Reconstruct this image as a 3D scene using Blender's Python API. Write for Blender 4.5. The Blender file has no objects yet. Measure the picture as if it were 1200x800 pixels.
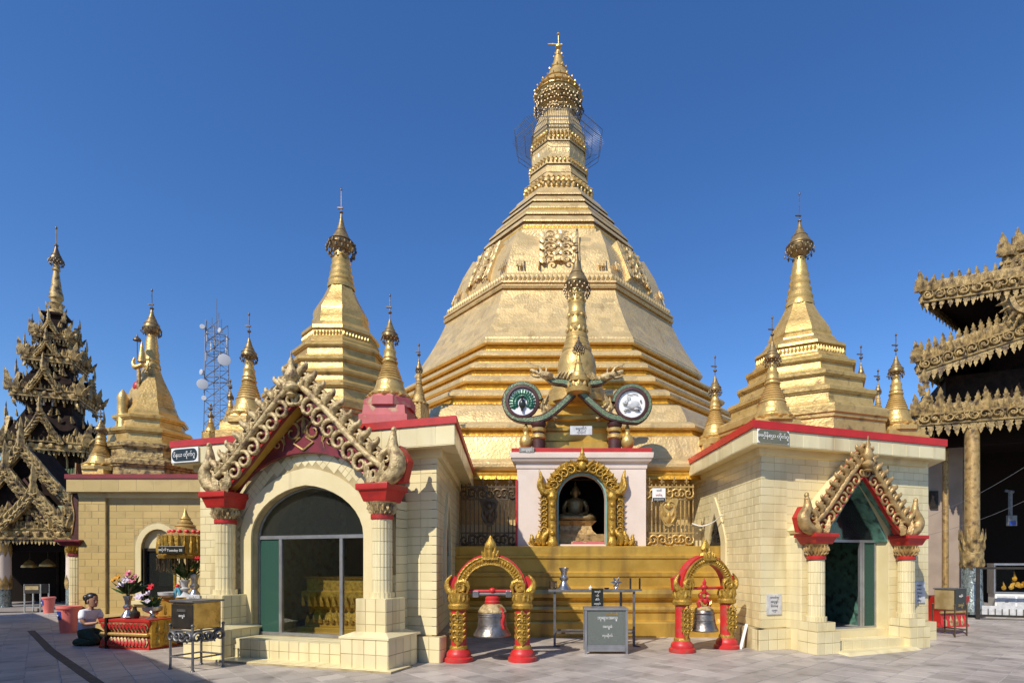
import bpy, bmesh, math, random
from mathutils import Vector, Matrix, Quaternion
PI = math.pi; R = math.radians
rnd = random.Random(7)
S = bpy.context.scene; COL = S.collection
# ------------------------------------------------------------------ camera, light, sky
F = 650.0                                   # focal length in photo pixels (photo 1200 wide)
EYE = 1.6
cam = bpy.data.cameras.new('camera'); CAM = bpy.data.objects.new('camera', cam); COL.objects.link(CAM)
CAM.location = (0, 0, EYE); CAM.rotation_euler = (PI/2, 0, 0)
cam.sensor_width = 36; cam.lens = 36*F/1200
cam.shift_x = -52/1200; cam.shift_y = 260/1200
cam.clip_end = 3000
S.camera = CAM
SUN = Vector((0.60, 0.92, -1.0)).normalized()
W = bpy.data.worlds.new('World'); S.world = W; W.use_nodes = True
nt = W.node_tree; bg = nt.nodes['Background']
sky = nt.nodes.new('ShaderNodeTexSky'); sky.sky_type = 'NISHITA'; sky.sun_disc = False
sky.sun_elevation = math.asin(-SUN.z); sky.sun_rotation = math.atan2(-SUN.x, -SUN.y)
sky.altitude = 400; sky.air_density = 1.15; sky.dust_density = 0.15; sky.ozone_density = 6
hs = nt.nodes.new('ShaderNodeHueSaturation'); hs.inputs['Saturation'].default_value = 1.17; hs.inputs['Hue'].default_value = 0.508; hs.inputs['Value'].default_value = 1.12
nt.links.new(sky.outputs[0], hs.inputs['Color']); nt.links.new(hs.outputs[0], bg.inputs[0]); bg.inputs[1].default_value = 0.13
sl = bpy.data.lights.new('sun', 'SUN'); sl.energy = 4.6; sl.angle = R(0.5); sl.color = (1, .93, .82)
so = bpy.data.objects.new('sun', sl); COL.objects.link(so); so.rotation_euler = SUN.to_track_quat('-Z', 'Y').to_euler()
S.view_settings.view_transform = 'Standard'; S.view_settings.look = 'None'
S.view_settings.exposure = 0.1; S.view_settings.gamma = 1

def X(px, Y): return (px-652)/F*Y           # survey helpers: a bearing and a distance give a place
def Z(py, Y): return EYE+(660-py)/F*Y
def P(px, py, Y): return Vector((X(px, Y), Y, Z(py, Y)))

# ------------------------------------------------------------------ materials
MATS = {}
def mat(name, c, rough=.5, metal=0., c2=None, sc=3., lo=.4, hi=.65, dirt=None, dsc=1.2, dlo=.55, dhi=.75, streak=False,
        bump=0., bsc=40., plates=None, var=0., spec=.5, coat=0., emit=None):
    m = bpy.data.materials.new(name); m.use_nodes = True; t = m.node_tree; N = t.nodes; L = t.links
    b = N['Principled BSDF']
    b.inputs['Roughness'].default_value = rough; b.inputs['Metallic'].default_value = metal
    b.inputs['Specular IOR Level'].default_value = spec
    if coat: b.inputs['Coat Weight'].default_value = coat; b.inputs['Coat Roughness'].default_value = .12
    geo = N.new('ShaderNodeNewGeometry'); pos = geo.outputs['Position']
    def noise(scale, detail=4, vec=None, dist=0.):
        n = N.new('ShaderNodeTexNoise'); n.inputs['Scale'].default_value = scale; n.inputs['Detail'].default_value = detail
        n.inputs['Distortion'].default_value = dist
        L.new(vec or pos, n.inputs['Vector']); return n.outputs[0]
    def ramp(v, a, z):
        r = N.new('ShaderNodeMapRange'); r.inputs[1].default_value = a; r.inputs[2].default_value = z
        r.inputs[3].default_value = 0; r.inputs[4].default_value = 1; L.new(v, r.inputs[0]); return r.outputs[0]
    def mix(f, a, bb):
        x = N.new('ShaderNodeMix'); x.data_type = 'RGBA'; L.new(f, x.inputs[0])
        for s, i in ((a, 6), (bb, 7)):
            if hasattr(s, 'is_linked'): L.new(s, x.inputs[i])
            else: x.inputs[i].default_value = (*s, 1)
        return x.outputs[2]
    rgb = N.new('ShaderNodeRGB'); rgb.outputs[0].default_value = (*c, 1); cur = rgb.outputs[0]
    if c2: cur = mix(ramp(noise(sc), lo, hi), cur, c2)
    if dirt:
        v = pos
        if streak:
            mp = N.new('ShaderNodeMapping'); mp.inputs['Scale'].default_value = (1, 1, .12); L.new(pos, mp.inputs[0]); v = mp.outputs[0]
        cur = mix(ramp(noise(dsc, 8, v), dlo, dhi), cur, dirt)
    if plates:                                             # beaten sheets: each cell a little lighter or darker, with fine seams
        mp = N.new('ShaderNodeMapping'); mp.inputs['Scale'].default_value = plates[0]; mp.inputs['Rotation'].default_value = (0, 0, .4); L.new(pos, mp.inputs[0])
        vo = N.new('ShaderNodeTexVoronoi'); vo.distance = 'CHEBYCHEV'; vo.inputs['Scale'].default_value = 1; vo.inputs['Randomness'].default_value = .6; L.new(mp.outputs[0], vo.inputs['Vector'])
        sp = N.new('ShaderNodeSeparateColor'); L.new(vo.outputs['Color'], sp.inputs[0])
        mr = N.new('ShaderNodeMapRange'); mr.inputs[3].default_value = 1-plates[1]; mr.inputs[4].default_value = 1+plates[1]; L.new(sp.outputs[0], mr.inputs[0])
        h2 = N.new('ShaderNodeHueSaturation'); L.new(mr.outputs[0], h2.inputs['Value']); L.new(cur, h2.inputs['Color']); cur = h2.outputs[0]
        mr2 = N.new('ShaderNodeMapRange'); mr2.inputs[3].default_value = rough-.10; mr2.inputs[4].default_value = rough+.12; L.new(sp.outputs[1], mr2.inputs[0]); L.new(mr2.outputs[0], b.inputs['Roughness'])
    if var:
        oi = N.new('ShaderNodeObjectInfo'); ad = N.new('ShaderNodeMath'); ad.operation = 'ADD'
        L.new(oi.outputs['Random'], ad.inputs[0]); L.new(geo.outputs['Random Per Island'], ad.inputs[1])
        fr = N.new('ShaderNodeMath'); fr.operation = 'FRACT'; L.new(ad.outputs[0], fr.inputs[0])
        mr = N.new('ShaderNodeMapRange'); mr.inputs[3].default_value = 1-var; mr.inputs[4].default_value = 1+var; L.new(fr.outputs[0], mr.inputs[0])
        hs = N.new('ShaderNodeHueSaturation'); L.new(mr.outputs[0], hs.inputs['Value']); L.new(cur, hs.inputs['Color']); cur = hs.outputs[0]
    L.new(cur, b.inputs['Base Color'])
    if bump:
        bp = N.new('ShaderNodeBump'); bp.inputs['Strength'].default_value = bump; bp.inputs['Distance'].default_value = .02
        L.new(noise(bsc, 5), bp.inputs['Height']); L.new(bp.outputs[0], b.inputs['Normal'])
    if emit: b.inputs['Emission Color'].default_value = (*c, 1); b.inputs['Emission Strength'].default_value = emit
    MATS[name] = m; return m
def glass(name, tint, film=0.):
    m = bpy.data.materials.new(name); m.use_nodes = True; t = m.node_tree; N = t.nodes; L = t.links
    N.remove(N['Principled BSDF']); out = N['Material Output']
    tr = N.new('ShaderNodeBsdfTransparent'); tr.inputs[0].default_value = (*tint, 1)
    gl = N.new('ShaderNodeBsdfGlossy'); gl.inputs['Roughness'].default_value = .02
    fr = N.new('ShaderNodeFresnel'); fr.inputs[0].default_value = 1.38
    mx = N.new('ShaderNodeMixShader'); L.new(fr.outputs[0], mx.inputs[0]); L.new(tr.outputs[0], mx.inputs[1]); L.new(gl.outputs[0], mx.inputs[2])
    last = mx.outputs[0]
    if film:                                               # even diffuse film in the tint colour over the glass
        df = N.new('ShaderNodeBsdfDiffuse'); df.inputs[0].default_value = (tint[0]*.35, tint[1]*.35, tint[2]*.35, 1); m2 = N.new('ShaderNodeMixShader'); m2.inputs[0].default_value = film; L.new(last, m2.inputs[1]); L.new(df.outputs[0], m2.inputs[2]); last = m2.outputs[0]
    L.new(last, out.inputs[0]); MATS[name] = m; return m
M = MATS
mat('stupa_gold', (.70, .51, .235), .40, .40, (.62, .44, .185), 3.5, .35, .7, dirt=(.34, .22, .09), dsc=3.2, dlo=.60, dhi=.84, streak=True, bump=.7, bsc=16, plates=((2.8, 2.8, 5.2), .07))
mat('deep_gold', (.72, .41, .05), .36, .45, (.56, .30, .03), 9, bump=.9, bsc=14)
mat('bright_gold', (.62, .42, .145), .40, .5, (.50, .325, .095), 6, dirt=(.20, .12, .04), dsc=5, dlo=.6, dhi=.8, bump=.4, bsc=22)
mat('old_gold', (.50, .34, .12), .5, .3, (.40, .26, .08), 5, dirt=(.13, .08, .035), dsc=4, dlo=.48, dhi=.66, bump=.8, bsc=26)
mat('ochre_gold', (.64, .40, .075), .33, .45, (.52, .31, .05), 2.5, dirt=(.27, .16, .05), dsc=2.6, dlo=.54, dhi=.78, streak=True, bump=.45, bsc=7)
mat('carved_gold', (.55, .34, .055), .36, .5, (.42, .24, .035), 14, dirt=(.16, .09, .02), dsc=16, dlo=.5, dhi=.75, bump=.5, bsc=60)
mat('wood_gold', (.43, .30, .115), .5, .25, (.30, .20, .07), 7, dirt=(.08, .05, .028), dsc=6, dlo=.45, dhi=.68, bump=.8, bsc=30)
mat('hti_gold', (.33, .235, .10), .42, .5, (.22, .15, .06), 20)
mat('dish_grey', (.42, .43, .45), .5)
mat('tower_gold', (.46, .33, .13), .5, .25, (.30, .205, .075), 5, dirt=(.07, .045, .025), dsc=5, dlo=.47, dhi=.68, bump=.8, bsc=30)
mat('rubble_gold', (.50, .36, .14), .55, .25, (.34, .235, .09), 12, dirt=(.12, .075, .035), dsc=9, dlo=.46, dhi=.62, bump=1.0, bsc=18)
mat('antique_gold', (.50, .33, .13), .42, .35, (.38, .235, .08), 9, dirt=(.13, .075, .03), dsc=8, dlo=.5, dhi=.74, bump=.5, bsc=40)
mat('pale_gold', (.54, .41, .20), .5, .2, (.40, .275, .105), 9, dirt=(.15, .095, .05), dsc=9, dlo=.49, dhi=.70, bump=.9, bsc=28)
mat('tile', (.745, .65, .38), .28, 0, (.69, .585, .32), 1.7, dirt=(.43, .33, .16), dsc=3.4, dlo=.53, dhi=.86, streak=True, var=.075, bump=.06, bsc=14)
mat('dull_tile', (.53, .385, .155), .36, 0, (.48, .35, .135), 1.7, dirt=(.34, .24, .10), dsc=2.3, dlo=.55, dhi=.8, var=.06, bump=.05, bsc=14)
mat('grout', (.46, .37, .19), .9, 0, (.31, .24, .115), 4)
mat('cream_paint', (.72, .615, .35), .5, 0, (.66, .55, .29), 2, dirt=(.33, .24, .11), dsc=2, dlo=.6, dhi=.8, streak=True, bump=.15, bsc=25)
mat('red_paint', (.48, .026, .018), .45, 0, (.38, .022, .016), 4, dirt=(.22, .03, .03), dsc=4, dlo=.6, dhi=.8, bump=.1, bsc=30)
mat('pink_plinth', (.52, .13, .13), .6, 0, (.44, .10, .09), 5, dirt=(.5, .36, .2), dsc=5, dlo=.58, dhi=.7)
mat('bright_roof_red', (.56, .022, .014), .45, 0, (.47, .02, .014), 4, bump=.08, bsc=30)
mat('dark_red_edge', (.24, .02, .025), .5, 0, (.18, .02, .02), 4)
mat('teal_roof', (.05, .12, .10), .5, 0, (.03, .08, .07), 6, bump=.2, bsc=20)
mat('aged_gold', (.58, .41, .155), .45, .4, (.48, .33, .11), 4, dirt=(.20, .125, .05), dsc=5, dlo=.56, dhi=.74, bump=.6, bsc=22)
mat('dark_red', (.19, .016, .022), .5, 0, (.10, .013, .018), 5, bump=.2, bsc=20)
mat('bright_red', (.56, .026, .024), .42, 0, (.46, .024, .022), 5, dirt=(.33, .085, .06), dsc=7, dlo=.52, dhi=.74, bump=.12, bsc=20)
mat('white_plaster', (.74, .62, .52), .6, 0, (.68, .56, .46), 2, dirt=(.42, .34, .28), dsc=1.5, dlo=.62, dhi=.85, streak=True, bump=.1, bsc=30)
mat('dark_wood', (.014, .008, .006), .8, 0, (.028, .015, .010), 5, bump=.3, bsc=20, spec=.12)
mat('red_wood', (.075, .02, .016), .55, 0, (.045, .014, .012), 6, bump=.2, bsc=20)
mat('green_roof', (.13, .185, .09), .5, .1, (.09, .135, .065), 3, dirt=(.10, .08, .05), dsc=2.5, bump=.1, bsc=20)
mat('teal', (.12, .27, .21), .5, 0, (.07, .17, .135), 6, dirt=(.035, .06, .05), dsc=7, dlo=.5, dhi=.65, bump=.5, bsc=20)
mat('teal_light', (.24, .42, .36), .5, 0, (.2, .36, .3), 5)
mat('green_mosaic', (.12, .19, .095), .3, .2, (.055, .11, .06), 40, dirt=(.34, .30, .16), dsc=55, dlo=.55, dhi=.6, bump=.5, bsc=60)
mat('aluminium', (.40, .41, .42), .38, .7, (.32, .33, .34), 6)
mat('steel', (.50, .50, .50), .25, .9, (.38, .38, .38), 6, bump=.05, bsc=30)
mat('grey_metal', (.20, .195, .19), .45, .5, (.14, .135, .13), 8, bump=.1, bsc=40)
mat('brown_metal', (.18, .125, .07), .4, .6, (.10, .07, .04), 8, bump=.15, bsc=40)
mat('black_metal', (.03, .026, .022), .45, .3, (.05, .04, .03), 8)
mat('bronze', (.33, .295, .255), .36, .8, (.20, .175, .15), 6, dirt=(.06, .055, .05), dsc=8, dlo=.5, dhi=.8, bump=.2, bsc=25)
mat('slab', (.445, .39, .335), .5, 0, (.34, .295, .255), .9, .38, .66, dirt=(.17, .145, .125), dsc=2.6, dlo=.53, dhi=.78, var=.16, bump=.12, bsc=30)
mat('joint', (.50, .46, .42), .9, 0, (.3, .265, .24), 5)
mat('ground_stone', (.34, .30, .27), .6, 0, (.26, .23, .21), .8)
mat('drain', (.07, .055, .04), .9, 0, (.11, .08, .05), 5, bump=.5, bsc=30)
mat('pink_wall', (.40, .31, .24), .7, 0, (.34, .26, .2), 2, bump=.1, bsc=20)
mat('sign_black', (.02, .022, .016), .3, 0)
mat('sign_olive', (.17, .165, .10), .35, 0, (.14, .135, .085), 5)
mat('sign_white', (.8, .79, .74), .4, 0)
mat('marble', (.60, .60, .58), .3, 0, (.45, .45, .45), 9)
mat('slate_ink', (.12, .12, .13), .6)
mat('pink_plastic', (.72, .20, .17), .4, 0, (.66, .17, .15), 3)
mat('blue_label', (.02, .05, .30), .4)
mat('skin', (.36, .185, .11), .5, 0, (.32, .16, .095), 9)
mat('hair', (.012, .009, .008), .4)
mat('blouse', (.46, .53, .68), .8, 0, (.40, .47, .62), 8, bump=.2, bsc=30)
mat('white_cloth', (.78, .78, .8), .8, 0, bump=.2, bsc=30)
mat('skirt', (.012, .035, .02), .85, 0, (.02, .05, .028), 14, bump=.2, bsc=40)
mat('leaf', (.045, .095, .022), .45, 0, (.03, .065, .015), 20, var=.35)
mat('petal_pink', (.62, .14, .2), .5, 0, (.72, .3, .36), 14, var=.2)
mat('petal_red', (.62, .02, .03), .5, var=.2)
mat('petal_white', (.74, .68, .72), .5, 0, (.62, .5, .66), 12, var=.1)
mat('petal_yellow', (.66, .33, .04), .5, 0, var=.2)
mat('dark_filigree', (.21, .155, .085), .42, .6, (.10, .07, .045), 30)
mat('silver_mosaic', (.42, .46, .45), .22, .5, (.20, .26, .25), 22, .35, .6, dirt=(.10, .10, .09), dsc=14, dlo=.58, dhi=.62, bump=.8, bsc=26)
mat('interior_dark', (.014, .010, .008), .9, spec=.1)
mat('tower_steel', (.20, .21, .25), .5, .3)
mat('tower_red', (.35, .10, .08), .5, 0)
mat('peacock_green', (.012, .085, .05), .35, .2)
mat('pale_green', (.30, .42, .26), .5)
mat('glass_blue', (.12, .38, .5), .2)
mat('cardboard', (.45, .34, .17), .5, .3, (.32, .22, .09), 5)
mat('brass', (.50, .36, .14), .25, .85, (.32, .22, .08), 6, dirt=(.12, .085, .04), dsc=5, bump=.1, bsc=30)
mat('grey_stone', (.30, .29, .25), .7, 0, (.2, .19, .17), 14)
mat('case_olive', (.46, .49, .41), .4)
glass('clear_glass', (.92, .95, .93)); glass('green_glass', (.20, .48, .37), .45); glass('smoke_glass', (.60, .66, .63), .06); glass('film_glass', (.92, 1.0, .90), .38)

# ------------------------------------------------------------------ mesh helpers
class MB:
    def __init__(s): s.v = []; s.f = []; s.m = []; s.mi = 0; s.T = Matrix()
    def add(s, vs, fs):
        o = len(s.v); T = s.T
        s.v += [T @ Vector(v) for v in vs]; s.f += [[i+o for i in f] for f in fs]; s.m += [s.mi]*len(fs); return s
    def box(s, a, b):
        (x0, y0, z0), (x1, y1, z1) = a, b
        return s.add([(x0,y0,z0),(x1,y0,z0),(x1,y1,z0),(x0,y1,z0),(x0,y0,z1),(x1,y0,z1),(x1,y1,z1),(x0,y1,z1)],
                     [(0,3,2,1),(4,5,6,7),(0,1,5,4),(1,2,6,5),(2,3,7,6),(3,0,4,7)])
    def bc(s, c, d): return s.box([c[i]-d[i]/2 for i in range(3)], [c[i]+d[i]/2 for i in range(3)])
    def loft(s, rings, cap=True, close=True):
        n = len(rings[0]); vs = [v for r in rings for v in r]; fs = []
        for i in range(len(rings)-1):
            for j in range(n if close else n-1):
                k = (j+1) % n; fs.append((i*n+j, i*n+k, (i+1)*n+k, (i+1)*n+j))
        if cap: fs.append(tuple(range(n))[::-1]); fs.append(tuple(range((len(rings)-1)*n, len(rings)*n)))
        return s.add(vs, fs)
    def lathe(s, prof, n=16, c=(0,0,0), ph=0., cap=True, sx=1., sy=1.):
        return s.loft([[(c[0]+sx*r*math.cos(ph+2*PI*j/n), c[1]+sy*r*math.sin(ph+2*PI*j/n), c[2]+z) for j in range(n)] for r, z in prof], cap)
    def tube(s, pts, r, n=6, cap=True, up=None):
        pts = [Vector(p) for p in pts]; k = len(pts); rr = r if isinstance(r, (list, tuple)) else [r]*k
        rings = []; pu = None
        for i in range(k):
            d = (pts[min(i+1, k-1)]-pts[max(i-1, 0)])
            d = d.normalized() if d.length > 1e-9 else Vector((0,0,1))
            if pu is None: pu = d.orthogonal().normalized() if up is None else Vector(up)
            a = (pu-d*pu.dot(d)); a = a.normalized() if a.length > 1e-6 else d.orthogonal().normalized()
            pu = a; b = d.cross(a)
            rings.append([pts[i]+(a*math.cos(2*PI*j/n+PI/n)+b*math.sin(2*PI*j/n+PI/n))*rr[i] for j in range(n)])
        return s.loft(rings, cap)
    def bar(s, pts, w, h, up=(0,0,1)):                     # rectangular sweep: w across, h along "up"
        pts = [Vector(p) for p in pts]; k = len(pts); rings = []
        for i in range(k):
            d = (pts[min(i+1, k-1)]-pts[max(i-1, 0)]).normalized(); u = Vector(up)
            a = d.cross(u).normalized(); b = a.cross(d)
            rings.append([pts[i]+a*sx*w/2+b*sy*h/2 for sx, sy in ((-1,-1),(1,-1),(1,1),(-1,1))])
        return s.loft(rings)
    def ball(s, c, r, n=8, m=5):
        if not isinstance(r, (list, tuple)): r = (r, r, r)
        vs = [(c[0], c[1], c[2]-r[2])]; fs = []
        for i in range(1, m):
            a = PI*i/m
            for j in range(n): b = 2*PI*j/n; vs.append((c[0]+r[0]*math.sin(a)*math.cos(b), c[1]+r[1]*math.sin(a)*math.sin(b), c[2]-r[2]*math.cos(a)))
        vs.append((c[0], c[1], c[2]+r[2])); e = len(vs)-1
        for j in range(n):
            k = (j+1) % n; fs.append((0, 1+k, 1+j)); fs.append((e, e-n+j, e-n+k))
            for i in range(m-2): o = 1+i*n; fs.append((o+j, o+k, o+n+k, o+n+j))
        return s.add(vs, fs)
    def prism(s, poly, y0, y1):                            # polygon in x,z extruded along y
        n = len(poly); vs = [(x, y0, z) for x, z in poly]+[(x, y1, z) for x, z in poly]
        fs = [tuple(range(n)), tuple(range(2*n-1, n-1, -1))]+[(j, n+j, n+(j+1) % n, (j+1) % n) for j in range(n)]
        return s.add(vs, fs)
    def flame(s, w=.6, h=1., d=.12, T=None):
        o = s.T
        if T is not None: s.T = o @ T
        half = [(.40,0),(.46,.12),(.30,.26),(.42,.42),(.20,.56),(.24,.68),(0.0,1)]
        cz = [0,.1,.25,.4,.55,.7,1]; cd = [.7,1,1.1,1,.8,.55,0]
        k = len(half); Ls = [(-x*w, 0, z*h) for x, z in half]; Rs = [(x*w, 0, z*h) for x, z in half]; Cs = [(0, -d*a, z*h) for a, z in zip(cd, cz)]
        fs = []
        for i in range(k-1): fs += [(i+1, i, 2*k+i, 2*k+i+1), (k+i, k+i+1, 2*k+i+1, 2*k+i), (i, i+1, k+i+1, k+i)]
        fs.append((0, k, 2*k)); s.add(Ls+Rs+Cs, fs); s.T = o; return s
    def leafy(s, w=.5, h=1., d=.1, T=None):                # simple pointed petal, few faces
        o = s.T
        if T is not None: s.T = o @ T
        s.add([(-.3*w,0,0),(.3*w,0,0),(.5*w,0,.45*h),(0,0,h),(-.5*w,0,.45*h),(0,-d,.4*h)], [(0,1,5),(1,2,5),(2,3,5),(3,4,5),(4,0,5),(4,3,2,1,0)]); s.T = o; return s
    def scroll(s, size=1., flip=1, turns=1.25, r0=.13, seg=14, n=6, T=None):
        o = s.T
        if T is not None: s.T = o @ T
        pts = []; rr = []
        for i in range(seg+1):
            t = i/seg; a = t*turns*2*PI; q = .42*(1-t)+.07
            pts.append((flip*(q*math.cos(a)-.1)*size, -.04*size*t, (q*math.sin(a)+.0)*size)); rr.append(size*(r0*(1-.5*t)) if i else size*r0*.6)
        pts.insert(0, (flip*.27*size, 0, -.45*size)); rr.insert(0, size*r0*.25)
        s.tube(pts, rr, n); s.T = o; return s
    def mesh(s, name, mats, smooth=35, bevel=0.):
        me = bpy.data.meshes.new(name); me.from_pydata([tuple(v) for v in s.v], [], s.f)
        if not isinstance(mats, (list, tuple)): mats = [mats]
        for m in mats: me.materials.append(MATS[m] if isinstance(m, str) else m)
        for p, k in zip(me.polygons, s.m): p.material_index = k
        bm = bmesh.new(); bm.from_mesh(me)
        bmesh.ops.recalc_face_normals(bm, faces=bm.faces)
        if bevel:
            es = [e for e in bm.edges if len(e.link_faces) == 2 and e.calc_face_angle(0) > R(30)]
            bmesh.ops.bevel(bm, geom=es, offset=bevel, segments=2, affect='EDGES', profile=.5, clamp_overlap=True)
        bm.to_mesh(me); bm.free()
        if smooth:
            me.shade_smooth(); me.set_sharp_from_angle(angle=R(smooth))
        return me
    def build(s, name, mats, parent=None, smooth=35, bevel=0., loc=None):
        return obj(name, s.mesh(name, mats, smooth, bevel), parent, loc)
def obj(name, me, parent=None, loc=None, mtx=None):
    o = bpy.data.objects.new(name, me); COL.objects.link(o)
    if parent is not None: o.parent = parent
    if loc is not None: o.location = loc
    if mtx is not None: o.matrix_local = mtx
    return o
def thing(name, label, cat, loc=(0,0,0), rz=0., group=None):
    o = bpy.data.objects.new(name, None); COL.objects.link(o); o.location = loc; o.rotation_euler = (0, 0, rz); o.empty_display_size = .1
    return tag(o, label, cat, group)
def tag(o, label, cat, group=None):
    o['label'] = label; o['category'] = cat
    if group: o['group'] = group
    return o
def struct(o): o['kind'] = 'structure'; return o
def stuff(o): o['kind'] = 'stuff'; return o
def TR(x, y, z, rz=0., rx=0., ry=0., s=1.):
    sc = Matrix.Diagonal((*(s if isinstance(s, tuple) else (s, s, s)), 1))
    return Matrix.Translation((x, y, z)) @ Matrix.Rotation(rz, 4, 'Z') @ Matrix.Rotation(rx, 4, 'X') @ Matrix.Rotation(ry, 4, 'Y') @ sc
def oct_ring(w, a, z, c=(0,0), k=.95):
    b = a*k; return [(c[0]+x, c[1]+y, z) for x, y in ((-w,-a),(w,-a),(b,-w),(b,w),(w,a),(-w,a),(-b,w),(-b,-w))]
def sample(pts, n):
    pts = [Vector(p) for p in pts]; ds = [0]
    for a, b in zip(pts, pts[1:]): ds.append(ds[-1]+(b-a).length)
    out = []
    for i in range(n):
        d = ds[-1]*(i+.5)/n; k = max(j for j in range(len(ds)) if ds[j] <= d); k = min(k, len(pts)-2)
        t = (d-ds[k])/max(ds[k+1]-ds[k], 1e-9); out.append((pts[k].lerp(pts[k+1], t), (pts[k+1]-pts[k]).normalized()))
    return out
def spline(pts, n=6):
    pts = [Vector(p) for p in pts]; out = []
    for i in range(len(pts)-1):
        p0 = pts[max(i-1, 0)]; p1 = pts[i]; p2 = pts[i+1]; p3 = pts[min(i+2, len(pts)-1)]
        for j in range(n):
            t = j/n; out.append(.5*((2*p1)+(p2-p0)*t+(2*p0-5*p1+4*p2-p3)*t*t+(3*p1-p0-3*p2+p3)*t**3))
    out.append(pts[-1]); return out
SH = {}
def shared(key, fn, m):
    k = (key, m)
    if k not in SH: SH[k] = fn().mesh(key, m, 75 if key[:4] in ('scro', 'curl') else 35)
    return SH[k]
def curl_leaf():
    b = MB(); pts = spline([(0,0,-.05),(.10,-.03,.22),(.02,-.06,.50),(-.14,-.07,.72),(-.08,-.06,.95)], 3); n = len(pts)
    b.tube(pts, [.06+.17*math.sin(PI*min(1, .12+.88*i/(n-1)))*(1-.35*i/(n-1)) for i in range(n-1)]+[.012], 6)
    b.tube(spline([(.10,-.03,.05),(.34,-.04,.20),(.36,-.05,.40),(.22,-.05,.42)], 3), [.07,.085,.09,.09,.085,.08,.07,.06,.05,.03], 5)
    b.tube(spline([(-.10,-.03,.05),(-.30,-.04,.16),(-.34,-.05,.34)], 3), [.07,.08,.085,.075,.06,.04,.015], 5)
    for i, v in enumerate(b.v): b.v[i] = Vector((v.x, v.y*.8, v.z))
    return b
def curl_mesh(m, f=1):
    def mk():
        b = curl_leaf()
        if f < 0: b.v = [Vector((-v.x, v.y, v.z)) for v in b.v]
        return b
    return shared('curl%d' % f, mk, m)
def flame_mesh(m): return shared('flame', lambda: MB().flame(.6, 1, .14), m)
def scroll_mesh(m, flip=1): return shared('scroll%d' % flip, lambda: MB().scroll(1, flip), m)
def text_mesh(s, size, m, align='CENTER', ext=.002):
    c = bpy.data.curves.new('writing', 'FONT'); c.body = s; c.size = size; c.extrude = ext; c.align_x = align; c.align_y = 'CENTER'; c.resolution_u = 3
    o = bpy.data.objects.new('writing', c); COL.objects.link(o); dg = bpy.context.evaluated_depsgraph_get(); dg.update()
    me = bpy.data.meshes.new_from_object(o.evaluated_get(dg)); bpy.data.objects.remove(o); bpy.data.curves.remove(c)
    me.materials.clear(); me.materials.append(MATS[m]); return me
def writing(parent, s, size, m, x, y, z, rz=0., name='lettering'):        # upright lettering facing local -y
    return obj(name, text_mesh(s, size, m), parent, mtx=TR(x, y, z, rz, PI/2))
class Tiles:
    """wall tiles of one thing: the 300 nearest the viewer become tile objects, the rest one tiled part"""
    def __init__(s, th, m): s.th = th; s.m = m; s.L = []; s.W = th.matrix_basis.copy()
    def rect(s, o, u, n, w, h, tw, thh, bond=0., keep=None, sub=2, gap=.0055, t=.005, up=(0,0,1)):
        o = Vector(o); u = Vector(u).normalized(); n = Vector(n).normalized(); up = Vector(up).normalized()
        rows = max(1, round(h/thh)); rh = h/rows
        for r in range(rows):
            x = -(bond*tw*(r % 2))
            if bond == 0: nn = max(1, round(w/tw)); tw = w/nn
            while x < w-1e-4:
                a = max(0, x); b = min(w, x+tw)
                todo = [(a, b, r*rh, (r+1)*rh, 0)]
                while todo:
                    a, b, za, zb_, lv = todo.pop(); cx = (a+b)/2; cz = (za+zb_)/2
                    if b-a < .035 or zb_-za < .03: continue
                    if keep is not None and not keep(cx, cz, (b-a)/2, (zb_-za)/2):
                        if lv < sub: todo += [(a, cx, za, cz, lv+1), (cx, b, za, cz, lv+1), (a, cx, cz, zb_, lv+1), (cx, b, cz, zb_, lv+1)]
                    else:
                        j = lambda k: rnd.uniform(-k, k)
                        m = Matrix.Translation(o+u*cx+up*cz) @ Matrix((u, -n, up)).transposed().to_4x4() @ Matrix.Rotation(j(.006), 4, 'Z') @ Matrix.Rotation(j(.008), 4, 'X')
                        s.L.append((m, round((b-a-gap)/.005)*.005, round((zb_-za-gap)/.005)*.005, t))
                x += tw
        return s
    def emit(s, name='tile', limit=300, fallback='tiling'):
        s.L.sort(key=lambda q: (s.W @ q[0]).translation.length); cache = {}
        for m, w, h, t in s.L[:limit]:
            k = (w, h, t)
            if k not in cache: cache[k] = Tiles.unit(MB(), *k).mesh(name, s.m, 0)
            obj(name, cache[k], s.th, mtx=m)
        if s.L[limit:]:
            b = MB()
            for m, w, h, t in s.L[limit:]: b.T = m; Tiles.unit(b, w, h, t)
            stuff(b.build(fallback, s.m, s.th, 0))
    @staticmethod
    def unit(b, w, h, t):
        c = min(.006, t*.7); w /= 2; h /= 2
        return b.add([(-w,0,-h),(w,0,-h),(w,0,h),(-w,0,h),(-w+c,-t,-h+c),(w-c,-t,-h+c),(w-c,-t,h-c),(-w+c,-t,h-c)],
                     [(4,5,6,7),(0,1,5,4),(1,2,6,5),(2,3,7,6),(3,0,4,7)])
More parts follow.
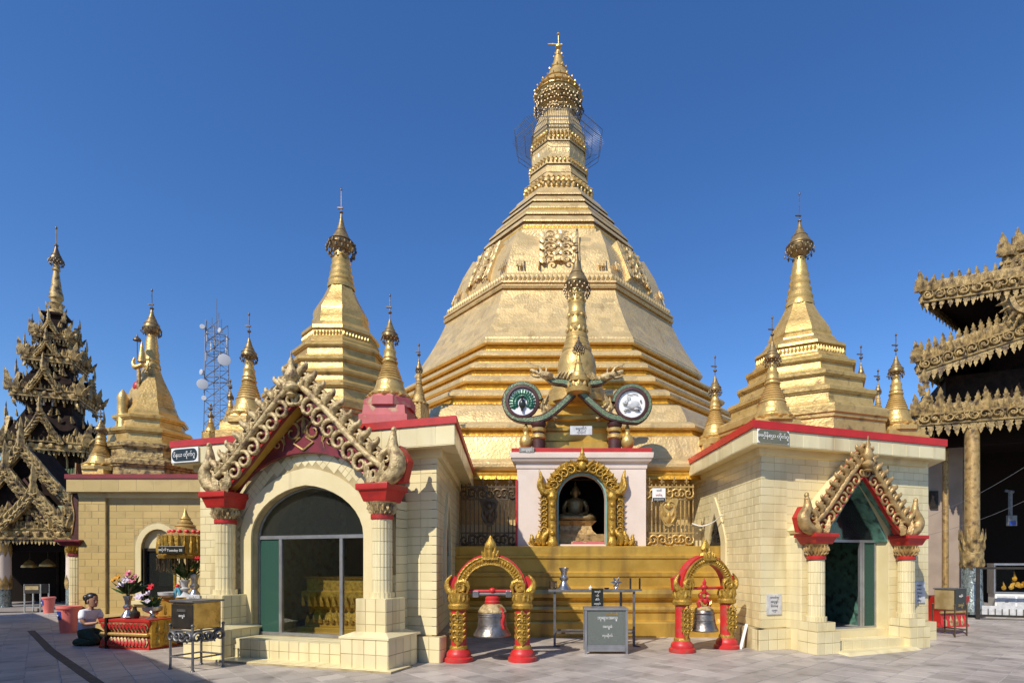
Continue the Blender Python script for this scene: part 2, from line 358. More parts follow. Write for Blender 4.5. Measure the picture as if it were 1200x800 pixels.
def tbox(T, core, x0, x1, y0, y1, z0, z1, ts, faces='flrt', bond=0., tz=None):
    """a tiled block: backing solid in mesh core plus tiles (front = -y)"""
    core.box((x0, y0, z0), (x1, y1, z1)); tz = tz or ts
    if 'f' in faces: T.rect((x0, y0, z0), (1,0,0), (0,-1,0), x1-x0, z1-z0, ts, tz, bond, gap=.009)
    if 'l' in faces: T.rect((x0, y1, z0), (0,-1,0), (-1,0,0), y1-y0, z1-z0, ts, tz, bond, gap=.009)
    if 'r' in faces: T.rect((x1, y0, z0), (0,1,0), (1,0,0), y1-y0, z1-z0, ts, tz, bond, gap=.009)
    if 't' in faces: T.rect((x0, y0, z1), (1,0,0), (0,0,1), x1-x0, y1-y0, ts, ts, 0, up=(0,1,0))
def arch_curve(cx, half, spring, top, n=14, pointed=0.):
    out = []
    for i in range(n+1):
        a = PI-PI*i/n; x = math.cos(a); z = math.sin(a)
        if pointed: z = (1-pointed)*z+pointed*(1-abs(x))
        out.append((cx+half*x, spring+(top-spring)*z))
    return out
def in_poly(x, z, poly):
    c = False; j = len(poly)-1
    for i in range(len(poly)):
        (xi, zi), (xj, zj) = poly[i], poly[j]
        if (zi > z) != (zj > z) and x < (xj-xi)*(z-zi)/(zj-zi)+xi: c = not c
        j = i
    return c
def arch_wall(b, x0, x1, z0, z1, cv, y0, y1, zb=None):
    """upright wall (front at y0, back at y1) with an arched hole; cv = arch curve, zb = foot of the hole"""
    zb = z0 if zb is None else zb
    for xa, xb in ((x0, cv[0][0]), (cv[-1][0], x1)):
        if xb-xa > 1e-4: b.box((xa, y0, z0), (xb, y1, z1))
    if zb > z0+1e-4: b.box((cv[0][0], y0, z0), (cv[-1][0], y1, zb))
    for (xa, za), (xb, zc) in zip(cv, cv[1:]):
        if xb-xa > 1e-5: b.prism([(xa, za), (xb, zc), (xb, z1), (xa, z1)], y0, y1)
def arch_band(b, inner, outer, y0, y1):
    for k in range(len(inner)-1): b.prism([inner[k], inner[k+1], outer[k+1], outer[k]], y0, y1)
def offset_poly(pts, d):
    n = len(pts); out = []
    A = sum(pts[i][0]*pts[(i+1) % n][1]-pts[(i+1) % n][0]*pts[i][1] for i in range(n)); sg = 1 if A > 0 else -1
    for i in range(n):
        p = Vector(pts[i]); a = (p-Vector(pts[i-1])).normalized(); c = (Vector(pts[(i+1) % n])-p).normalized()
        na = Vector((a.y, -a.x))*sg; nc = Vector((c.y, -c.x))*sg; m = (na+nc).normalized(); out.append(tuple(p+m*d/max(.3, m.dot(na))))
    return out
# ------------------------------------------------------------------ ground
g = MB(); g.add([(-900,-300,-.03),(900,-300,-.03),(900,1500,-.03),(-900,1500,-.03)], [(0,1,2,3)])
ground = struct(g.build('ground', 'ground_stone', None, 0))
g = MB(); g.box((-17, 1.5, -.025), (17, 19.2, -.001)); pavement = struct(g.build('pavement', 'joint', None, 0))
def slabs():
    a = R(43); ca, sa = math.cos(a), math.sin(a); s = .37; gap = .007; L = []
    for i in range(-85, 86):
        for j in range(-85, 86):
            x = (i+.5)*s*ca-(j+.5)*s*sa; y = (i+.5)*s*sa+(j+.5)*s*ca+9
            if -16.5 < x < 16.5 and 4.2 < y < 18.8: L.append((x, y))
    def near(p):
        u = p[0]/p[1]; vis = -1.08 < u < .92 and p[1] > 7.1
        if p[1] > 12.0 and -4 < p[0] < 4: vis = False
        return (not vis, p[1])
    L.sort(key=near)
    h = s/2-gap/2
    def unit(b): c = .004; return b.add([(-h,-h,0),(h,-h,0),(h,h,0),(-h,h,0),(-h+c,-h+c,.012),(h-c,-h+c,.012),(h-c,h-c,.012),(-h+c,h-c,.012)],
                                        [(4,5,6,7),(0,1,5,4),(1,2,6,5),(2,3,7,6),(3,0,4,7)])
    me = unit(MB()).mesh('slab', 'slab', 0); rest = MB()
    for k, (x, y) in enumerate(L):
        m = TR(x, y, -.008+rnd.uniform(0, .002), a+rnd.choice((0, PI/2, PI)), rnd.uniform(-.003, .003), rnd.uniform(-.003, .003))
        if k < 300: obj('slab', me, pavement, mtx=m)
        else: rest.T = m; unit(rest)
    stuff(rest.build('paving', 'slab', pavement, 0))
slabs()
g = MB(); g.bar([(-12.5, 13.2, .006), (-9.3, 10.2, .006), (-5.55, 6.9, .006), (-2, 3.8, .006)], .13, .006); struct(g.build('drain', 'drain', None, 0))

# ------------------------------------------------------------------ the great stupa
CX, D = 0.08, 22.0
def U(py, u):                               # front-facet corner sighted at (py, u) -> octagon w, a, z
    w = u*D/(F+2.414*u); a = 2.414*w; return w, a, EYE+(660-py)*(D-a)/F
def oring(py, u): w, a, z = U(py, u); return oct_ring(w, a, z, (CX, D))
def great_stupa():
    th = thing('great_stupa', 'huge gold octagonal stupa rising behind the white niche to a crowned spire', 'stupa', (0, 0, 0))
    def part(name, prof, m='stupa_gold', cap=False):
        b = MB(); b.loft([oring(*p) for p in prof], cap); return b.build(name, m, th, 25)
    # foot of the stupa, hidden low parts included
    part('plinth', [(640,150),(562,150),(561.5,176)])
    def mould(name, y0, y1, u, un, gold=True, ext=0):
        """one terrace: rounded roll on top, then a recessed fillet in a deeper gold"""
        h = y1-y0
        part(name, [(y0-1.0, u-5),(y0+.02*h, u-2.0),(y0+.08*h, u-.5),(y0+.20*h, u+.7),(y0+.36*h, u+.6),(y0+.48*h, u-.6),(y0+.54*h, u-1.6)])
        part('yellow_band', [(y0+.54*h, u-1.6),(y0+.58*h, u-3.0),(y0+.63*h, u-3.0),(y0+.68*h, u-2.2),(y0+.80*h, u-2.6),(y0+.9*h, u-1.6),(y1, u-1.4)], 'deep_gold')
        part('ledge', [(y1-.3, u-1.5),(y1-.8, un-5)])
    mould('terrace', 395, 411, 87, 96); mould('terrace', 411, 425, 96, 103.5); mould('terrace', 425, 440, 103.5, 112)
    mould('terrace', 440, 457, 112, 129); mould('terrace', 457, 474, 129, 142)
    part('sloping_tier', [(473,133),(475,141),(484,146),(495,150)])
    mould('terrace', 495, 511, 158, 162)
    part('sloping_tier', [(510,158),(512,163),(524,165),(538,167)])
    mould('terrace', 538, 562, 173, 178)
    # concave shoulder, band and bell
    part('shoulder', [(397,86.5),(394.5,86.3),(388,82.5),(372,75.8),(356,70.2),(344,66.8),(338,65.6)])
    part('band', [(338,65.6),(337.5,67),(334.5,67.6),(333.5,66.4),(331,66.2),(330.6,67.2),(328.5,67.2),(328,64.6),(321.5,63.6),(321,62.4),(319.5,61.2)])
    b = MB()
    for i in range(8):
        p, q = [Vector(oring(327.5, 64.9)[k % 8]) for k in (i, i+1)]; p2, q2 = [Vector(oring(322, 63.9)[k % 8]) for k in (i, i+1)]
        n = 24; u = (q-p).normalized(); out = Vector((u.y, -u.x, 0))
        for j in range(n):
            t = (j+.5)/n; c = p.lerp(q, t); h = (p2-p).length
            b.T = Matrix.Translation(c) @ Matrix((u, -out, Vector((0,0,1)))).transposed().to_4x4(); b.leafy((q-p).length/n*1.0, h, .05)
    stuff(b.build('petal_band', 'stupa_gold', th, 0))
    b = MB(); rings = []
    prof = [(320,61),(311,60.0),(299,57.8),(287,54.8),(278,51.4),(271,48.2)]
    for k, (py, u) in enumerate(prof):
        r8 = oring(py, u); r = []
        for i in range(8):
            p, q = Vector(r8[i]), Vector(r8[(i+1) % 8]); f = k/(len(prof)-1)
            for t in (0, .12, .28, .5, .72, .88):
                v = p.lerp(q, t); v.z -= .22*(f**4)*min(1, 5*t*(1-t)); r.append(v)
            if k == len(prof)-1: r[-6].z += .04
        rings.append(r)
    rings.append([Vector(((v.x-CX)*.93+CX, (v.y-D)*.93+D, v.z-.10)) for v in rings[-1]])
    b.loft(rings, False); b.build('bell', 'stupa_gold', th, 20)
    # carved panels on the five facets one can see
    def carved_panel(i, m='stupa_gold'):
        lo = oring(316, 60.2); hi = oring(276, 49.3); p = (Vector(lo[i])+Vector(lo[(i+1) % 8]))/2; q = (Vector(hi[i])+Vector(hi[(i+1) % 8]))/2
        u = (Vector(lo[(i+1) % 8])-Vector(lo[i])).normalized(); up = (q-p).normalized(); out = u.cross(up)
        bx = MB(); bx.T = Matrix.Translation(p+out*.15) @ Matrix((u, -out, up)).transposed().to_4x4(); h = (q-p).length*1.0; w = .58; r = random.Random(3)
        bx.box((-w-.09,-.01,-.02), (-w-.05,.3,h)); bx.box((w+.05,-.01,-.02), (w+.09,.3,h))
        B = bx.T
        for z, s in ((.14,.34),(.30,.46),(.52,.46),(.72,.40),(.90,.32)):
            for f in (-1, 1):
                bx.scroll(s*1.05, f, 1.2, .11, 10, 4, T=TR(f*w*.52, -.03, h*z, 0, 0, f*r.uniform(-.5, .5)))
                bx.leafy(.2, .34, .07, T=TR(f*w*.82, -.02, h*z-.1, 0, 0, f*.5))
                bx.leafy(.2, .3, .07, T=TR(f*w*.3, -.02, h*z+.03, 0, 0, -f*.8))
        for z in (.2,.42,.62,.8): bx.ball((0,-.03,h*z), (.1,.06,.13), 6, 4)
        bx.ball((0,-.04,h*.80), (.17,.08,.17), 8, 5)
        for k in range(8): bx.leafy(.1, .3, .05, T=TR(0,-.03,h*.80,0,0,k*PI/4))
        bx.T = B
        for s in (-1, 1):
            for q_ in (.62, .84):
                for k in (0, .08): bx.box((s*w*(1.55+q_)+k,-.005,0), (s*w*(1.55+q_)+k+.05,.03,h*(.22 if k else .16)))
        bx.build('carved_panel', m, th, 40)
    for i in (6, 7, 0, 1, 2): carved_panel(i if i != 7 else 7)
    # ring terraces above the bell
    part('upper_tier', [(300,42.5),(275,43.5),(268.5,43.5),(267,41.5),(263,41.2),(262.5,40),(258,39.6)])
    part('yellow_band', [(267.2,41.8),(264.5,41.6),(264,40.8)], 'deep_gold')
    part('upper_tier', [(259,41.6),(257,41.4),(253,38.6),(252.5,37.2),(249,36.4)])
    part('upper_tier', [(250.5,38.4),(248.5,38.2),(246,36),(245,33.4),(242,32.2)])
    part('yellow_band', [(246,35.9),(244,34.6),(243.6,33)], 'deep_gold')
    part('upper_tier', [(243.5,34.4),(241.5,34.2),(238,31),(237,29.6),(234,28.6)])
    part('upper_tier', [(235.2,30.6),(233.4,30.4),(230.5,27.6),(229.5,25.8),(226,24.6)])
    part('upper_tier', [(227.4,26.6),(225.6,26.4),(223,24),(222,23),(219.5,22.2)])
    # round spire parts: heights and radii sighted on the axis
    def ax(py): return EYE+(660-py)*D/F
    k = D/F
    def axf(py, r): return EYE+(660-py)*(D-.90*r*k)/F
    def osc(a): return 1.05*math.cos(PI/8)/math.cos(((a+PI/8) % (PI/4))-PI/8)
    def turned(name, prof, m='stupa_gold', n=8, ph=PI/8): 
        prof = [(py, r*1.05) for py, r in prof]
        b = MB(); b.lathe([(r*k, axf(py, r)) for py, r in prof], n, (CX, D, 0), ph, False); return b.build(name, m, th, 30)
    turned('lotus', [(226,40),(222,40.5),(219,38.5),(214,37.6),(212,39.5),(209,39),(207,35),(200,33.4)])
    turned('spire_ring', [(202,34.5),(200,34),(194,31.6),(190,31)])
    turned('spire_ring', [(192,33),(189,33.4),(186,31.8),(184,30.2),(182,30.6),(176,31.4),(168,30.4),(164,29)])
    turned('spire_ring', [(165,31),(162,31.2),(158,29.6),(155,28)])
    turned('banana_bud', [(157,28.5),(150,29.4),(143,29.0),(136,26.8),(129,22.6),(122,18.6),(114,15.5)])
    def petals(name, py, r, n, h, w, flip=False, m='bright_gold'):
        b = MB()
        for j in range(n):
            a = 2*PI*j/n; q = osc(a); b.T = Matrix.Translation((CX+q*r*k*math.cos(a), D+q*r*k*math.sin(a), axf(py, r))) @ Matrix.Rotation(a+PI/2, 4, 'Z') @ Matrix.Rotation(PI if flip else 0, 4, 'Y'); b.leafy(w*k, h*k, .12)
            b.ball((0,-.04,-.03), w*k*.42, 5, 4)
        stuff(b.build(name, m, th, 40))
    petals('lotus_petals', 218, 38.4, 44, 5, 5, True); petals('lotus_petals', 211.5, 38.4, 44, 5, 5)
    petals('bead_ring', 188.5, 32.6, 46, 3.2, 4); petals('bead_ring', 161.5, 30.6, 44, 3.4, 4); petals('bead_ring', 157, 28.8, 44, 3.2, 3.8, True)
    b = MB()
    for j in range(26):
        a = 2*PI*j/26; q = osc(a); b.T = Matrix.Translation((CX+q*30.4*k*math.cos(a), D+q*30.4*k*math.sin(a), axf(181.5, 30))) @ Matrix.Rotation(a+PI/2, 4, 'Z'); b.leafy(5*k, 9*k, .05)
    stuff(b.build('leaf_ring', 'stupa_gold', th, 30))
    # safety net of wires round the neck
    b = MB(); ro, ri, rm = 54*k, 31*k, 42*k; zo, zi = 18.25, 18.0
    for r, z in ((ro, zo), (ro*.96, zo-.25), (rm, (zo+zi)/2)): b.tube([(CX+r*math.cos(2*PI*j/8+PI/8), D+r*math.sin(2*PI*j/8+PI/8), z) for j in range(9)], .012, 4)
    for j in range(120):
        a = 2*PI*j/120; sc = math.cos(PI/8)/math.cos((a % (PI/4))-PI/8)
        b.tube([(CX+ri*math.cos(a), D+ri*math.sin(a), zi), (CX+ro*sc*math.cos(a), D+ro*sc*math.sin(a), zo)], .0075, 3)
    stuff(b.build('safety_net', 'grey_metal', th, 0))
    b = MB(); b.tube([(CX+33*k*math.cos(2*PI*j/8+PI/8), D+33*k*math.sin(2*PI*j/8+PI/8), axf(146, 33)) for j in range(9)], .022, 5)
    b.tube([(CX+32*k*math.cos(2*PI*j/8+PI/8), D+32*k*math.sin(2*PI*j/8+PI/8), axf(129, 33)) for j in range(9)], .013, 5)
    for j in range(8):
        a = 2*PI*j/8+PI/8; b.tube([(CX+31.6*k*math.cos(a), D+31.6*k*math.sin(a), axf(158, 31)), (CX+32*k*math.cos(a), D+32*k*math.sin(a), axf(129, 33))], .016, 4)
    b.build('guard_rail', 'grey_metal', th, 0)
    crown(th, CX, D, lambda py: EYE+(660-py)*(D-.42)/F, k, [(123,15),(119,21),(112,25),(108,26.5),(104,27),(98,24),(92,19.8),(83,14.2),(73,9.6),(64,6.4),(56,4.4),(49,3)], (47,38,29), 27, 110, 138, big=True)
    return th
def crown(th, cx, cy, ax, k, prof, top, rim, ytop, ybot, big=False, m='bright_gold', vane=True):
    if not big: m = 'hti_gold' if m != 'dark_filigree' else m
    """hti: tiered umbrella crown with hanging bells, a vane and an orb, all parts of th"""
    b = MB(); b.lathe([(r*k, ax(py)) for py, r in prof], 16, (cx, cy, 0), 0, True)
    tiers = 5 if big else 3
    cone = [q for q in prof if q[0] <= ytop-2]
    for i in range(tiers):
        t = i/(tiers-.2); j = min(len(cone)-1, int(t*len(cone))); py, r = cone[j]; n = max(8, int(14*r/max(rim*.8, 1e-3)+5))
        b.lathe([(r*k*.98, ax(py)-.2*k), (r*k*1.06, ax(py)+.4*k), (r*k*.98, ax(py)+1.1*k)], 16, (cx, cy, 0), 0, False)
        if big:
            for q in range(n):
                a = 2*PI*q/n; b.T = Matrix.Translation((cx+r*k*1.03*math.cos(a), cy+r*k*1.03*math.sin(a), ax(py))) @ Matrix.Rotation(a+PI/2, 4, 'Z') @ Matrix.Rotation(.35, 4, 'X'); b.leafy(1.9*k, 3.2*k, .05); b.T = Matrix()
    b.build('crown', m, th, 40)
    b = MB(); rows = 8 if big else 3; n = 40 if big else 14; r_ = random.Random(int(cx*100))
    for i in range(rows):
        py = ytop+(ybot-ytop)*i/rows; rr = rim*(1.02-.1*abs(i-rows*.35)/rows*2)*(1 if i < rows*.6 else .88)
        if i % 2 == 0: b.lathe([(rr*k*.97, ax(py)), (rr*k*1.02, ax(py)+.5*k*(.7 if big else .9)), (rr*k*.97, ax(py)+k*.9)], 20, (cx, cy, 0), 0, False)
        for q in range(n):
            a = 2*PI*(q+.5*(i % 2))/n; rb = rr*k*r_.uniform(.90, 1.08); h = (ybot-ytop)/rows*k
            b.ball((cx+rb*math.cos(a), cy+rb*math.sin(a), ax(py)-h*.4), (h*.3, h*.3, h*.42), 5, 4)
            if big and q % 2: b.tube([(cx+rb*math.cos(a), cy+rb*math.sin(a), ax(py)), (cx+rb*math.cos(a), cy+rb*math.sin(a), ax(py)-h)], .02, 3)
    stuff(b.build('hanging_bells', 'dark_filigree', th, 40))
    y0, y1, y2 = top
    b = MB(); b.tube([(cx, cy, ax(y0)-.1), (cx, cy, ax(y2))], .45*k if big else .5*k, 5)
    s = 1 if big else .62
    b.ball((cx, cy, ax(y0-(y0-y1)*.35)), (4.6*k*s*.8, 4.6*k*s*.8, 2.6*k*s), 8, 5)
    b.lathe([(.5*k,ax(y2)-1*k),(2.0*k*s,ax(y2)+.2*k),(1.6*k*s,ax(y2)+1.6*k),(0.1*k,ax(y2)+3*k)], 8, (cx, cy, 0))
    b.build('finial', m if big else 'dark_filigree', th, 40)
    if vane:
        zv = ax(y1+(2.5 if big else 0)); s2 = 13*k if big else 5*k
        b = MB(); b.prism([(0, .25*k), (-s2*.5, .9*k), (-s2, .5*k), (-s2*.8, -.2*k), (-s2*.45, -.35*k), (0, -.4*k), (s2*.35, -.8*k), (s2*.35, .8*k)], -.02, .02); b.T = Matrix()
        o = b.build('vane', m if big else 'dark_filigree', th, 0); o.location = (cx, cy, zv)
great_stupa()

# ------------------------------------------------------------------ small round stupas on the roofs
def small_stupa(label, px, Y, zb, yt, ybell, rbell, group='small gilt stupas on the shrine roofs', m='bright_gold', ped='bright_gold', wide=1., base_h=.12, yhti=None):
    x = X(px, Y); th = thing('small_stupa', label, 'stupa', (x, Y, 0), 0, group)
    k = Y/F; zt = Z(yt, Y); zl = Z(ybell, Y); H = zt-zl; r = rbell*k
    b = MB()                                                     # plinth, square then octagonal
    b.lathe([(r*1.75,zb-.02),(r*1.75,zb+(zl-zb)*.35),(r*1.55,zb+(zl-zb)*.4),(r*1.5,zb+(zl-zb)*.62)], 4, (0,0,0), PI/4); 
    b.lathe([(r*1.32,zb+(zl-zb)*.62),(r*1.32,zl-.06*H),(r*1.18,zl-.05*H),(r*1.05,zl)], 8, (0,0,0), PI/8); b.build('plinth', ped, th, 30)
    b = MB(); n = 16
    b.lathe([(r*.95,zl-.05*H),(r*1.08,zl-.035*H),(r*1.14,zl-.015*H),(r*1.0,zl+.002*H)], 20, (0,0,0))
    for j in range(n):
        a = 2*PI*j/n; b.T = Matrix.Translation((r*1.04*math.cos(a), r*1.04*math.sin(a), zl-.05*H)) @ Matrix.Rotation(a+PI/2, 4, 'Z'); b.leafy(r*.42, .055*H, .06)
    b.build('lotus', m, th, 35)
    b = MB()
    pr = [(1.02,0),(1.0,.012),(.96,.02),(.86,.03),(.80,.06),(.78,.075),(.74,.085),(.70,.12),(.69,.135),(.72,.14),(.66,.15),(.60,.17)]
    b.lathe([(r*a, zl+H*t) for a, t in pr], 24, (0,0,0), 0, True); b.build('bell', m, th, 30)
    b = MB(); pr = []; t = .168; a = .60
    for i in range(6): pr += [(a,t),(a+.035,t+.008),(a-.005,t+.018),(a-.03,t+.024)]; t += .026; a -= .048
    pr += [(.40,.325),(.42,.335),(.36,.345),(.34,.36),(.38,.37),(.33,.385),(.30,.42),(.33,.44),(.26,.46),(.22,.50),(.24,.515),(.19,.53),(.13,.60)]
    b.lathe([(r*q, zl+H*t) for q, t in pr], 18, (0,0,0), 0, True); b.build('spire', m, th, 30)
    ax = lambda py: Z(py, Y)
    yh = ybell-(ybell-yt)*.56; L_ = ybell-yt
    crown(th, 0, 0, ax, k, [(yh,rbell*.2),(yh-.02*L_,rbell*.42),(yh-.05*L_,rbell*.40),(yh-.09*L_,rbell*.26),(yh-.15*L_,rbell*.13),(yh-.2*L_,rbell*.05)],
          (yt+.20*L_, yt+.12*L_, yt+1), rbell*.44, yh-.025*L_, yh+.05*L_, False, m)
    return th
# ------------------------------------------------------------------ stepped octagonal stupas
def tiered_stupa(name, label, px, Y, rot, prof, hti, m_low='bright_gold', m='bright_gold', group='stepped octagonal stupas on the shrine roofs', petal=None):
    """prof: list of (part name, [(py, half width px)...]); hti: crown numbers"""
    th = thing(name, label, 'stupa', (X(px, Y), Y, 0), 0, group); k = Y/F; ax = lambda py: Z(py, Y); axf = lambda py, r: EYE+(660-py)*(Y-.9*r*k)/F
    for nm, pts, n in prof:
        if nm.endswith('tier'):                            # (top, foot, radius): plinth fillet, die, overhanging cornice
            nm = nm.replace('_tier', ''); (yt, yb, r), rn = pts; h = yb-yt
            pts = [(yb, r+2.2),(yb-.12*h, r+2.2),(yb-.15*h, r+.2),(yt+.42*h, r-.6),(yt+.38*h, r+1.2),(yt+.30*h, r+1.4),(yt+.26*h, r+3.0),(yt+.08*h, r+3.4),(yt+.03*h, r+2.2),(yt-.5, rn)]
        b = MB(); b.lathe([(r*k/ (1 if n > 8 else .985), axf(py, r)) for py, r in pts], n, (0,0,0), rot+PI/8 if n == 8 else 0, False)
        b.build(nm, m_low if nm == 'lower_terrace' else m, th, 28)
    if petal:
        b = MB()
        for py, r, n, h, flip in petal:
            v = [Vector((r*k*math.cos(rot+PI/8+2*PI*i/8), r*k*math.sin(rot+PI/8+2*PI*i/8), axf(py, r))) for i in range(9)]
            for i in range(8):
                u = (v[i+1]-v[i]); L_ = u.length; u.normalize(); out = Vector((u.y, -u.x, 0))
                for j in range(n):
                    b.T = Matrix.Translation(v[i]+u*L_*(j+.5)/n) @ Matrix((u, -out, Vector((0,0,1)))).transposed().to_4x4() @ Matrix.Rotation(PI if flip else 0, 4, 'Y'); b.leafy(L_/n*1.02, h*k, .035)
        stuff(b.build('petal_band', m, th, 35))
    c, top, rim, y0, y1 = hti
    crown(th, 0, 0, ax, k, c, top, rim, y0, y1, False, m)
    return th
# ------------------------------------------------------------------ tiled shrines with gabled porches
def acanthus(parent, pts, n, size, m, side=1, tilt=0., name='leaf_ornament', push=0., lean=0., grow=None):
    """row of leaves standing along a path in local x,z"""
    for i, (p, d) in enumerate(sample(pts, n)):
        me = curl_mesh(m, 1 if d.x > 0 else -1)
        nrm = Vector((-d.z, 0, d.x))*side; s = size*(grow(i/(max(1, n-1))) if grow else 1)*rnd.uniform(.93, 1.07)
        a = math.atan2(nrm.x, nrm.z)+tilt
        obj(name, me, parent, mtx=TR(p.x+nrm.x*push, p.y, p.z+nrm.z*push, 0, lean, a, (s, s*1.2, s)))
def scroll_row(parent, pts, n, size, m, flip, side=-1, name='scroll_ornament', push=0., y=0.):
    me = scroll_mesh(m, flip)
    for p, d in sample(pts, n):
        nrm = Vector((-d.z, 0, d.x))*side; a = math.atan2(d.x, d.z)
        obj(name, me, parent, mtx=TR(p.x+nrm.x*push, p.y+y, p.z+nrm.z*push, 0, 0, a, size))
def horn(b, x, y, z, h, f, w=.26, d=.12):
    """upturned naga horn at the foot of a gable, leaning outwards to side f"""
    pts = spline([(x-f*.10,y,z),(x+f*.16,y,z+h*.16),(x+f*.24,y,z+h*.40),(x+f*.15,y,z+h*.68),(x+f*.17,y,z+h)], 5); n = len(pts)
    b.tube(pts, [w*.36*math.sin(PI*(.2+.78*i/(n-1)))**.9+.018 for i in range(n)], 8)
    b.ball((x+f*.17, y, z+h), (.045, .045, .06), 6, 4); b.ball((x+f*.17, y, z+h*.9), (.05,.05,.03), 6, 4)
def porch_gable(th, cx, y, half, z0, apex, wid, leaves, scrolls, backing, gold, horn_h, finial_h, leaf_s, scroll_s, ogee=.0, red_back=None):
    """carved gable; lower edge runs from (cx+-half, z0) to (cx, apex)"""
    t = thing_part('gable', th); w = wid
    for f in (-1, 1):
        lo = []
        for i in range(9):
            q = i/8; x = cx+f*half*(1-q); z = z0+(apex-z0)*(q-ogee*math.sin(2*PI*q)*.5-ogee*.55*math.sin(PI*q)); lo.append(Vector((x, y, z)))
        dirn = (lo[-1]-lo[0]).normalized(); nrm = Vector((-dirn.z*1, 0, dirn.x)); nrm = nrm if nrm.z > 0 else -nrm
        hi = [p+nrm*w*(1 if i < 8 else 1) for i, p in enumerate(lo)]; hi[-1] = Vector((cx, y, lo[-1].z+w/max(.3, nrm.z))); mid = [p.lerp(q, .60) for p, q in zip(lo, hi)]
        b = MB()
        for i in range(8): b.prism([(lo[i].x, lo[i].z), (lo[i+1].x, lo[i+1].z), (hi[i+1].x, hi[i+1].z), (hi[i].x, hi[i].z)], y-.03, y+.03)
        b.build('bargeboard', backing, t, 20)
        ins = lambda path, dy: [Vector((p.x, y+dy, p.z)) for p in path]
        b = MB(); b.tube(ins(mid, -.06), [.055*wid/.45]*9, 8); b.tube(ins([p.lerp(q, 1.0) for p, q in zip(lo, hi)], -.045), .03, 6); b.build('roll_moulding', gold, t, 50)
        b = MB(); b.tube(ins([p.lerp(q, .03) for p, q in zip(lo, hi)], -.05), .018, 5); b.build('edge_moulding', backing if red_back is None else red_back, t, 50)
        base = ins([p.lerp(q, .30) for p, q in zip(lo, hi)], -.06)
        scroll_row(t, base, scrolls, scroll_s, gold, f, -1, push=0)
        top = ins([p.lerp(q, .72) for p, q in zip(lo, hi)], -.055); top = [p for p in top]
        acanthus(t, top, leaves, leaf_s, gold, -f, -f*.30, lean=0)
        b = MB(); horn(b, cx+f*(half+.16), y-.04, z0, horn_h, f, .30*wid/.45); b.build('horn', gold, t, 50)
        b = MB(); h0 = cx+f*(half+.02); b.prism([(h0, z0), (h0+f*.42*wid/.45, z0+.02), (h0+f*.50*wid/.45, z0+horn_h*.42), (h0+f*.36*wid/.45, z0+horn_h*.72), (h0+f*.1, z0+horn_h*.45), (h0-f*.1, z0+horn_h*.25)], y+.02, y+.17); b.build('horn_backing', red_back or backing, t, 30)
        for q in range(2): obj('leaf_ornament', flame_mesh(gold), t, mtx=TR(cx+f*(half+.10-.16*q), y-.1, z0+.0, 0, 0, f*(.25-.5*q), (.34*wid/.45, .4, .36*wid/.45)))
    b = MB(); zt = apex+w*.75
    b.lathe([(.05,0),(.10,.03),(.06,.07),(.13,.13),(.145,.18),(.10,.24),(.07,.27),(.105,.33),(.12,.40),(.085,.50),(.045,.60),(.06,.64),(.02,.74),(.004,.86)], 10, (cx, y-.02, apex+w*.18), 0)
    s = finial_h/.86; 
    for i, v in enumerate(b.v): b.v[i] = Vector((cx+(v.x-cx)*s*1.15, y-.14+(v.y-y+.02)*s*.9, apex+w*.18+(v.z-apex-w*.18)*s))
    b.build('finial', gold, t, 50)
    for f in (-1, 1): obj('leaf_ornament', curl_mesh(gold, -f), t, mtx=TR(cx+f*.16, y-.07, apex+w*.42, 0, 0, f*.40, (leaf_s*.9, leaf_s, leaf_s)))
    return t
def thing_part(name, parent):
    """an Empty that groups the sub-parts of one part (thing > part > sub-part)"""
    o = bpy.data.objects.new(name, None); COL.objects.link(o); o.parent = parent; o.empty_display_size = .05; return o
def column(th, x, y, z0, z1, r, zc, zt, gold, red='red_paint', blk=.5):
    """tiled fluted shaft z0..z1, leafy capital ..zc, flared red block ..zt"""
    c = thing_part('column', th); b = MB(); n = 18; pr = [(r*1.22,z0),(r*1.22,z0+.09)]
    z = z0+.09
    while z < z1-.03:
        h = min(.2, z1-z); pr += [(r,z),(r,z+h-.012),(r-.008,z+h-.011),(r-.008,z+h-.001)]; z += h
    rings = []
    for rr, zz in pr: rings.append([((rr if j % 3 else rr-.006)*math.cos(2*PI*j/(3*n)), (rr if j % 3 else rr-.006)*math.sin(2*PI*j/(3*n)), zz) for j in range(3*n)])
    b.T = Matrix.Translation((x, y, 0)); b.loft(rings); b.build('shaft', 'tile', c, 15)
    b = MB(); b.lathe([(r*1.08,z1-.01),(r*1.12,z1),(r*1.12,z1+.06),(r*1.05,z1+.065)], 24, (x, y, 0)); b.build('collar', red, c, 30)
    b = MB(); h = zc-z1-.06; b.lathe([(r*1.0,z1+.06),(r*1.02,z1+.06+.3*h),(r*1.22,z1+.06+.8*h),(r*1.42,zc)], 20, (x, y, 0))
    for k, (m, q) in enumerate(((9, .0), (9, .5))):
        for j in range(m*2):
            a = 2*PI*(j+q)/(m*2); rr = r*(1.02+.12*k); b.T = Matrix.Translation((x+rr*math.cos(a), y+rr*math.sin(a), z1+.06+.25*h*k)) @ Matrix.Rotation(a+PI/2, 4, 'Z') @ Matrix.Rotation(.22, 4, 'X'); b.leafy(r*.36, h*.72, .05)
    b.T = Matrix(); b.build('capital', gold, c, 30)
    b = MB(); q = r*1.30; b.loft([[(x+sx*s_, y+sy*s_, z) for sx, sy in ((-1,-1),(1,-1),(1,1),(-1,1))] for s_, z in ((q,zc),(q*1.08,zc+(zt-zc)*.18),(q*1.26,zc+(zt-zc)*.62),(q*1.42,zc+(zt-zc)*.66),(q*1.42,zt))]); b.build('abacus', red, c, 20, .008)
    return c
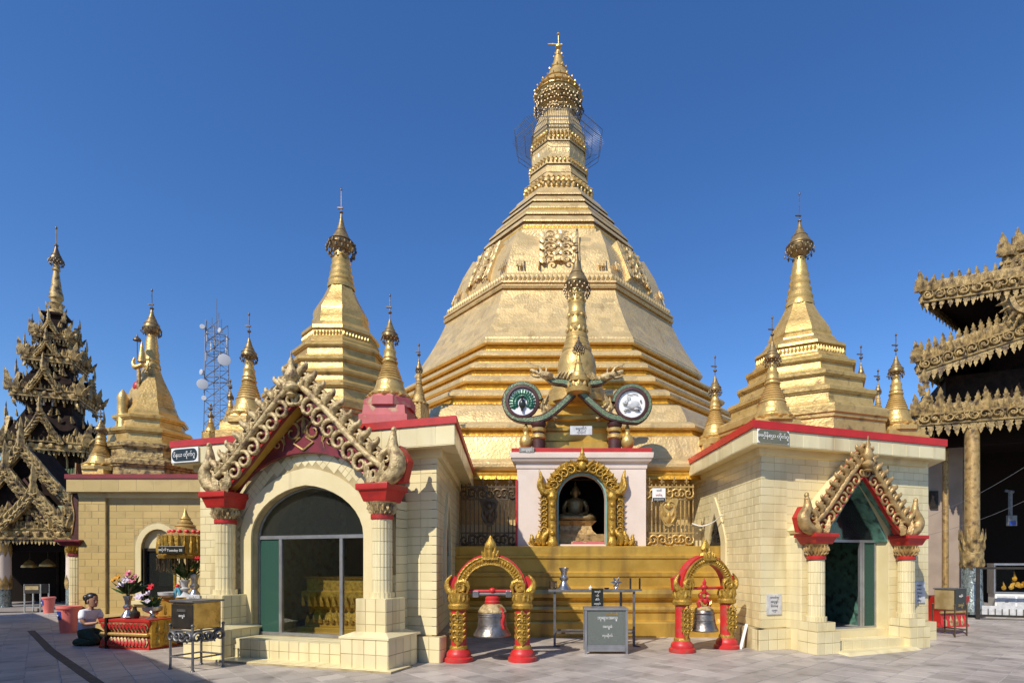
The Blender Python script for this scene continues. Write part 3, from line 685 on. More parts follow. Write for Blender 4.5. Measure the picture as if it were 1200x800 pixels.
def cornice(th, foot, o, zs, tile='tile', red='red_paint', ztop=None, dtop=.12):
    """zs = z of soffit underside, fascia bottom, red band bottom, top"""
    z0, z1, z2, z3 = zs; b = MB()
    ring = lambda d, z: [(x, y, z) for x, y in offset_poly(foot, d)]
    b.loft([ring(.0, z0-.14), ring(.07, z0-.12), ring(.09, z0-.02), ring(.09, z0), ring(o-.03, z1), ring(o-.008, z1), ring(o-.008, z2)], False); b.build('cornice', 'cream_paint', th, 20)
    b = MB(); b.loft([ring(o-.008, z2), ring(o+.025, z2+.002), ring(o+.025, z3), ring(o-.35, z3+.004), ring(o-.36, z3-.15)], True); b.build('roof', red, th, 20)
def wall_panel(th, name, p, q, z0, z1, thick, m='grout'):
    """plain upright wall between local points p and q (outer face on the line)"""
    p = Vector((*p, 0)); q = Vector((*q, 0)); u = (q-p).normalized(); inn = Vector((-u.y, u.x, 0)); b = MB()
    b.add([(*(p)[:2],z0),(*(q)[:2],z0),(*(q+inn*thick)[:2],z0),(*(p+inn*thick)[:2],z0),(*(p)[:2],z1),(*(q)[:2],z1),(*(q+inn*thick)[:2],z1),(*(p+inn*thick)[:2],z1)],
          [(0,3,2,1),(4,5,6,7),(0,1,5,4),(1,2,6,5),(2,3,7,6),(3,0,4,7)]); return b.build(name, m, th, 0)
def local(org, rz, x, y):
    c, s = math.cos(rz), math.sin(rz); dx, dy = x-org[0], y-org[1]; return (c*dx+s*dy, -s*dx+c*dy)

def left_shrine():
    org = (-4.092, 9.7285); rz = R(-17.82)
    th = thing('tiled_shrine', 'yellow tiled shrine with round arched glass front and broad pale gold carved gable', 'shrine', (*org, 0), rz)
    lc = lambda x, y: local(org, rz, x, y)
    FR, FL = (2.25, 0), (-2.85, 0); BR, BL = lc(-2.35, 13.4), lc(-6.1, 14.8)
    foot = [FL, FR, BR, BL]; T = Tiles(th, 'tile'); H = 3.46
    # main walls: front left and right of the porch, right side, hidden left and back
    wall_panel(th, 'wall', FL, (-1.72, 0), 0, H, .2); wall_panel(th, 'wall', (1.66, 0), (2.16, 0), 0, H, .2); wall_panel(th, 'wall', BL, FL, 0, H, .2); wall_panel(th, 'wall', BR, BL, 0, H, .2)
    T.rect((*FL, 0.43), (1,0,0), (0,-1,0), 1.13, H-.52, .27, .148, .5); T.rect((1.66, 0, .43), (1,0,0), (0,-1,0), .59, H-.52, .295, .148, 0)
    # side wall facing right, with its own pointed window
    sd = Vector((BR[0]-FR[0], BR[1]-FR[1], 0)); L_ = sd.length; su = sd.normalized(); sn = Vector((su.y, -su.x, 0))
    m = Matrix.Translation((*FR, 0)) @ Matrix((su, -sn, Vector((0,0,1)))).transposed().to_4x4()
    cv = arch_curve(1.5, .42, 1.75, 2.75, 10, .5); b = MB(); b.T = m; arch_wall(b, .09, L_, 0, H, cv, 0, .2, .9); b.build('wall', 'grout', th, 0)
    hole = [(1.0, .9), *[(x, z) for x, z in arch_curve(1.5, .6, 1.75, 2.95, 10, .5)], (2.0, .9)]
    T.rect((*FR, .43), su, sn, L_, H-.52, .36, .148, .5, keep=lambda x, z, a, c: not any(in_poly(x+dx*a, z+.43+dz*c, hole) for dx, dz in ((0,0),(-1,-1),(1,-1),(-1,1),(1,1))))
    b = MB(); b.T = m; arch_band(b, [(1.08, .9)]+cv+[(1.92, .9)], [(.9, .9)]+arch_curve(1.5, .6, 1.75, 2.97, 10, .5)+[(2.1, .9)], -.05, .06); b.build('window_surround', 'cream_paint', th, 0)
    b = MB(); b.T = m; b.box((1.08,.1,.9), (1.92,.11,2.76)); b.build('window', 'smoke_glass', th, 0)
    # plinth course
    core = MB()
    tbox(T, core, -2.95, -1.75, -.12, .1, 0, .42, .2); tbox(T, core, 1.6, 2.37, -.12, .1, 0, .42, .2, 'fr'); core.box((1.6, .05, 0), (2.28, .45, .415))
    core.T = m; core.box((.0, -.12, 0), (L_, .02, .42)); core.T = Matrix(); T.rect(Vector((*FR, 0))+sn*.12, su, sn, L_, .42, .25, .2)
    # porch front wall with the great arch
    yf = -.33; c0 = -.06; half = 1.17; inner = arch_curve(c0, half, 2.06, 2.93, 18, .10); outer = arch_curve(c0, half+.24, 2.06, 3.22, 18, .10); crown_ = arch_curve(-.02, 1.72, 2.30, 3.66, 18, .0)
    b = MB(); arch_band(b, inner, arch_curve(-.02, 1.72, 2.06, 3.50, 18, .0), yf, 0); b.box((-1.74, yf, 0), (c0-half, 0, 2.06)); b.box((c0+half, yf, 0), (1.70, 0, 2.06)); b.box((c0-half, yf, 0), (c0+half, 0, .34)); b.build('porch_wall', 'grout', th, 0)
    b = MB(); arch_band(b, [(c0-half, .34)]+inner+[(c0+half, .34)], [(c0-half-.22, .34)]+outer+[(c0+half+.22, .34)], yf-.035, yf+.02); b.build('arch_surround', 'cream_paint', th, 0)
    out_poly = [(-1.72, .4)]+arch_curve(-.02, 1.70, 2.06, 3.48, 18)+[(1.68, .4)]; in_p = [(c0-half-.2, .3)]+outer+[(c0+half+.2, .3)]
    def keep(x, z, a, c):                                    # diagonal tympanum tiles inside the arch wall
        px, pz = x*math.cos(PI/4)-z*math.sin(PI/4), x*math.sin(PI/4)+z*math.cos(PI/4)+1.1
        pts = [(px, pz)]+[(px+dx, pz+dz) for dx, dz in ((a*1.41,0),(-a*1.41,0),(0,a*1.41),(0,-a*1.41))]
        return all(in_poly(*p, out_poly) for p in pts[:1]) and sum(in_poly(*p, out_poly) for p in pts) >= 4 and not any(in_poly(*p, in_p) for p in pts)
    u = Vector((1,0,1)).normalized(); up = Vector((-1,0,1)).normalized()
    T.rect((0-1.8*.7071, yf, 1.1-1.8*.7071), u, (0,-1,0), 4.2, 4.2, .21, .21, 0, sub=1, up=up,
           keep=lambda x, z, a, c: keep(x-1.8, z, a, c) if True else False)
    for x0, x1 in ((-1.74, c0-half-.22), (c0+half+.22, 1.70)): T.rect((x0, yf, .42), (1,0,0), (0,-1,0), x1-x0, 1.0, .2, .15)
    T.rect((1.70, yf, .42), (0,1,0), (1,0,0), .33, 2.2, .33, .15)
    # dark red tympanum, gold relief and the gable
    b = MB(); tc = arch_curve(-.02, 1.62, 2.30, 3.46, 20); arch_band(b, tc, [(x, max(z+.01, 4.24-abs(x)*.93)) for x, z in tc], -.46, -.395); b.build('tympanum', 'dark_red', th, 0)
    b = MB()
    for f in (-1, 1):
        b.scroll(.42, f, 1.3, .07, 12, 5, T=TR(f*.26, -.47, 3.80)); b.scroll(.26, -f, 1.2, .07, 10, 5, T=TR(f*.5, -.47, 3.62)); b.tube([(f*.06,-.47,3.72),(f*.2,-.47,3.62),(0,-.47,3.50)], .02, 5)
    b.leafy(.1, .34, .05, T=TR(0, -.47, 3.78)); b.tube([(-.13,-.47,3.98),(0,-.47,4.04),(.13,-.47,3.98)], .02, 5); b.build('relief', 'old_gold', th, 40)
    porch_gable(th, .08, -.68, 1.52, 2.83, 4.20, .47, 10, 8, 'dark_red', 'pale_gold', .80, .74, .31, .34, .045, 'red_paint')
    b = MB()
    for f in (-1, 1): b.prism([(.08+f*1.56, 2.84), (.08, 4.20), (.08, 4.42), (.08+f*1.80, 2.90)], -.645, -.463 if True else 0)
    b.build('porch_roof', 'ochre_gold', th, 0)
    for f in (-1, 1):
        x = 1.60*f
        column(th, x, -.55, 1.06, 2.30, .155, 2.56, 2.83, 'pale_gold')
        tbox(T, core, x-.27, x+.27, -.84, yf, .48, 1.06, .18, 'flrt'); tbox(T, core, x-.42, x+.42, -1.0, yf+.1, 0, .48, .20, 'flr')
        b = MB(); b.loft([[(x+sx*a, -.585+sy*c, z) for sx, sy in ((-1,-1),(1,-1),(1,1),(-1,1))] for a, c, z in ((.44,.435,.47),(.44,.435,.50),(.29,.28,.56))]); b.build('pedestal_slope', 'tile', th, 0)
    tbox(T, core, -1.2, 1.2, -.78, yf, 0, .34, .2, 'ft'); core.build('plinth', 'grout', th, 0)
    b = MB(); b.loft([[(-1.85,-1.12,0),(2.15,-1.12,0),(2.15,-.6,0),(-1.85,-.6,0)], [(-1.85,-1.12,.035),(2.15,-1.12,.035),(2.15,-.6,.035),(-1.85,-.6,.035)]]); b.build('step', 'grout', th, 0)
    T.rect((-1.85,-1.12,.035), (1,0,0), (0,0,1), 4.0, .5, .22, .2, up=(0,1,0))
    # glazed doors
    d = thing_part('door', th); b = MB(); yd = yf+.14
    for x in (c0-half+.02, c0-half+.50, c0+half-.56, c0+half-.02): b.bc((x, yd, 1.2), (.045 if abs(x-c0) > 1.1 else .06, .05, 1.72))
    b.bc((c0, yd, 2.06), (2*half, .055, .06)); b.bc((c0, yd, .37), (2*half, .055, .05)); b.build('frame', 'aluminium', d, 0)
    b = MB(); cv = [(x, z) for x, z in inner]; b.tube([(x*.985+c0*.015, yd, z-.02) for x, z in cv], .022, 6); b.build('arch_frame', 'aluminium', d, 40)
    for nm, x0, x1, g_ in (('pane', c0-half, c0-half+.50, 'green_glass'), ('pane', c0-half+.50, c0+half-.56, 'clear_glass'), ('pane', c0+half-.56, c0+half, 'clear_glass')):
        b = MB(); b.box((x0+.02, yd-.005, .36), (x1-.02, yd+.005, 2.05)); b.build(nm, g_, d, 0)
    b = MB(); b.prism([(x, z) for x, z in inner], yd-.005, yd+.005); b.build('pane', 'smoke_glass', d, 0)
    # room behind the glass
    b = MB(); b.add([(x, y, .3) for x, y in offset_poly(foot, -.19)], [(0,1,2,3)]); b.build('floor', 'ochre_gold', th, 0)
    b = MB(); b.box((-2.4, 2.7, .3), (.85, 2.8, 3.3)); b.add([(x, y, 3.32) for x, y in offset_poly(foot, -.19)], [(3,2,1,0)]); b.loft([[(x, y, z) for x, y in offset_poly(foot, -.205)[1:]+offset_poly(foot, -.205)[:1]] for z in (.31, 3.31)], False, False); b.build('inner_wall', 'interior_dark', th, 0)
    b = MB(); b.box((-1.74, .21, .3), (-1.66, 2.7, 3.3)); b.build('inner_wall', 'teal', th, 0)
    b = MB(); arch_wall(b, -1.72, 1.66, 0, H, inner, 0.003, .197, .3); b.build('wall', 'grout', th, 0)
    T.rect((-1.72, .003, 3.30), (1,0,0), (0,-1,0), 3.38, .16, .27, .148, .5)
    T.emit()
    cornice(th, foot, .34, (3.46, 3.44, 3.76, 3.88))
    TF = Tiles(th, 'tile'); cf = offset_poly(foot, .332)
    TF.rect((*cf[0], 3.45), (1,0,0), (0,-1,0), cf[1][0]-cf[0][0], .30, .33, .30)
    c1, c2 = Vector((*cf[1], 3.45)), Vector((*cf[2], 3.45)); uu = (c2-c1).normalized(); TF.rect(c1, uu, (uu.y, -uu.x, 0), (c2-c1).length, .30, .5, .30)
    TF.emit('fascia_tile', 60)
    # carved name board on the cornice
    s = thing('name_board', 'black name board with white Burmese letters at left end of red roof edge', 'sign', (*org, 0), rz)
    x0 = cf[0][0]+.36; y0 = cf[0][1]-.02
    b = MB(); b.bc((x0, y0-.01, 3.60), (.66, .03, .27)); b.build('board', 'sign_white', s, 0, .004)
    b = MB(); pts = []
    for cx_, cz_, a0, a1 in ((.22,.02,-90,90),(-.22,.02,90,270)):
        for i in range(7): a = R(a0+(a1-a0)*i/6); pts.append((x0+cx_+.09*math.cos(a), 3.60+.11*math.sin(a)))
    b.prism(pts, y0-.032, y0-.026); b.build('panel', 'sign_black', s, 0)
    writing(s, 'ဝိနယ တိုက်ဂူ', .098, 'sign_white', x0, y0-.036, 3.60)
    pq = thing('notice_tile', 'grey marble notice fixed to pedestal of the broad gable, behind the metal box', 'plaque', (*org, 0), rz)
    b = MB(); b.bc((-1.95, -.87, .90), (.30, .02, .34)); b.build('plate', 'marble', pq, 0, .003)
    for i in range(4): writing(pq, ['ကုသိုလ်', 'အလှူ', 'ဘုရား', 'သာဓု'][i], .05, 'slate_ink', -1.95, -.882, 1.01-.075*i)
    al = -.35; a = thing('altar', 'low gold tiered altar seen through the round arched glass doors', 'altar', (*org, 0), rz)
    b = MB(); b.box((-.95, .40, .301), (1.1, 1.6, .42)); b.box((-.85, .50, .42), (1.0, 1.6, .55)); b.build('step', 'ochre_gold', a, 0, .01)
    b = MB(); b.loft([[(x*k+.07, 1.0+y*k2, z) for x, y in ((-1.0,-.45),(1.0,-.45),(1.0,.4),(-1.0,.4))] for k, k2, z in ((.85,.85,.55),(.80,.8,.72),(.88,.9,.82),(1.02,1.05,.98),(1.02,1.05,1.08),(.94,.95,1.10),(.94,.95,1.32),(1.0,1.0,1.35))]); b.build('body', 'carved_gold', a, 20)
    for i in range(15): obj('leaf_ornament', flame_mesh('carved_gold'), a, mtx=TR(-.90+i*.139, .52, .80, 0, .15, 0, (.20, .2, .22)))
    for i in range(13): obj('leaf_ornament', flame_mesh('carved_gold'), a, mtx=TR(-.75+i*.139, .47, .50, 0, .1, 0, (.18, .2, .15)))
left_shrine()
small_stupa('small gilt stupa on pink plinth above right end of broad gabled shrine', 457, 9.6, 3.85, 346, 464, 22, ped='pink_plinth')
small_stupa('small gilt stupa above left slope of broad pale carved gable', 292, 10.6, 3.85, 368, 486, 20)
small_stupa('slim brownish stupa behind the one on pink plinth', 491, 12.6, 3.85, 404, 472, 9, m='old_gold', ped='old_gold')
tiered_stupa('stepped_stupa', 'tall stepped gold stupa on the roof behind the broad gable', 400, 12.1, 0., [
    ('lower_terrace_tier', ((466,508,90), 82), 8), ('lower_terrace_tier', ((446,467,79), 70), 8), ('terrace_tier', ((432,447,67), 60), 8), ('terrace_tier', ((416,433,58), 51), 8), ('terrace_tier', ((399,417,49), 43), 8),
    ('terrace', [(400,44),(396,44.5),(393,41),(386,40.5),(384,42.5),(380,42),(378,37),(376,35)], 8),
    ('bell', [(379,34),(378,31.5),(372,30.8),(368,31.2),(366,29.8),(361,30.2),(357,29.2),(350,24.2),(343,19.2),(336,15.6),(331,13.6)], 8),
    ('spire', [(333,15),(329,15.5),(326,13.6),(323,14.4),(320,12.4),(316,13),(313,11.2),(309,11.8),(306,10),(302,10.6),(299,8.8),(294,8),(284,6)], 18)],
    ([(300,6),(293,11),(288,14),(284,13),(279,9.5),(272,6),(264,3.4),(256,1.6),(250,.8)], (252, 244, 223), 15.5, 286, 303),
    'bright_gold', petal=[(393,41.5,9,6.5,False)])

def right_shrine():
    org = (5.558, 10.908); rz = R(19.1)
    th = thing('tiled_shrine', 'yellow tiled shrine with pointed doorway and narrow red and gold gable', 'shrine', (*org, 0), rz)
    lc = lambda x, y: local(org, rz, x, y); H = 3.74
    FL, FR = (-1.86, 0), (2.42, 0); BL, BR = lc(3.46, 15.0), lc(9.2, 16.8)
    foot = [FL, FR, BR, BL]; T = Tiles(th, 'tile')
    wall_panel(th, 'wall', (-1.79, 0), (-1.28, 0), 0, H, .2); wall_panel(th, 'wall', (1.30, 0), FR, 0, H, .2); wall_panel(th, 'wall', FR, BR, 0, H, .2); wall_panel(th, 'wall', BR, BL, 0, H, .2)
    T.rect((*FL, .40), (1,0,0), (0,-1,0), .60, H-.5, .30, .155, 0); T.rect((-1.28, .003, 2.05), (1,0,0), (0,-1,0), 2.58, H-2.15, .3, .155, .5, keep=lambda x, z, a, c: z+.5 > 1.1*(1.35-abs(x-1.3))); T.rect((1.30, 0, .40), (1,0,0), (0,-1,0), 1.12, H-.5, .28, .155, .5)
    # pilaster at the corner and side wall with a pointed window
    sd = Vector((FL[0]-BL[0], FL[1]-BL[1], 0)); L_ = sd.length; su = sd.normalized(); sn = Vector((su.y, -su.x, 0))
    m = Matrix.Translation((*BL, 0)) @ Matrix((su, -sn, Vector((0,0,1)))).transposed().to_4x4(); wc = L_-2.35; zs, zp, zf = 2.05, 2.75, .8
    cv = arch_curve(wc, .40, zs, zp, 10, .75); b = MB(); b.T = m; arch_wall(b, 0, L_-.07, 0, H, cv, 0, .2, zf); b.build('wall', 'grout', th, 0)
    hole = [(wc-.62, zf)]+arch_curve(wc, .62, zs, zp+.28, 10, .75)+[(wc+.62, zf)]
    T.rect((*BL, .40), su, sn, L_, H-.5, .30, .155, .5, keep=lambda x, z, a, c: not any(in_poly(x+dx*a, z+.40+dz*c, hole) for dx, dz in ((0,0),(-1,-1),(1,-1),(-1,1),(1,1))))
    b = MB(); b.T = m; arch_band(b, [(wc-.40, zf)]+cv+[(wc+.40, zf)], [(wc-.67, zf-.05)]+arch_curve(wc, .67, zs, zp+.36, 10, .75)+[(wc+.67, zf-.05)], -.035, .03); b.build('window_surround', 'cream_paint', th, 0)
    w = thing_part('window', th); b = MB(); b.T = m; b.box((wc-.40,.03,zf), (wc+.40,.04,zs)); b.build('pane', 'teal_light', w, 0)
    b = MB(); b.T = m; b.prism(cv, .03, .04); b.build('pane', 'smoke_glass', w, 0)
    b = MB(); b.T = m; b.box((wc-.4,.0,zs-.03), (wc+.4,.03,zs+.02)); b.box((wc-.02,.0,zs), (wc+.02,.03,zp-.05))
    for f in (-1, 1): b.scroll(.28, f, 1.2, .06, 10, 4, T=TR(wc+f*.18, .02, zs+.2))
    b.build('frame', 'black_metal', w, 0)
    core = MB(); core.T = m; core.box((0, -.12, 0), (L_+.12, .02, .39)); core.T = Matrix(); T.rect(Vector((*BL, 0))+sn*.12, su, sn, L_+.1, .39, .3, .195)
    tbox(T, core, -1.98, -1.2, -.12, .1, 0, .39, .2, 'fl'); core.box((-1.95, .05, 0), (-1.2, .5, .385)); tbox(T, core, 1.25, 2.5, -.12, .1, 0, .39, .2, 'f')
    yf = -.38; c0 = .05; half = .78; inner = arch_curve(c0, half, 2.02, 3.14, 14, .86)
    gpoly = [(-1.25, 2.05), (-.62, 2.75), (0.03, 3.42), (.68, 2.75), (1.27, 2.05)]
    b = MB(); b.box((-1.28, yf, 0), (c0-half, 0, 2.05)); b.box((c0+half, yf, 0), (1.30, 0, 2.05)); b.box((c0-half, yf, 0), (c0+half, 0, .33))
    top = [(x, 2.05+(3.44-2.05)*(1-abs(x-.03)/1.26)) for x, z in inner]; arch_band(b, inner, top, yf, 0)
    b.prism([(-1.26, 2.05), (c0-half, 2.05), (c0-half, top[0][1])], yf, 0); b.prism([(c0+half, 2.05), (1.28, 2.05), (c0+half, top[-1][1])], yf, 0); b.build('porch_wall', 'cream_paint', th, 0)
    b = MB(); arch_wall(b, -1.28, 1.3, 0, H, inner, .003, .197, .3); b.build('wall', 'grout', th, 0)
    for x0, x1 in ((-1.28, c0-half-.02), (c0+half+.02, 1.30)): T.rect((x0, yf, .40), (1,0,0), (0,-1,0), x1-x0, 1.7, .25, .155)
    T.rect((1.30, yf, .40), (0,1,0), (1,0,0), .38, 1.7, .38, .155); T.rect((-1.28, 0, .40), (0,-1,0), (-1,0,0), .38, 1.7, .38, .155)
    b = MB()                                                  # peeling green lining of the porch roof
    for f in (-1, 1): b.prism([(.03+f*.94, 2.14), (.03, 3.17), (.03, 3.46), (.03+f*1.22, 2.15)], -.535, -.385)
    b.build('porch_roof', 'teal', th, 0)
    b = MB()
    for f in (-1, 1): b.prism([(.03+f*1.24, 2.16), (.03, 3.47), (.03, 3.55), (.03+f*1.28, 2.22)], -.6, 0)
    b.build('porch_roof_top', 'cream_paint', th, 0)
    b = MB(); arch_band(b, [(c0+(x-c0)*.93, 2.02+(z-2.02)*.95) for x, z in inner], inner, yf+.003, -.06); b.build('arch_lining', 'teal', th, 0)
    porch_gable(th, -.15, -.66, .98, 2.14, 3.20, .40, 10, 7, 'red_paint', 'antique_gold', .66, .66, .25, .25, .06, 'red_paint')
    for f in (-1, 1):
        x = .0+1.10*f; zb = .56
        column(th, x, -.55, zb, 1.68, .145, 1.95, 2.14, 'antique_gold')
        tbox(T, core, x-.26, x+.26, -.84, yf, 0, .40, .2, 'flr'); tbox(T, core, x-.21, x+.21, -.78, yf, .40, .56, .21, 'flr')
    tbox(T, core, -.85, .85, -.72, yf, 0, .20, .2, 'ft'); core.build('plinth', 'grout', th, 0)
    b = MB(); b.add([(-.95,-1.15,.003),(.95,-1.0,.003),(.85,-.72,.003),(-.85,-.72,.003),(-.9,-1.05,.05),(.9,-.92,.05),(.85,-.72,.05),(-.85,-.72,.05)], [(4,5,6,7),(0,1,5,4),(1,2,6,5),(3,0,4,7)]); b.build('step', 'tile', th, 0)
    T.emit()
    d = thing_part('door', th); yd = -.10; b = MB()
    for x in (c0-half+.03, c0+half-.40, c0+half-.34, c0+half-.02): b.bc((x, yd, 1.2), (.05, .05, 1.72))
    b.bc((c0, yd, 2.04), (2*half, .055, .05)); b.bc((c0, yd, .35), (2*half, .055, .04)); b.build('frame', 'aluminium', d, 0)
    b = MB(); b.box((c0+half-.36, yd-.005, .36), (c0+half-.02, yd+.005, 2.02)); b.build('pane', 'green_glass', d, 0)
    b = MB(); b.prism(inner, yd-.005, yd+.005); b.build('pane', 'smoke_glass', d, 0)
    b = MB(); b.add([(x, y, .3) for x, y in offset_poly(foot, -.19)], [(0,1,2,3)]); b.build('floor', 'ground_stone', th, 0)
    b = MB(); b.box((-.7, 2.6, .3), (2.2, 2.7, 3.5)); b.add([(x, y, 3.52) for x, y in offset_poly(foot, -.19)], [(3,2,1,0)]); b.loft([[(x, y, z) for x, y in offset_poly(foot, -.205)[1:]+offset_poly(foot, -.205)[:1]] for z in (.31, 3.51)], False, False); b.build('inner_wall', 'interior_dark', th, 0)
    b = MB(); b.box((1.02, .2, .3), (1.1, 2.6, 3.5)); b.box((-.2, 2.45, .3), (.9, 2.55, 2.6)); b.build('inner_wall', 'teal', th, 0)
    a = thing('cabinet', 'dark low box standing inside the pointed doorway', 'cabinet', (*org, 0), rz); b = MB(); b.box((-.72, .8, .30), (.1, 1.6, .72)); b.build('body', 'dark_wood', a, 0, .01); b = MB(); b.box((-.75, .77, .72), (.13, 1.63, .76)); b.build('top', 'dark_wood', a, 0, .005)
    foot = [FL, (2.27, 0), (BR[0]-.15, BR[1]), BL]; cornice(th, foot, .35, (3.74, 3.72, 4.0, 4.14), red='bright_roof_red')
    TF = Tiles(th, 'tile'); cf = offset_poly(foot, .342)
    TF.rect((*cf[0], 3.73), (1,0,0), (0,-1,0), cf[1][0]-cf[0][0], .265, .36, .265)
    c1, c2 = Vector((*cf[3], 3.73)), Vector((*cf[0], 3.73)); uu = (c2-c1).normalized(); TF.rect(c1, uu, (uu.y, -uu.x, 0), (c2-c1).length, .265, .9, .265)
    TF.emit('fascia_tile', 60)
    s = thing('name_board', 'olive name board with white Burmese letters at corner of bright red roof edge', 'sign', (*org, 0), rz); x0 = cf[0][0]+.40; y0 = cf[0][1]-.02
    b = MB(); b.bc((x0, y0-.01, 3.865), (.68, .03, .245)); b.build('board', 'sign_white', s, 0, .004)
    b = MB(); pts = [(x0+.345*sx*(1 if k else .86), 3.865+.122*sz*(.62 if k else 1)) for sx, sz, k in ((1,-1,0),(1,-1,1),(1,1,1),(1,1,0),(-1,1,0),(-1,1,1),(-1,-1,1),(-1,-1,0))]; pts = [(x0+(p-x0)*.97, 3.865+(q-3.865)*.97) for p, q in pts]; b.prism(pts, y0-.032, y0-.026); b.build('panel', 'sign_olive', s, 0)
    writing(s, 'ဓမဝိနိစယ တိုက်ဂူ', .09, 'sign_white', x0-.01, y0-.036, 3.875); writing(s, 'မ', .05, 'sign_white', x0-.215, y0-.036, 3.825); writing(s, 'ဆ', .05, 'sign_white', x0-.045, y0-.036, 3.825)
    pq = thing('notice_tile', 'blank looking white marble notice on wall left of the pointed doorway', 'plaque', (*org, 0), rz); b = MB(); b.bc((-1.58, -.02, .84), (.34, .02, .38)); b.build('plate', 'marble', pq, 0, .003)
    for i in range(4): writing(pq, ['ေကာင်းမှု', 'အလှူရှင်', 'မိသားစု', '၁၃၅၀'][i], .05, 'slate_ink', -1.58, -.033, .97-.08*i)
    pq = thing('notice_tile', 'white notice tile with printed lines on wall right of the pointed doorway', 'plaque', (*org, 0), rz); b = MB(); b.bc((2.12, -.02, 1.0), (.34, .02, .44)); b.build('plate', 'marble', pq, 0, .003)
    for i in range(5): writing(pq, ['ဘုရား', 'တရား', 'သံဃာ', 'မိဘ', 'ဆရာ'][i], .05, 'slate_ink', 2.12, -.033, 1.15-.08*i)
    pq = thing('stone_plaque', 'grey inscribed plaque leaning at base of right stepped stupa, above red roof edge', 'plaque', (X(998, 11.6), 11.6, 0), R(19)); z = 4.30
    b = MB(); b.bc((0, .02, z), (.58, .04, .34)); b.build('plate', 'grey_stone', pq, 0, .006)
    b = MB(); 
    for a_, c_ in (((-.26,0,z-.14),(.26,0,z-.14)),((-.26,0,z+.14),(.26,0,z+.14)),((-.26,0,z-.14),(-.26,0,z+.14)),((.26,0,z-.14),(.26,0,z+.14))): b.tube([a_, c_], .01, 4)
    b.build('border', 'sign_white', pq, 0)
    for i in range(3): writing(pq, ['ေစတီ', 'ေကာင်းမှု', 'ကုသိုလ်'][i], .075, 'sign_white', 0, -.004, z+.08-.085*i)
right_shrine()
small_stupa('small gilt stupa standing on front left corner of the bright red edged roof', 905, 10.9, 4.1, 372, 489, 22)
small_stupa('slim gilt stupa at left rear of bright red edged roof, beside great stupa', 838, 13.8, 4.1, 418, 512, 17)
small_stupa('gilt stupa on right corner of bright red edged roof beside carved eaves', 1050, 12.0, 4.1, 392, 497, 19)
small_stupa('tall thin stupa behind right shoulder of right stepped stupa', 1009, 15.2, 4.1, 406, 482, 8, m='old_gold', ped='old_gold')
small_stupa('lower thin stupa just left of the gilt one by the carved eaves', 1029, 14.0, 4.1, 434, 492, 8, m='old_gold', ped='old_gold')
tiered_stupa('stepped_stupa', 'broad stepped gold stupa on the roof above the pointed doorway', 937, 13.0, R(19), [
    ('lower_terrace_tier', ((473,516,90), 80), 8), ('lower_terrace_tier', ((452,474,78), 70), 8), ('lower_terrace_tier', ((434,453,68), 60), 8), ('terrace_tier', ((417,435,58), 52), 8),
    ('terrace', [(418,53),(415,53),(413,50),(404,48),(402,51),(399,50),(397,43),(394,40)], 8),
    ('bell', [(396,40),(392,39),(389,35),(386,35.6),(380,33),(373,28),(366,22.5),(359,18),(352,14.6)], 8),
    ('spire', [(354,16),(350,16),(347,14),(343,14.8),(339,12.6),(335,13.2),(331,11.2),(327,12),(323,9.8),(318,10.4),(314,8.6),(308,8),(300,6)], 18)],
    ([(302,5),(297,11),(293,14),(289,14.4),(284,12),(278,8.5),(272,5),(266,2.6),(260,1)], (262, 253, 228), 15.5, 291, 302), 'aged_gold', petal=[(412.5,50,10,8,False)])
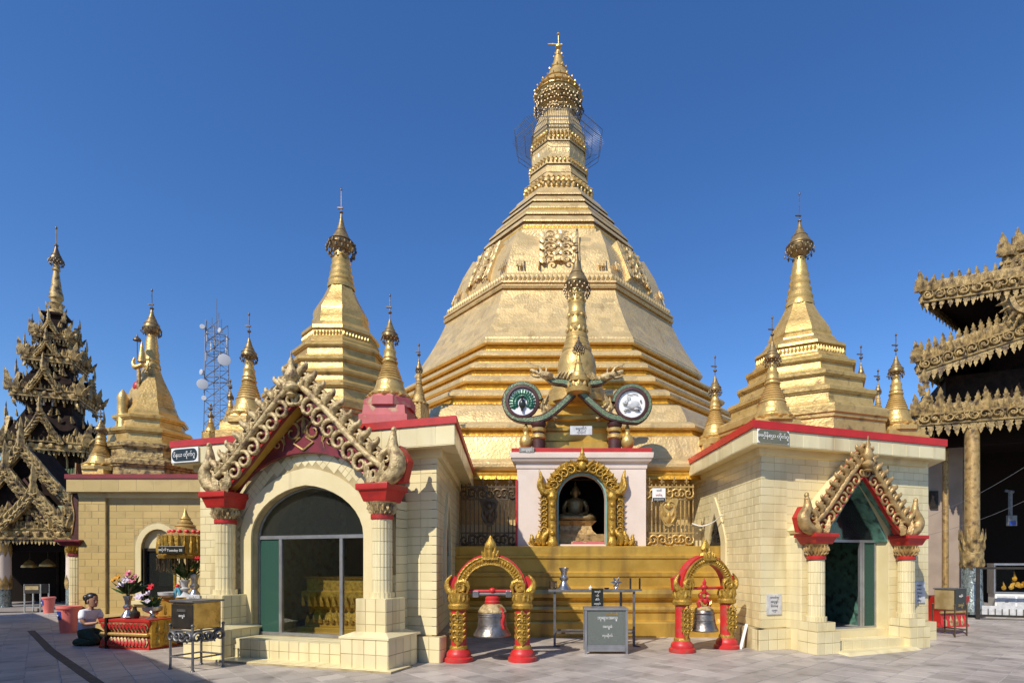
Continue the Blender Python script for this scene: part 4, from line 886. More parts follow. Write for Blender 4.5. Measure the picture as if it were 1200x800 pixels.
# ------------------------------------------------------------------ platform, niche and fences in the middle
def platform():
    th = thing('stupa_platform', 'ochre gold stepped platform wall under the niche and iron fences', 'platform')
    b = MB(); a0 = D-12.35
    def ring(e, z): a = a0+e; return oct_ring(a*.4142, a, z, (.5, D), 1.0)
    pr = [(.30,0),(.30,.30),(.28,.33),(.18,.36),(.18,.52),(.22,.55),(.24,.60),(.22,.66),(.13,.69),(.13,.78),(.17,.80),(.24,.86),(.265,.94),(.24,1.03),(.16,1.08),(.09,1.10),(.09,1.30),(.12,1.32),(.12,1.40),(.05,1.43),(.05,1.70),(.08,1.72),(.08,1.78),(.02,1.80),(.02,1.975),(0,1.99),(-7,2.0)]
    b.loft([ring(*p) for p in pr], False); b.build('moulded_wall', 'ochre_gold', th, 25)
    return th
platform()
def niche():
    cx = X(682, 12.6); x0, x1 = X(606, 12.6), X(757, 12.6); zt = 3.86; Y0 = 12.6
    th = thing('niche_shrine', 'white walled niche with red roof edge and carved gold arch over a dark opening', 'shrine', (cx, Y0, 0))
    a, c = x0-cx, x1-cx; hw = .53; cv = arch_curve(.0, hw, 3.06, 3.62, 16)
    b = MB(); arch_wall(b, a, c, 2.0, zt+.1, cv, 0, .25, 2.04); b.box((a, .25, 2.0), (a+.2, 1.5, zt+.1)); b.box((c-.2, .25, 2.0), (c, 1.5, zt+.1)); b.build('wall', 'white_plaster', th, 0)
    b = MB(); foot = [(a, 0), (c, 0), (c, 2.6), (a, 2.6)]
    ring = lambda d, z: [(x, y, z) for x, y in offset_poly(foot, d)]
    b.loft([ring(0, zt-.12), ring(.02, zt-.1), ring(.03, zt), ring(.10, zt+.05), ring(.12, zt+.10), ring(.14, zt+.12), ring(.15, zt+.20), ring(.15, zt+.24), ring(.1, zt+.24)], False); b.build('cornice', 'white_plaster', th, 25)
    b = MB(); b.box((a-.12, -.12, zt+.24), (c+.12, 2.6, zt+.34)); b.build('roof', 'red_paint', th, 0, .008)
    b = MB(); arch_band(b, [(-hw, 2.04)]+cv+[(hw, 2.04)], [(-hw-.035, 2.02)]+arch_curve(0, hw+.035, 3.06, 3.66, 16)+[(hw+.035, 2.02)], -.03, .02); b.build('arch_lining', 'teal_light', th, 0)
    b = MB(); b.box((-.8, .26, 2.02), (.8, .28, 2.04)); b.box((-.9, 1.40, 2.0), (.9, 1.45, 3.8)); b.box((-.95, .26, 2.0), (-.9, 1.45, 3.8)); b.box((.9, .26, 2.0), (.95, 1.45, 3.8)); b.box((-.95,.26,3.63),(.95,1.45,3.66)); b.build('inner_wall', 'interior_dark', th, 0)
    b = MB(); b.box((-.24, .02, 2.0), (hw-.02, .24, 2.10)); b.build('threshold', 'pink_plinth', th, 0, .01)
    # carved gold arch frame
    fr = thing_part('arch_frame', th); m = 'carved_gold'
    for f in (-1, 1):
        b = MB(); x = f*(hw+.14); b.lathe([(.11,2.0),(.12,2.04),(.12,2.10),(.10,2.13),(.09,2.2),(.095,2.5),(.09,3.0),(.10,3.04),(.12,3.07),(.12,3.12),(.10,3.15),(.10,3.22),(.11,3.26)], 14, (x, -.10, 0))
        for z in (2.28, 2.62, 2.92): b.ball((x, -.19, z), (.055, .04, .06), 8, 5)
        for z in (2.2, 2.36, 2.54, 2.7, 2.84): b.leafy(.11, .13, .04, T=TR(x, -.18, z))
        b.build('pillar', m, fr, 40)
        b = MB(); b.box((f*(hw+.25)-.0, -.06, 2.0), (f*(hw+.40), 0, 3.22)); b.build('side_panel', m, fr, 0)
        for k in range(9): obj('scroll_ornament', scroll_mesh(m, f), fr, mtx=TR(f*(hw+.33), -.07, 2.10+.125*k, 0, 0, f*.3, (.17, .3, .17)))
        for k in range(8): obj('leaf_ornament', flame_mesh(m), fr, mtx=TR(f*(hw+.39), -.05, 2.16+.13*k, 0, 0, f*1.2, (.09, .2, .09)))
        for k, (dx, dz, s, an) in enumerate(((.50,.03,.34,.2),(.40,.03,.40,-.1),(.62,.03,.26,.5))): obj('leaf_ornament', curl_mesh(m, f), fr, mtx=TR(f*(hw+dx-.08), -.08-.02*k, 2.0+dz, 0, 0, f*an, (s, s*1.2, s)))
        obj('leaf_ornament', flame_mesh(m), fr, mtx=TR(f*(hw+.34), -.1, 3.16, 0, 0, f*.12, (.30, .5, .52)))
        b = MB(); pts = spline([(f*(hw+.10),-.12,3.24),(f*(hw+.30),-.12,3.20),(f*(hw+.42),-.12,3.34),(f*(hw+.40),-.12,3.54),(f*(hw+.44),-.12,3.72)], 4); b.tube(pts, [.05+.05*math.sin(PI*i/(len(pts)-1))-.045*i/(len(pts)-1) for i in range(len(pts))], 8); b.build('horn', m, fr, 40)
        arc = [Vector((f*q[0], -.02, q[1])) for q in arch_curve(0, hw+.17, 3.10, 3.78, 14)[7:]][::-1]
        for i, (p, d) in enumerate(sample(arc, 6)): obj('scroll_ornament', scroll_mesh(m, f), fr, mtx=TR(p.x, -.10, p.z, 0, 0, math.atan2(d.x, d.z), (.24, .5, .24)))
        arc2 = [Vector((f*q[0], -.02, q[1])) for q in arch_curve(0, hw+.24, 3.12, 3.86, 14)[7:]][::-1]
        for i, (p, d) in enumerate(sample(arc2, 9)):
            nrm = Vector((p.x, 0, p.z-2.95)).normalized(); obj('leaf_ornament', flame_mesh(m), fr, mtx=TR(p.x, -.07, p.z, 0, .1, math.atan2(nrm.x, nrm.z), (.22, .3, .14)))
        for i, (p, d) in enumerate(sample(arc2, 13)):
            nrm = Vector((p.x, 0, p.z-2.95)).normalized(); obj('leaf_ornament', flame_mesh(m), fr, mtx=TR(p.x-nrm.x*.05, -.11, p.z-nrm.z*.05, 0, .1, math.atan2(nrm.x, nrm.z)+.5*f, (.15, .3, .13)))
    b = MB(); arch_band(b, arch_curve(0, hw+.05, 3.06, 3.68, 18), arch_curve(0, hw+.33, 3.10, 3.98, 18), -.07, 0); b.build('arch_band', m, fr, 30)
    b = MB(); b.tube([(x, -.09, z) for x, z in arch_curve(0, hw+.07, 3.06, 3.70, 18)], .035, 6); b.build('roll_moulding', m, fr, 50)
    b = MB(); b.ball((0,-.15,3.80), (.10,.09,.12), 10, 6); b.lathe([(.09,3.88),(.13,3.92),(.08,4.0),(.05,4.03),(.06,4.07),(.02,4.15),(.003,4.24)], 10, (0,-.13,0)); b.build('finial', m, fr, 50)
    for f in (-1, 1): obj('leaf_ornament', flame_mesh(m), fr, mtx=TR(f*.1, -.14, 3.76, 0, 0, f*.8, (.24, .4, .26)))
    # plaques on the niche
    p = thing('stone_plaque', 'small green inscribed plate at left end of white niche roof edge', 'plaque', (X(617, 12.4), 12.45, zt+.29)); b = MB(); b.bc((0,0,0), (.34,.03,.11)); b.build('plate', 'grey_stone', p, 0, .003); writing(p, 'အလှူရှင်', .07, 'sign_white', 0, -.018, 0)
    # statue, darker golds put the niche's shade into its colour
    s = thing('buddha_statue', 'seated golden Buddha in the dark arched niche', 'statue', (cx-.12, Y0+.92, 2.0))
    b = MB(); b.box((-.75,-.45,.02), (.85,.5,.14)); b.box((-.65,-.35,.14), (.7,.5,.3)); b.loft([[(x*k, y*k, z) for x, y in ((-.5,-.3),(.5,-.3),(.5,.35),(-.5,.35))] for k, z in ((1,.3),(.8,.4),(.75,.5),(1,.62))]); b.build('throne', 'antique_gold', s, 20)
    b = MB(); b.loft([[(x*math.cos(t)*w, y_+d*math.sin(t), z) for t in [2*PI*i/14 for i in range(14)]] for w, d, z, y_, x in ((.40,.24,.62,-.04,1),(.44,.26,.68,-.04,1),(.36,.2,.76,0,1),(.19,.12,.82,.02,1),(.18,.11,.95,.04,1),(.23,.12,1.08,.05,1),(.22,.11,1.16,.05,1),(.08,.06,1.20,.05,1),(.06,.06,1.24,.05,1),(.095,.10,1.29,.04,1),(.105,.11,1.36,.04,1),(.09,.1,1.44,.04,1),(.04,.05,1.49,.04,1),(.03,.03,1.54,.04,1),(.004,.004,1.62,.04,1))])
    for f in (-1, 1):
        b.tube(spline([(f*.21,.05,1.12),(f*.28,.02,.96),(f*.26,-.1,.82),(f*.06,-.2,.76)], 4), [.06]*5+[.05]*4+[.045]*4, 8); b.tube(spline([(f*.1,0,.72),(f*.4,-.08,.70),(f*.30,-.24,.70),(-f*.1,-.26,.70)], 4), [.10]*5+[.1]*4+[.07]*4, 8); b.ball((f*.108,.05,1.33), (.02,.03,.06), 6, 4)
    b.ball((0,-.075,1.35), (.018,.025,.03), 6, 4); b.build('body', 'hti_gold', s, 60)
    return cx, zt+.34
NX, NZ = niche()
def roof_stupa():
    """slender stupa that rises over the niche roof"""
    Y = 13.75; x = X(676, Y); k = Y/F; ax = lambda py: Z(py, Y)
    th = thing('slender_stupa', 'slender gold stupa with ringed shaft rising over the white niche', 'stupa', (x, Y, 0))
    b = MB(); bw = 1.0; zz = NZ
    pr = [(1.04,NZ-.02),(1.04,NZ+.26),(.98,NZ+.28),(.90,NZ+.32),(.90,NZ+.52),(.95,NZ+.55),(.95,NZ+.62),(.84,NZ+.66),(.80,NZ+.80),(.86,NZ+.84),(.86,NZ+.94),(.72,NZ+1.0),(.70,NZ+1.18),(.76,NZ+1.22),(.76,NZ+1.3),(.6,NZ+1.36),(.56,NZ+1.62)]
    b.lathe([(r*1.28, z) for r, z in pr], 4, (0, .25, 0), PI/4); b.build('terrace', 'ochre_gold', th, 20)
    t = lambda name, prof, n=24: (lambda b: (b.lathe([(r*k, ax(py)) for py, r in prof], n), b.build(name, 'bright_gold', th, 30)))(MB())
    t('base', [(476,36),(468,36),(466,33),(460,33),(458,30),(452,30),(449,27)], 16)
    t('bell', [(450,24.5),(447,24),(445,23),(440,22.6),(434,22.4),(430,22.8),(428,22.2),(424,21.6),(418,19.6),(414,17),(412,16.4)])
    t('ring', [(413,17.2),(410,17.4),(408,16),(407,14.4)]); t('ring', [(408,15.2),(405,15.4),(403,13.8)]); t('ring', [(404,14),(401,14.4),(399,13),(397,12.8)]); t('ring', [(398,13.2),(395,13.4),(393,12),(391,11.2)])
    t('shaft', [(393,11.8),(385,11.4),(382,12),(380,11.2),(372,10.4),(369,11.2),(366,10.2),(360,9.6),(357,10.4),(354,9.2)], 12)
    t('bud', [(356,9.6),(353,9.8),(350,8.6),(347,8.8),(342,9.6),(336,8.6),(330,6.8),(322,5.4)], 18)
    b = MB()
    for py, r, n, h in ((391,12.2,14,6),(355,9.8,12,5),(370,11,12,-5)):
        for j in range(n): a = 2*PI*j/n; b.T = Matrix.Translation((r*k*math.cos(a), r*k*math.sin(a), ax(py))) @ Matrix.Rotation(a+PI/2, 4, 'Z') @ Matrix.Rotation(0 if h > 0 else PI, 4, 'Y'); b.leafy(4.4*k, abs(h)*k, .03)
    stuff(b.build('petal_band', 'bright_gold', th, 30))
    crown(th, 0, 0, ax, k, [(343,7),(338,13),(334,14.4),(329,12.5),(322,8.5),(315,5.4),(307,3.2),(298,1.4)], (300, 288, 270), 15, 336, 349, False, 'bright_gold')
    # small lotus spire standing in front, with its own umbrella
    b = MB(); y0 = -1.15; k2 = (Y+y0)/F; ax2 = lambda py: Z(py, Y+y0)
    th2 = thing('lotus_spire', 'little gold lotus spire in front of the slender stupa, above crossed ribbons', 'spire', (X(678, Y+y0), Y+y0, 0))
    b.lathe([(r*k2, ax2(py)) for py, r in [(463.5,7),(463,8),(461,14),(456,15),(455,10.5),(450,10),(448,12.5),(444,13),(442,9.5),(438,9),(436,6.5),(432,5.4),(428,4),(426,4.6),(424,3),(416,1.8),(404,.8)]], 14); b.build('body', 'bright_gold', th2, 35)
    b = MB()
    for j in range(12): a = 2*PI*j/12; b.T = Matrix.Translation((14*k2*math.cos(a), 14*k2*math.sin(a), ax2(456))) @ Matrix.Rotation(a+PI/2, 4, 'Z'); b.leafy(6*k2, 7*k2, .03)
    b.build('lotus', 'bright_gold', th2, 30)
    crown(th2, 0, 0, ax2, k2, [(412,3),(409,6),(407,6.4),(403,3.6),(398,1)], (402, 399, 396), 7, 408, 415, False, 'dark_filigree', False)
    # crossed green ribbons with dragon heads, on two maroon pillars
    Yr = 12.55; kr = Yr/F; rb = thing('ribbon_gable', 'crossed green ribbons ending in dragon heads, curling round two round medallions', 'gable', (0, Yr, 0))
    W_ = lambda px, py, dy=0.: Vector((X(px, Yr), dy, Z(py, Yr)))
    for f, nm in ((-1, 'l'), (1, 'r')):
        q = lambda px: 676+f*(px-676)*-1 if f == 1 else px                # mirror about the crossing
        mx = lambda px: px if f == -1 else 1352-px
        cx_, cy_ = mx(612), 470 if f == -1 else 474; rr = 21.5
        ring = [W_(cx_+f*-1*rr*math.cos(a)*1, cy_-rr*math.sin(a)*1.0, 0) for a in [R(8)+R(245)*i/20 for i in range(21)]]
        tail = spline([ring[-1], W_(mx(622), 491.5), W_(mx(640), 487), W_(mx(657), 474), W_(mx(672), 460), W_(mx(688), 449), W_(mx(703), 447), W_(mx(713), 441)], 4)
        path = ring+tail[1:]; off = 0.02 if f == -1 else -.06
        for p in path: p.y += off
        n = len(path); b = MB()
        def nv(i):
            d = (path[min(i+1, n-1)]-path[max(i-1, 0)]).normalized(); return Vector((-d.z, 0, d.x))
        def strip(lo, hi, y0, y1):
            bb = MB(); rings = []
            for i in range(n):
                v = nv(i); g_ = 1 if i < n-9 else max(.55, 1-(i-n+9)*.05); g_ *= .62 if i < 21 else min(1, .62+.10*(i-20)); rings.append([path[i]+v*lo*g_+Vector((0,y0,0)), path[i]+v*hi*g_+Vector((0,y0,0)), path[i]+v*hi*g_+Vector((0,y1,0)), path[i]+v*lo*g_+Vector((0,y1,0))])
            bb.loft(rings); return bb
        w = .078; strip(-w, w, 0, .16).build('ribbon', 'red_wood', rb, 30); strip(-w*.62, w*.62, -.015, 0).build('green_inlay', 'green_mosaic', rb, 30)
        e = path[-1]; hd = thing_part('dragon_head', rb)
        b = MB(); s = f*-1
        b.tube(spline([e+Vector((-s*.18,-.02,-.02)), e+Vector((0,-.02,.0)), e+Vector((s*.14,-.02,.05)), e+Vector((s*.34,-.02,.12))], 4), [.06,.07,.085,.09,.09,.085,.08,.07,.06,.055,.05,.045,.03], 7); b.build('snout', 'pale_gold', hd, 50)
        b = MB(); b.tube(spline([e+Vector((s*.12,-.02,-.03)), e+Vector((s*.24,-.02,-.02)), e+Vector((s*.33,-.02,.03))], 4), [.04,.04,.038,.036,.034,.03,.026,.02,.012], 6); b.build('jaw', 'pale_gold', hd, 50)
        b = MB(); b.tube(spline([e+Vector((s*.08,-.02,.08)), e+Vector((s*.16,-.02,.20)), e+Vector((s*.32,-.02,.26)), e+Vector((s*.46,-.02,.36))], 4), [.035-.0026*i for i in range(13)], 5); b.tube(spline([e+Vector((-s*.02,-.02,.07)), e+Vector((-s*.02,-.02,.17)), e+Vector((s*.08,-.02,.24))], 3), [.03-.004*i for i in range(7)], 5); b.build('horn', 'pale_gold', hd, 50)
        b = MB(); b.ball(e+Vector((s*.16,-.09,.09)), .022, 6, 4); b.build('eye', 'sign_black', hd, 50)
        for i in range(5):                                         # leafy mane on the ribbon's back
            p = path[n-6-i]; obj('leaf_ornament', flame_mesh('pale_gold'), rb, mtx=TR(p.x, p.y, p.z+.06, 0, 0, -s*.6, (.2,.4,.22)))
        for i, (px, py, sc, an) in enumerate(((640,478,.34,.3),(634,470,.3,-.2),(648,474,.3,.6),(638,464,.26,-.4),(652,482,.22,.9))):
            obj('leaf_ornament', flame_mesh('pale_gold'), rb, mtx=TR(X(mx(px), Yr), .1, Z(py+8, Yr), 0, 0, -f*an*-1, (sc,.5,sc)))
        # medallion
        c = W_(cx_, cy_, .04+off); m_ = thing_part('medallion', rb)
        b = MB(); rM = 19.5*kr; b.T = Matrix.Translation(c) @ Matrix.Rotation(PI/2, 4, 'X'); b.lathe([(rM*.80,.02),(rM*.84,.07),(rM*1.0,.06),(rM*1.03,0),(rM*.9,-.04)], 32, cap=False); b.build('rim', 'red_wood', m_, 40)
        b = MB(); b.T = Matrix.Translation(c) @ Matrix.Rotation(PI/2, 4, 'X'); b.lathe([(rM*.83,0),(rM*.83,.02)], 32); b.build('disc', 'sign_white' if f == 1 else 'white_cloth', m_, 0)
        C_ = c+Vector((0, -.03, 0))
        if f == -1:
            b = MB(); b.T = Matrix.Translation(C_)
            for j in range(17):
                a = R(-112)+R(224)*j/16
                for rad, s_ in ((.84, .105), (.58, .09)): b.leafy(s_*1.5, rad*rM*.50, .02, T=TR(math.sin(a)*rM*rad*.48, 0, math.cos(a)*rM*rad*.48-.02, 0, 0, a))
            b.build('tail_fan', 'peacock_green', m_, 0)
            b = MB(); b.T = Matrix.Translation(C_)
            for j in range(15):
                a = R(-95)+R(190)*j/14; b.ball((math.sin(a)*rM*.70, -.02, math.cos(a)*rM*.70-.02), (.012,.008,.016), 5, 3)
            b.build('feather_eyes', 'pale_green', m_, 0)
            b = MB(); b.T = Matrix.Translation(C_); b.ball((0,-.03,-.06), (.08,.04,.11), 8, 5); b.tube([(0,-.04,.0),(0,-.04,.07),(.01,-.05,.10)], [.03,.02,.025], 6); b.ball((.015,-.055,.11), .025, 6, 4); b.tube([(0,-.03,-.15),(0,-.03,-.22)], .03, 5); b.build('peacock_body', 'sign_black', m_, 40)
        else:
            b = MB(); b.T = Matrix.Translation(C_); b.ball((.03,-.02,-.02), (.15,.045,.105), 10, 6); b.ball((-.13,-.03,.03), (.062,.04,.06), 8, 5); b.ball((-.18,-.03,.015), (.035,.03,.03), 6, 4)
            for dx in (0, .04): b.ball((-.10+dx,-.03,.12), (.018,.015,.075), 6, 5)
            for dx in (-.10, .10): b.ball((dx,-.03,-.12), (.07,.03,.025), 6, 4)
            b.ball((.17,-.03,-.06), .03, 6, 4); b.build('hare_body', 'marble', m_, 50)
            b = MB(); b.T = Matrix.Translation(C_); b.ball((-.155,-.07,.04), .010, 5, 4); b.ball((.20,-.02,.06), (.022,.01,.03), 5, 4); b.ball((-.16,-.02,-.16), (.03,.01,.016), 5, 4); b.ball((.16,-.02,-.15), (.03,.01,.016), 5, 4)
            b.tube(spline([(-.1,-.01,.22),(-.03,-.01,.20),(.05,-.01,.225),(.14,-.01,.20)], 3), .007, 4); b.build('painted_detail', 'slate_ink', m_, 40)
        # maroon pillar with gold bands beneath
        p = thing('short_pillar', 'short maroon pillar with gold bands under the %s medallion ribbon' % ('peacock' if f == -1 else 'white hare'), 'pillar', (X(mx(631), Yr), Yr+.12, NZ-.01), 0, 'short pillars on the niche roof')
        b = MB(); b.lathe([(.15,0),(.15,.22),(.13,.24),(.13,.5),(.15,.52),(.17,.56),(.17,.62)], 14); b.build('shaft', 'red_wood', p, 30); b = MB(); b.lathe([(.135,.24),(.17,.27),(.165,.33),(.135,.36)], 14, cap=False); b.lathe([(.135,.40),(.165,.42),(.17,.48),(.135,.50)], 14, cap=False); b.build('gold_band', 'bright_gold', p, 30)
        p = thing('gilt_pot', 'gilt round pot beside the short pillar under the %s' % ('peacock' if f == -1 else 'white hare'), 'pot', (X(mx(616), Yr), Yr+.12, NZ-.01), 0, 'gilt pots on the niche roof')
        b = MB(); b.lathe([(.06,0),(.10,.02),(.15,.12),(.16,.2),(.12,.30),(.06,.36),(.055,.42),(.08,.46),(.06,.47),(.04,.55),(.005,.60)], 16); b.build('body', 'bright_gold', p, 50)
    p = thing('stone_plaque', 'grey square plaque on ochre steps between the two medallions', 'plaque', (X(681, 12.6), 12.62, Z(504, 12.6))); b = MB(); b.bc((0,0,0), (.50,.04,.20)); b.build('plate', 'marble', p, 0, .004); writing(p, 'ေရွှတိဂုံ', .08, 'slate_ink', 0, -.024, .04); writing(p, 'ကုသိုလ်', .06, 'slate_ink', 0, -.024, -.05)
roof_stupa()
def fence(label, x0, x1, Y, z0, z1, m_bar, m_orn, step, nbar, face=0.):
    th = thing('iron_fence', label, 'fence', ((x0+x1)/2, Y, z0), face, 'iron fences beside the niche'); L_ = x1-x0; h = z1-z0
    for i in range(nbar+1): b = MB(); x = -L_/2+L_*i/nbar; b.bc((x, 0, h*.5), (.026, .026, h)); b.build('bar', m_bar, th, 0)
    for z in (.03, .30, h-.34, h-.06): b = MB(); b.bc((0, 0, z), (L_+.04, .04, .04)); b.build('rail', m_bar, th, 0)
    for z, s in ((.165, .30), (h-.20, .30)):
        n = max(3, round(L_/.17))
        for i in range(n): obj('scroll_ornament', scroll_mesh(m_orn, 1 if i % 2 else -1), th, mtx=TR(-L_/2+L_*(i+.5)/n, -.02, z-.02, 0, 0, 0 if i % 3 else PI, (.24, .4, .26)))
    for i in range(step): b = MB(); x = -L_/2+L_*(i+.5)/step; b.leafy(.05, .20, .03, T=TR(x, 0, h)); b.bc((x, 0, h+.06), (.10, .02, .02)); b.build('spike', m_bar, th, 0)
    e = thing_part('emblem', th); zc = h*.56
    b = MB(); b.prism([(-.2, zc+.30), (.2, zc+.30), (.22, zc+.24), (.17, zc+.05), (.19, zc-.12), (.10, zc-.30), (0, zc-.36), (-.10, zc-.30), (-.19, zc-.12), (-.17, zc+.05), (-.22, zc+.24)], -.05, -.02); b.build('shield', m_orn, e, 0)
    b = MB()
    for f in (-1, 1):
        b.scroll(.22, f, 1.2, .12, 10, 5, T=TR(f*.07, -.06, zc+.14)); b.tube(spline([(f*.14,-.06,zc+.05),(f*.15,-.06,zc-.12),(f*.07,-.06,zc-.26)], 4), .02, 5); b.leafy(.08, .18, .04, T=TR(f*.07, -.06, zc-.12, 0, 0, f*.3))
    b.ball((0,-.07,zc+.12), (.06,.04,.08), 8, 5); b.leafy(.12, .26, .06, T=TR(0, -.06, zc-.26)); b.build('relief', m_orn, e, 40)
    return th
fence('brown iron fence with golden shield, left of the white niche', X(541, 12.75), X(606, 12.75), 12.75, 2.0, 3.42, 'brown_metal', 'brown_metal', 4, 13)
fence('gilded iron fence with golden shield and white notice, right of the white niche', X(754, 12.75), X(812, 12.75), 12.75, 2.0, 3.42, 'old_gold', 'bright_gold', 4, 12)
b = MB(); b.bc((-.22, -.04, 1.17), (.30, .012, .30)); s = thing('notice_board', 'white and black notice hung on the gilded iron fence', 'sign', (X(783, 12.7), 12.7, 2.0)); b.build('board', 'sign_white', s, 0)
b = MB(); b.bc((-.22, -.05, 1.06), (.28, .006, .08)); b.build('band', 'sign_black', s, 0)
for i, t_ in enumerate(('သတိ', 'မဝင်ရ', 'ဝတ္တက')): writing(s, t_, .055, ('slate_ink', 'red_paint', 'sign_white')[i], -.22, -.056, 2.0-.73-i*.085 if False else 1.27-i*.105)
b = MB(); b.bc((0, 0, .75), (.05, .05, 1.5)); p = thing('fence_post', 'slim red post between brown iron fence and white niche', 'post', (X(605, 12.5), 12.6, 2.0)); b.build('shaft', 'red_paint', p, 0)
# wall strip seen through the fences
b = MB(); b.box((X(520,14), 13.55, 2.0), (X(612,14), 13.8, 2.55)); tag(b.build('low_wall', 'cream_paint', None, 0), 'low cream wall behind the brown iron fence', 'wall')
b = MB(); b.box((X(752,14), 13.55, 2.0), (X(830,14), 13.8, 2.55)); tag(b.build('low_wall', 'cream_paint', None, 0), 'low cream wall behind the gilded iron fence', 'wall')

# ------------------------------------------------------------------ bell arches
def bell_arch(label, x, y, rz):
    th = thing('bell_arch', label, 'bell arch', (x, y, 0), rz, 'red and gold bell arches'); h = .52
    for f in (-1, 1):
        pl = thing_part('pillar', th); c = (f*h, 0, 0)
        b = MB(); b.lathe([(.235,0),(.24,.03),(.235,.07),(.20,.09),(.205,.12),(.185,.17),(.15,.20),(.14,.22)], 24, c); b.build('foot', 'bright_red', pl, 35)
        b = MB(); b.lathe([(.13,.24),(.125,.28),(.122,.86)], 20, c); b.build('shaft', 'bright_red', pl, 35)
        b = MB(); b.lathe([(.145,.20),(.15,.23),(.14,.26),(.125,.27)], 20, c, cap=False); b.build('foot_ring', 'carved_gold', pl, 35); b = MB(); b.lathe([(.125,.84),(.17,.87),(.175,.92),(.15,.95),(.155,.97),(.165,1.10),(.17,1.13)], 20, c)
        for j in range(14): a = 2*PI*j/14; b.T = Matrix.Translation((f*h+.155*math.cos(a), .155*math.sin(a), .97)) @ Matrix.Rotation(a+PI/2, 4, 'Z') @ Matrix.Rotation(.06, 4, 'X'); b.leafy(.07, .15, .025)
        b.T = Matrix(); b.build('capital', 'carved_gold', pl, 35)
        for s in (-1,):
            b = MB(); b.T = Matrix.Translation((f*h, -.115, .56)); n = 7; r_ = random.Random(4)
            rings = [[(x_*w, -.012-.03*(1-abs(x_))-.0, z) for x_ in (-1,-.5,0,.5,1)] for w, z in ((.01,-.30),(.07,-.22),(.105,-.12),(.085,-.04),(.115,.05),(.09,.13),(.06,.20),(.008,.29))]
            b.loft(rings, False, False)
            for z in (-.18,-.08,.02,.11,.19):
                for g_ in (-1, 1): b.scroll(.10, g_, 1.1, .14, 8, 4, T=TR(g_*.045, -.04, z)); b.leafy(.05, .09, .025, T=TR(g_*.08, -.02, z, 0, 0, g_*.6))
                b.ball((0,-.05,z), (.02,.02,.03), 6, 4)
            b.build('plaque', 'carved_gold', pl, 40)
    n = 20; a0 = lambda r, i, z=1.13: (r*math.cos(PI-PI*i/n), z+r*1.05*math.sin(PI-PI*i/n))
    b = MB()
    for i in range(n): p, q, p2, q2 = a0(.46, i), a0(.46, i+1), a0(.60, i), a0(.60, i+1); b.prism([p, q, q2, p2], -.08, .10)
    b.build('arch', 'bright_red', th, 25)
    b = MB()
    for i in range(n): p, q, p2, q2 = a0(.43, i), a0(.43, i+1), a0(.565, i), a0(.565, i+1); b.prism([p, q, q2, p2], -.11, -.075)
    for r in (.44, .56): b.tube([(p[0], -.115, p[1]) for p in [a0(r, i) for i in range(n+1)]], .016, 5)
    b.build('arch_moulding', 'carved_gold', th, 25)
    b = MB()
    for i in range(34): a = PI*(i+.5)/34; b.leafy(.05, .085, .03, T=TR(-.50*math.cos(a)*.93, -.112, 1.13+.50*1.05*math.sin(a)*.93, 0, 0, -(PI/2-a)))
    for i in range(40): a = PI*(i+.5)/40; b.ball((-.455*math.cos(a), -.12, 1.13+.455*1.05*math.sin(a)), .012, 5, 3)
    stuff(b.build('leaf_band', 'carved_gold', th, 30))
    f_ = thing_part('crest', th)
    b = MB(); b.box((-.13,-.15,1.66), (.13,.1,1.70)); b.lathe([(.10,1.70),(.14,1.74),(.11,1.80),(.07,1.82),(.10,1.86),(.09,1.92),(.05,1.99),(.006,2.06)], 12, (0,-.02,0), sy=.7); b.build('bud', 'carved_gold', f_, 35)
    for dx, an, s in ((0,0,.22),(-.06,-.15,.17),(.06,.15,.17),(-.10,-.3,.12),(.10,.3,.12)): obj('leaf_ornament', flame_mesh('carved_gold'), f_, mtx=TR(dx, -.12, 1.70, 0, .05, an, (s*.9, s, s)))
    for f in (-1, 1):
        v = thing_part('volute', th)
        b = MB(); b.scroll(.24, -f, 1.3, .2, 12, 6, T=TR(f*.44, -.10, 1.22)); b.tube(spline([(f*.50,-.05,1.12),(f*.66,-.05,1.16),(f*.70,-.05,1.30),(f*.62,-.05,1.42)], 5), [.05,.055,.06,.062,.064,.064,.06,.056,.05,.045,.04,.034,.028,.022,.016,.01], 7); b.build('scroll', 'carved_gold', v, 50)
        b = MB(); b.prism([(f*.45,1.12),(f*.70,1.12),(f*.72,1.34),(f*.58,1.40),(f*.5,1.25)], -.03, .08); b.build('backing', 'bright_red', v, 30)
    b = MB(); b.tube([(-.5,0,1.15),(.5,0,1.15)], .028, 8); b.build('crossbar', 'bright_red', th, 50)
    return th
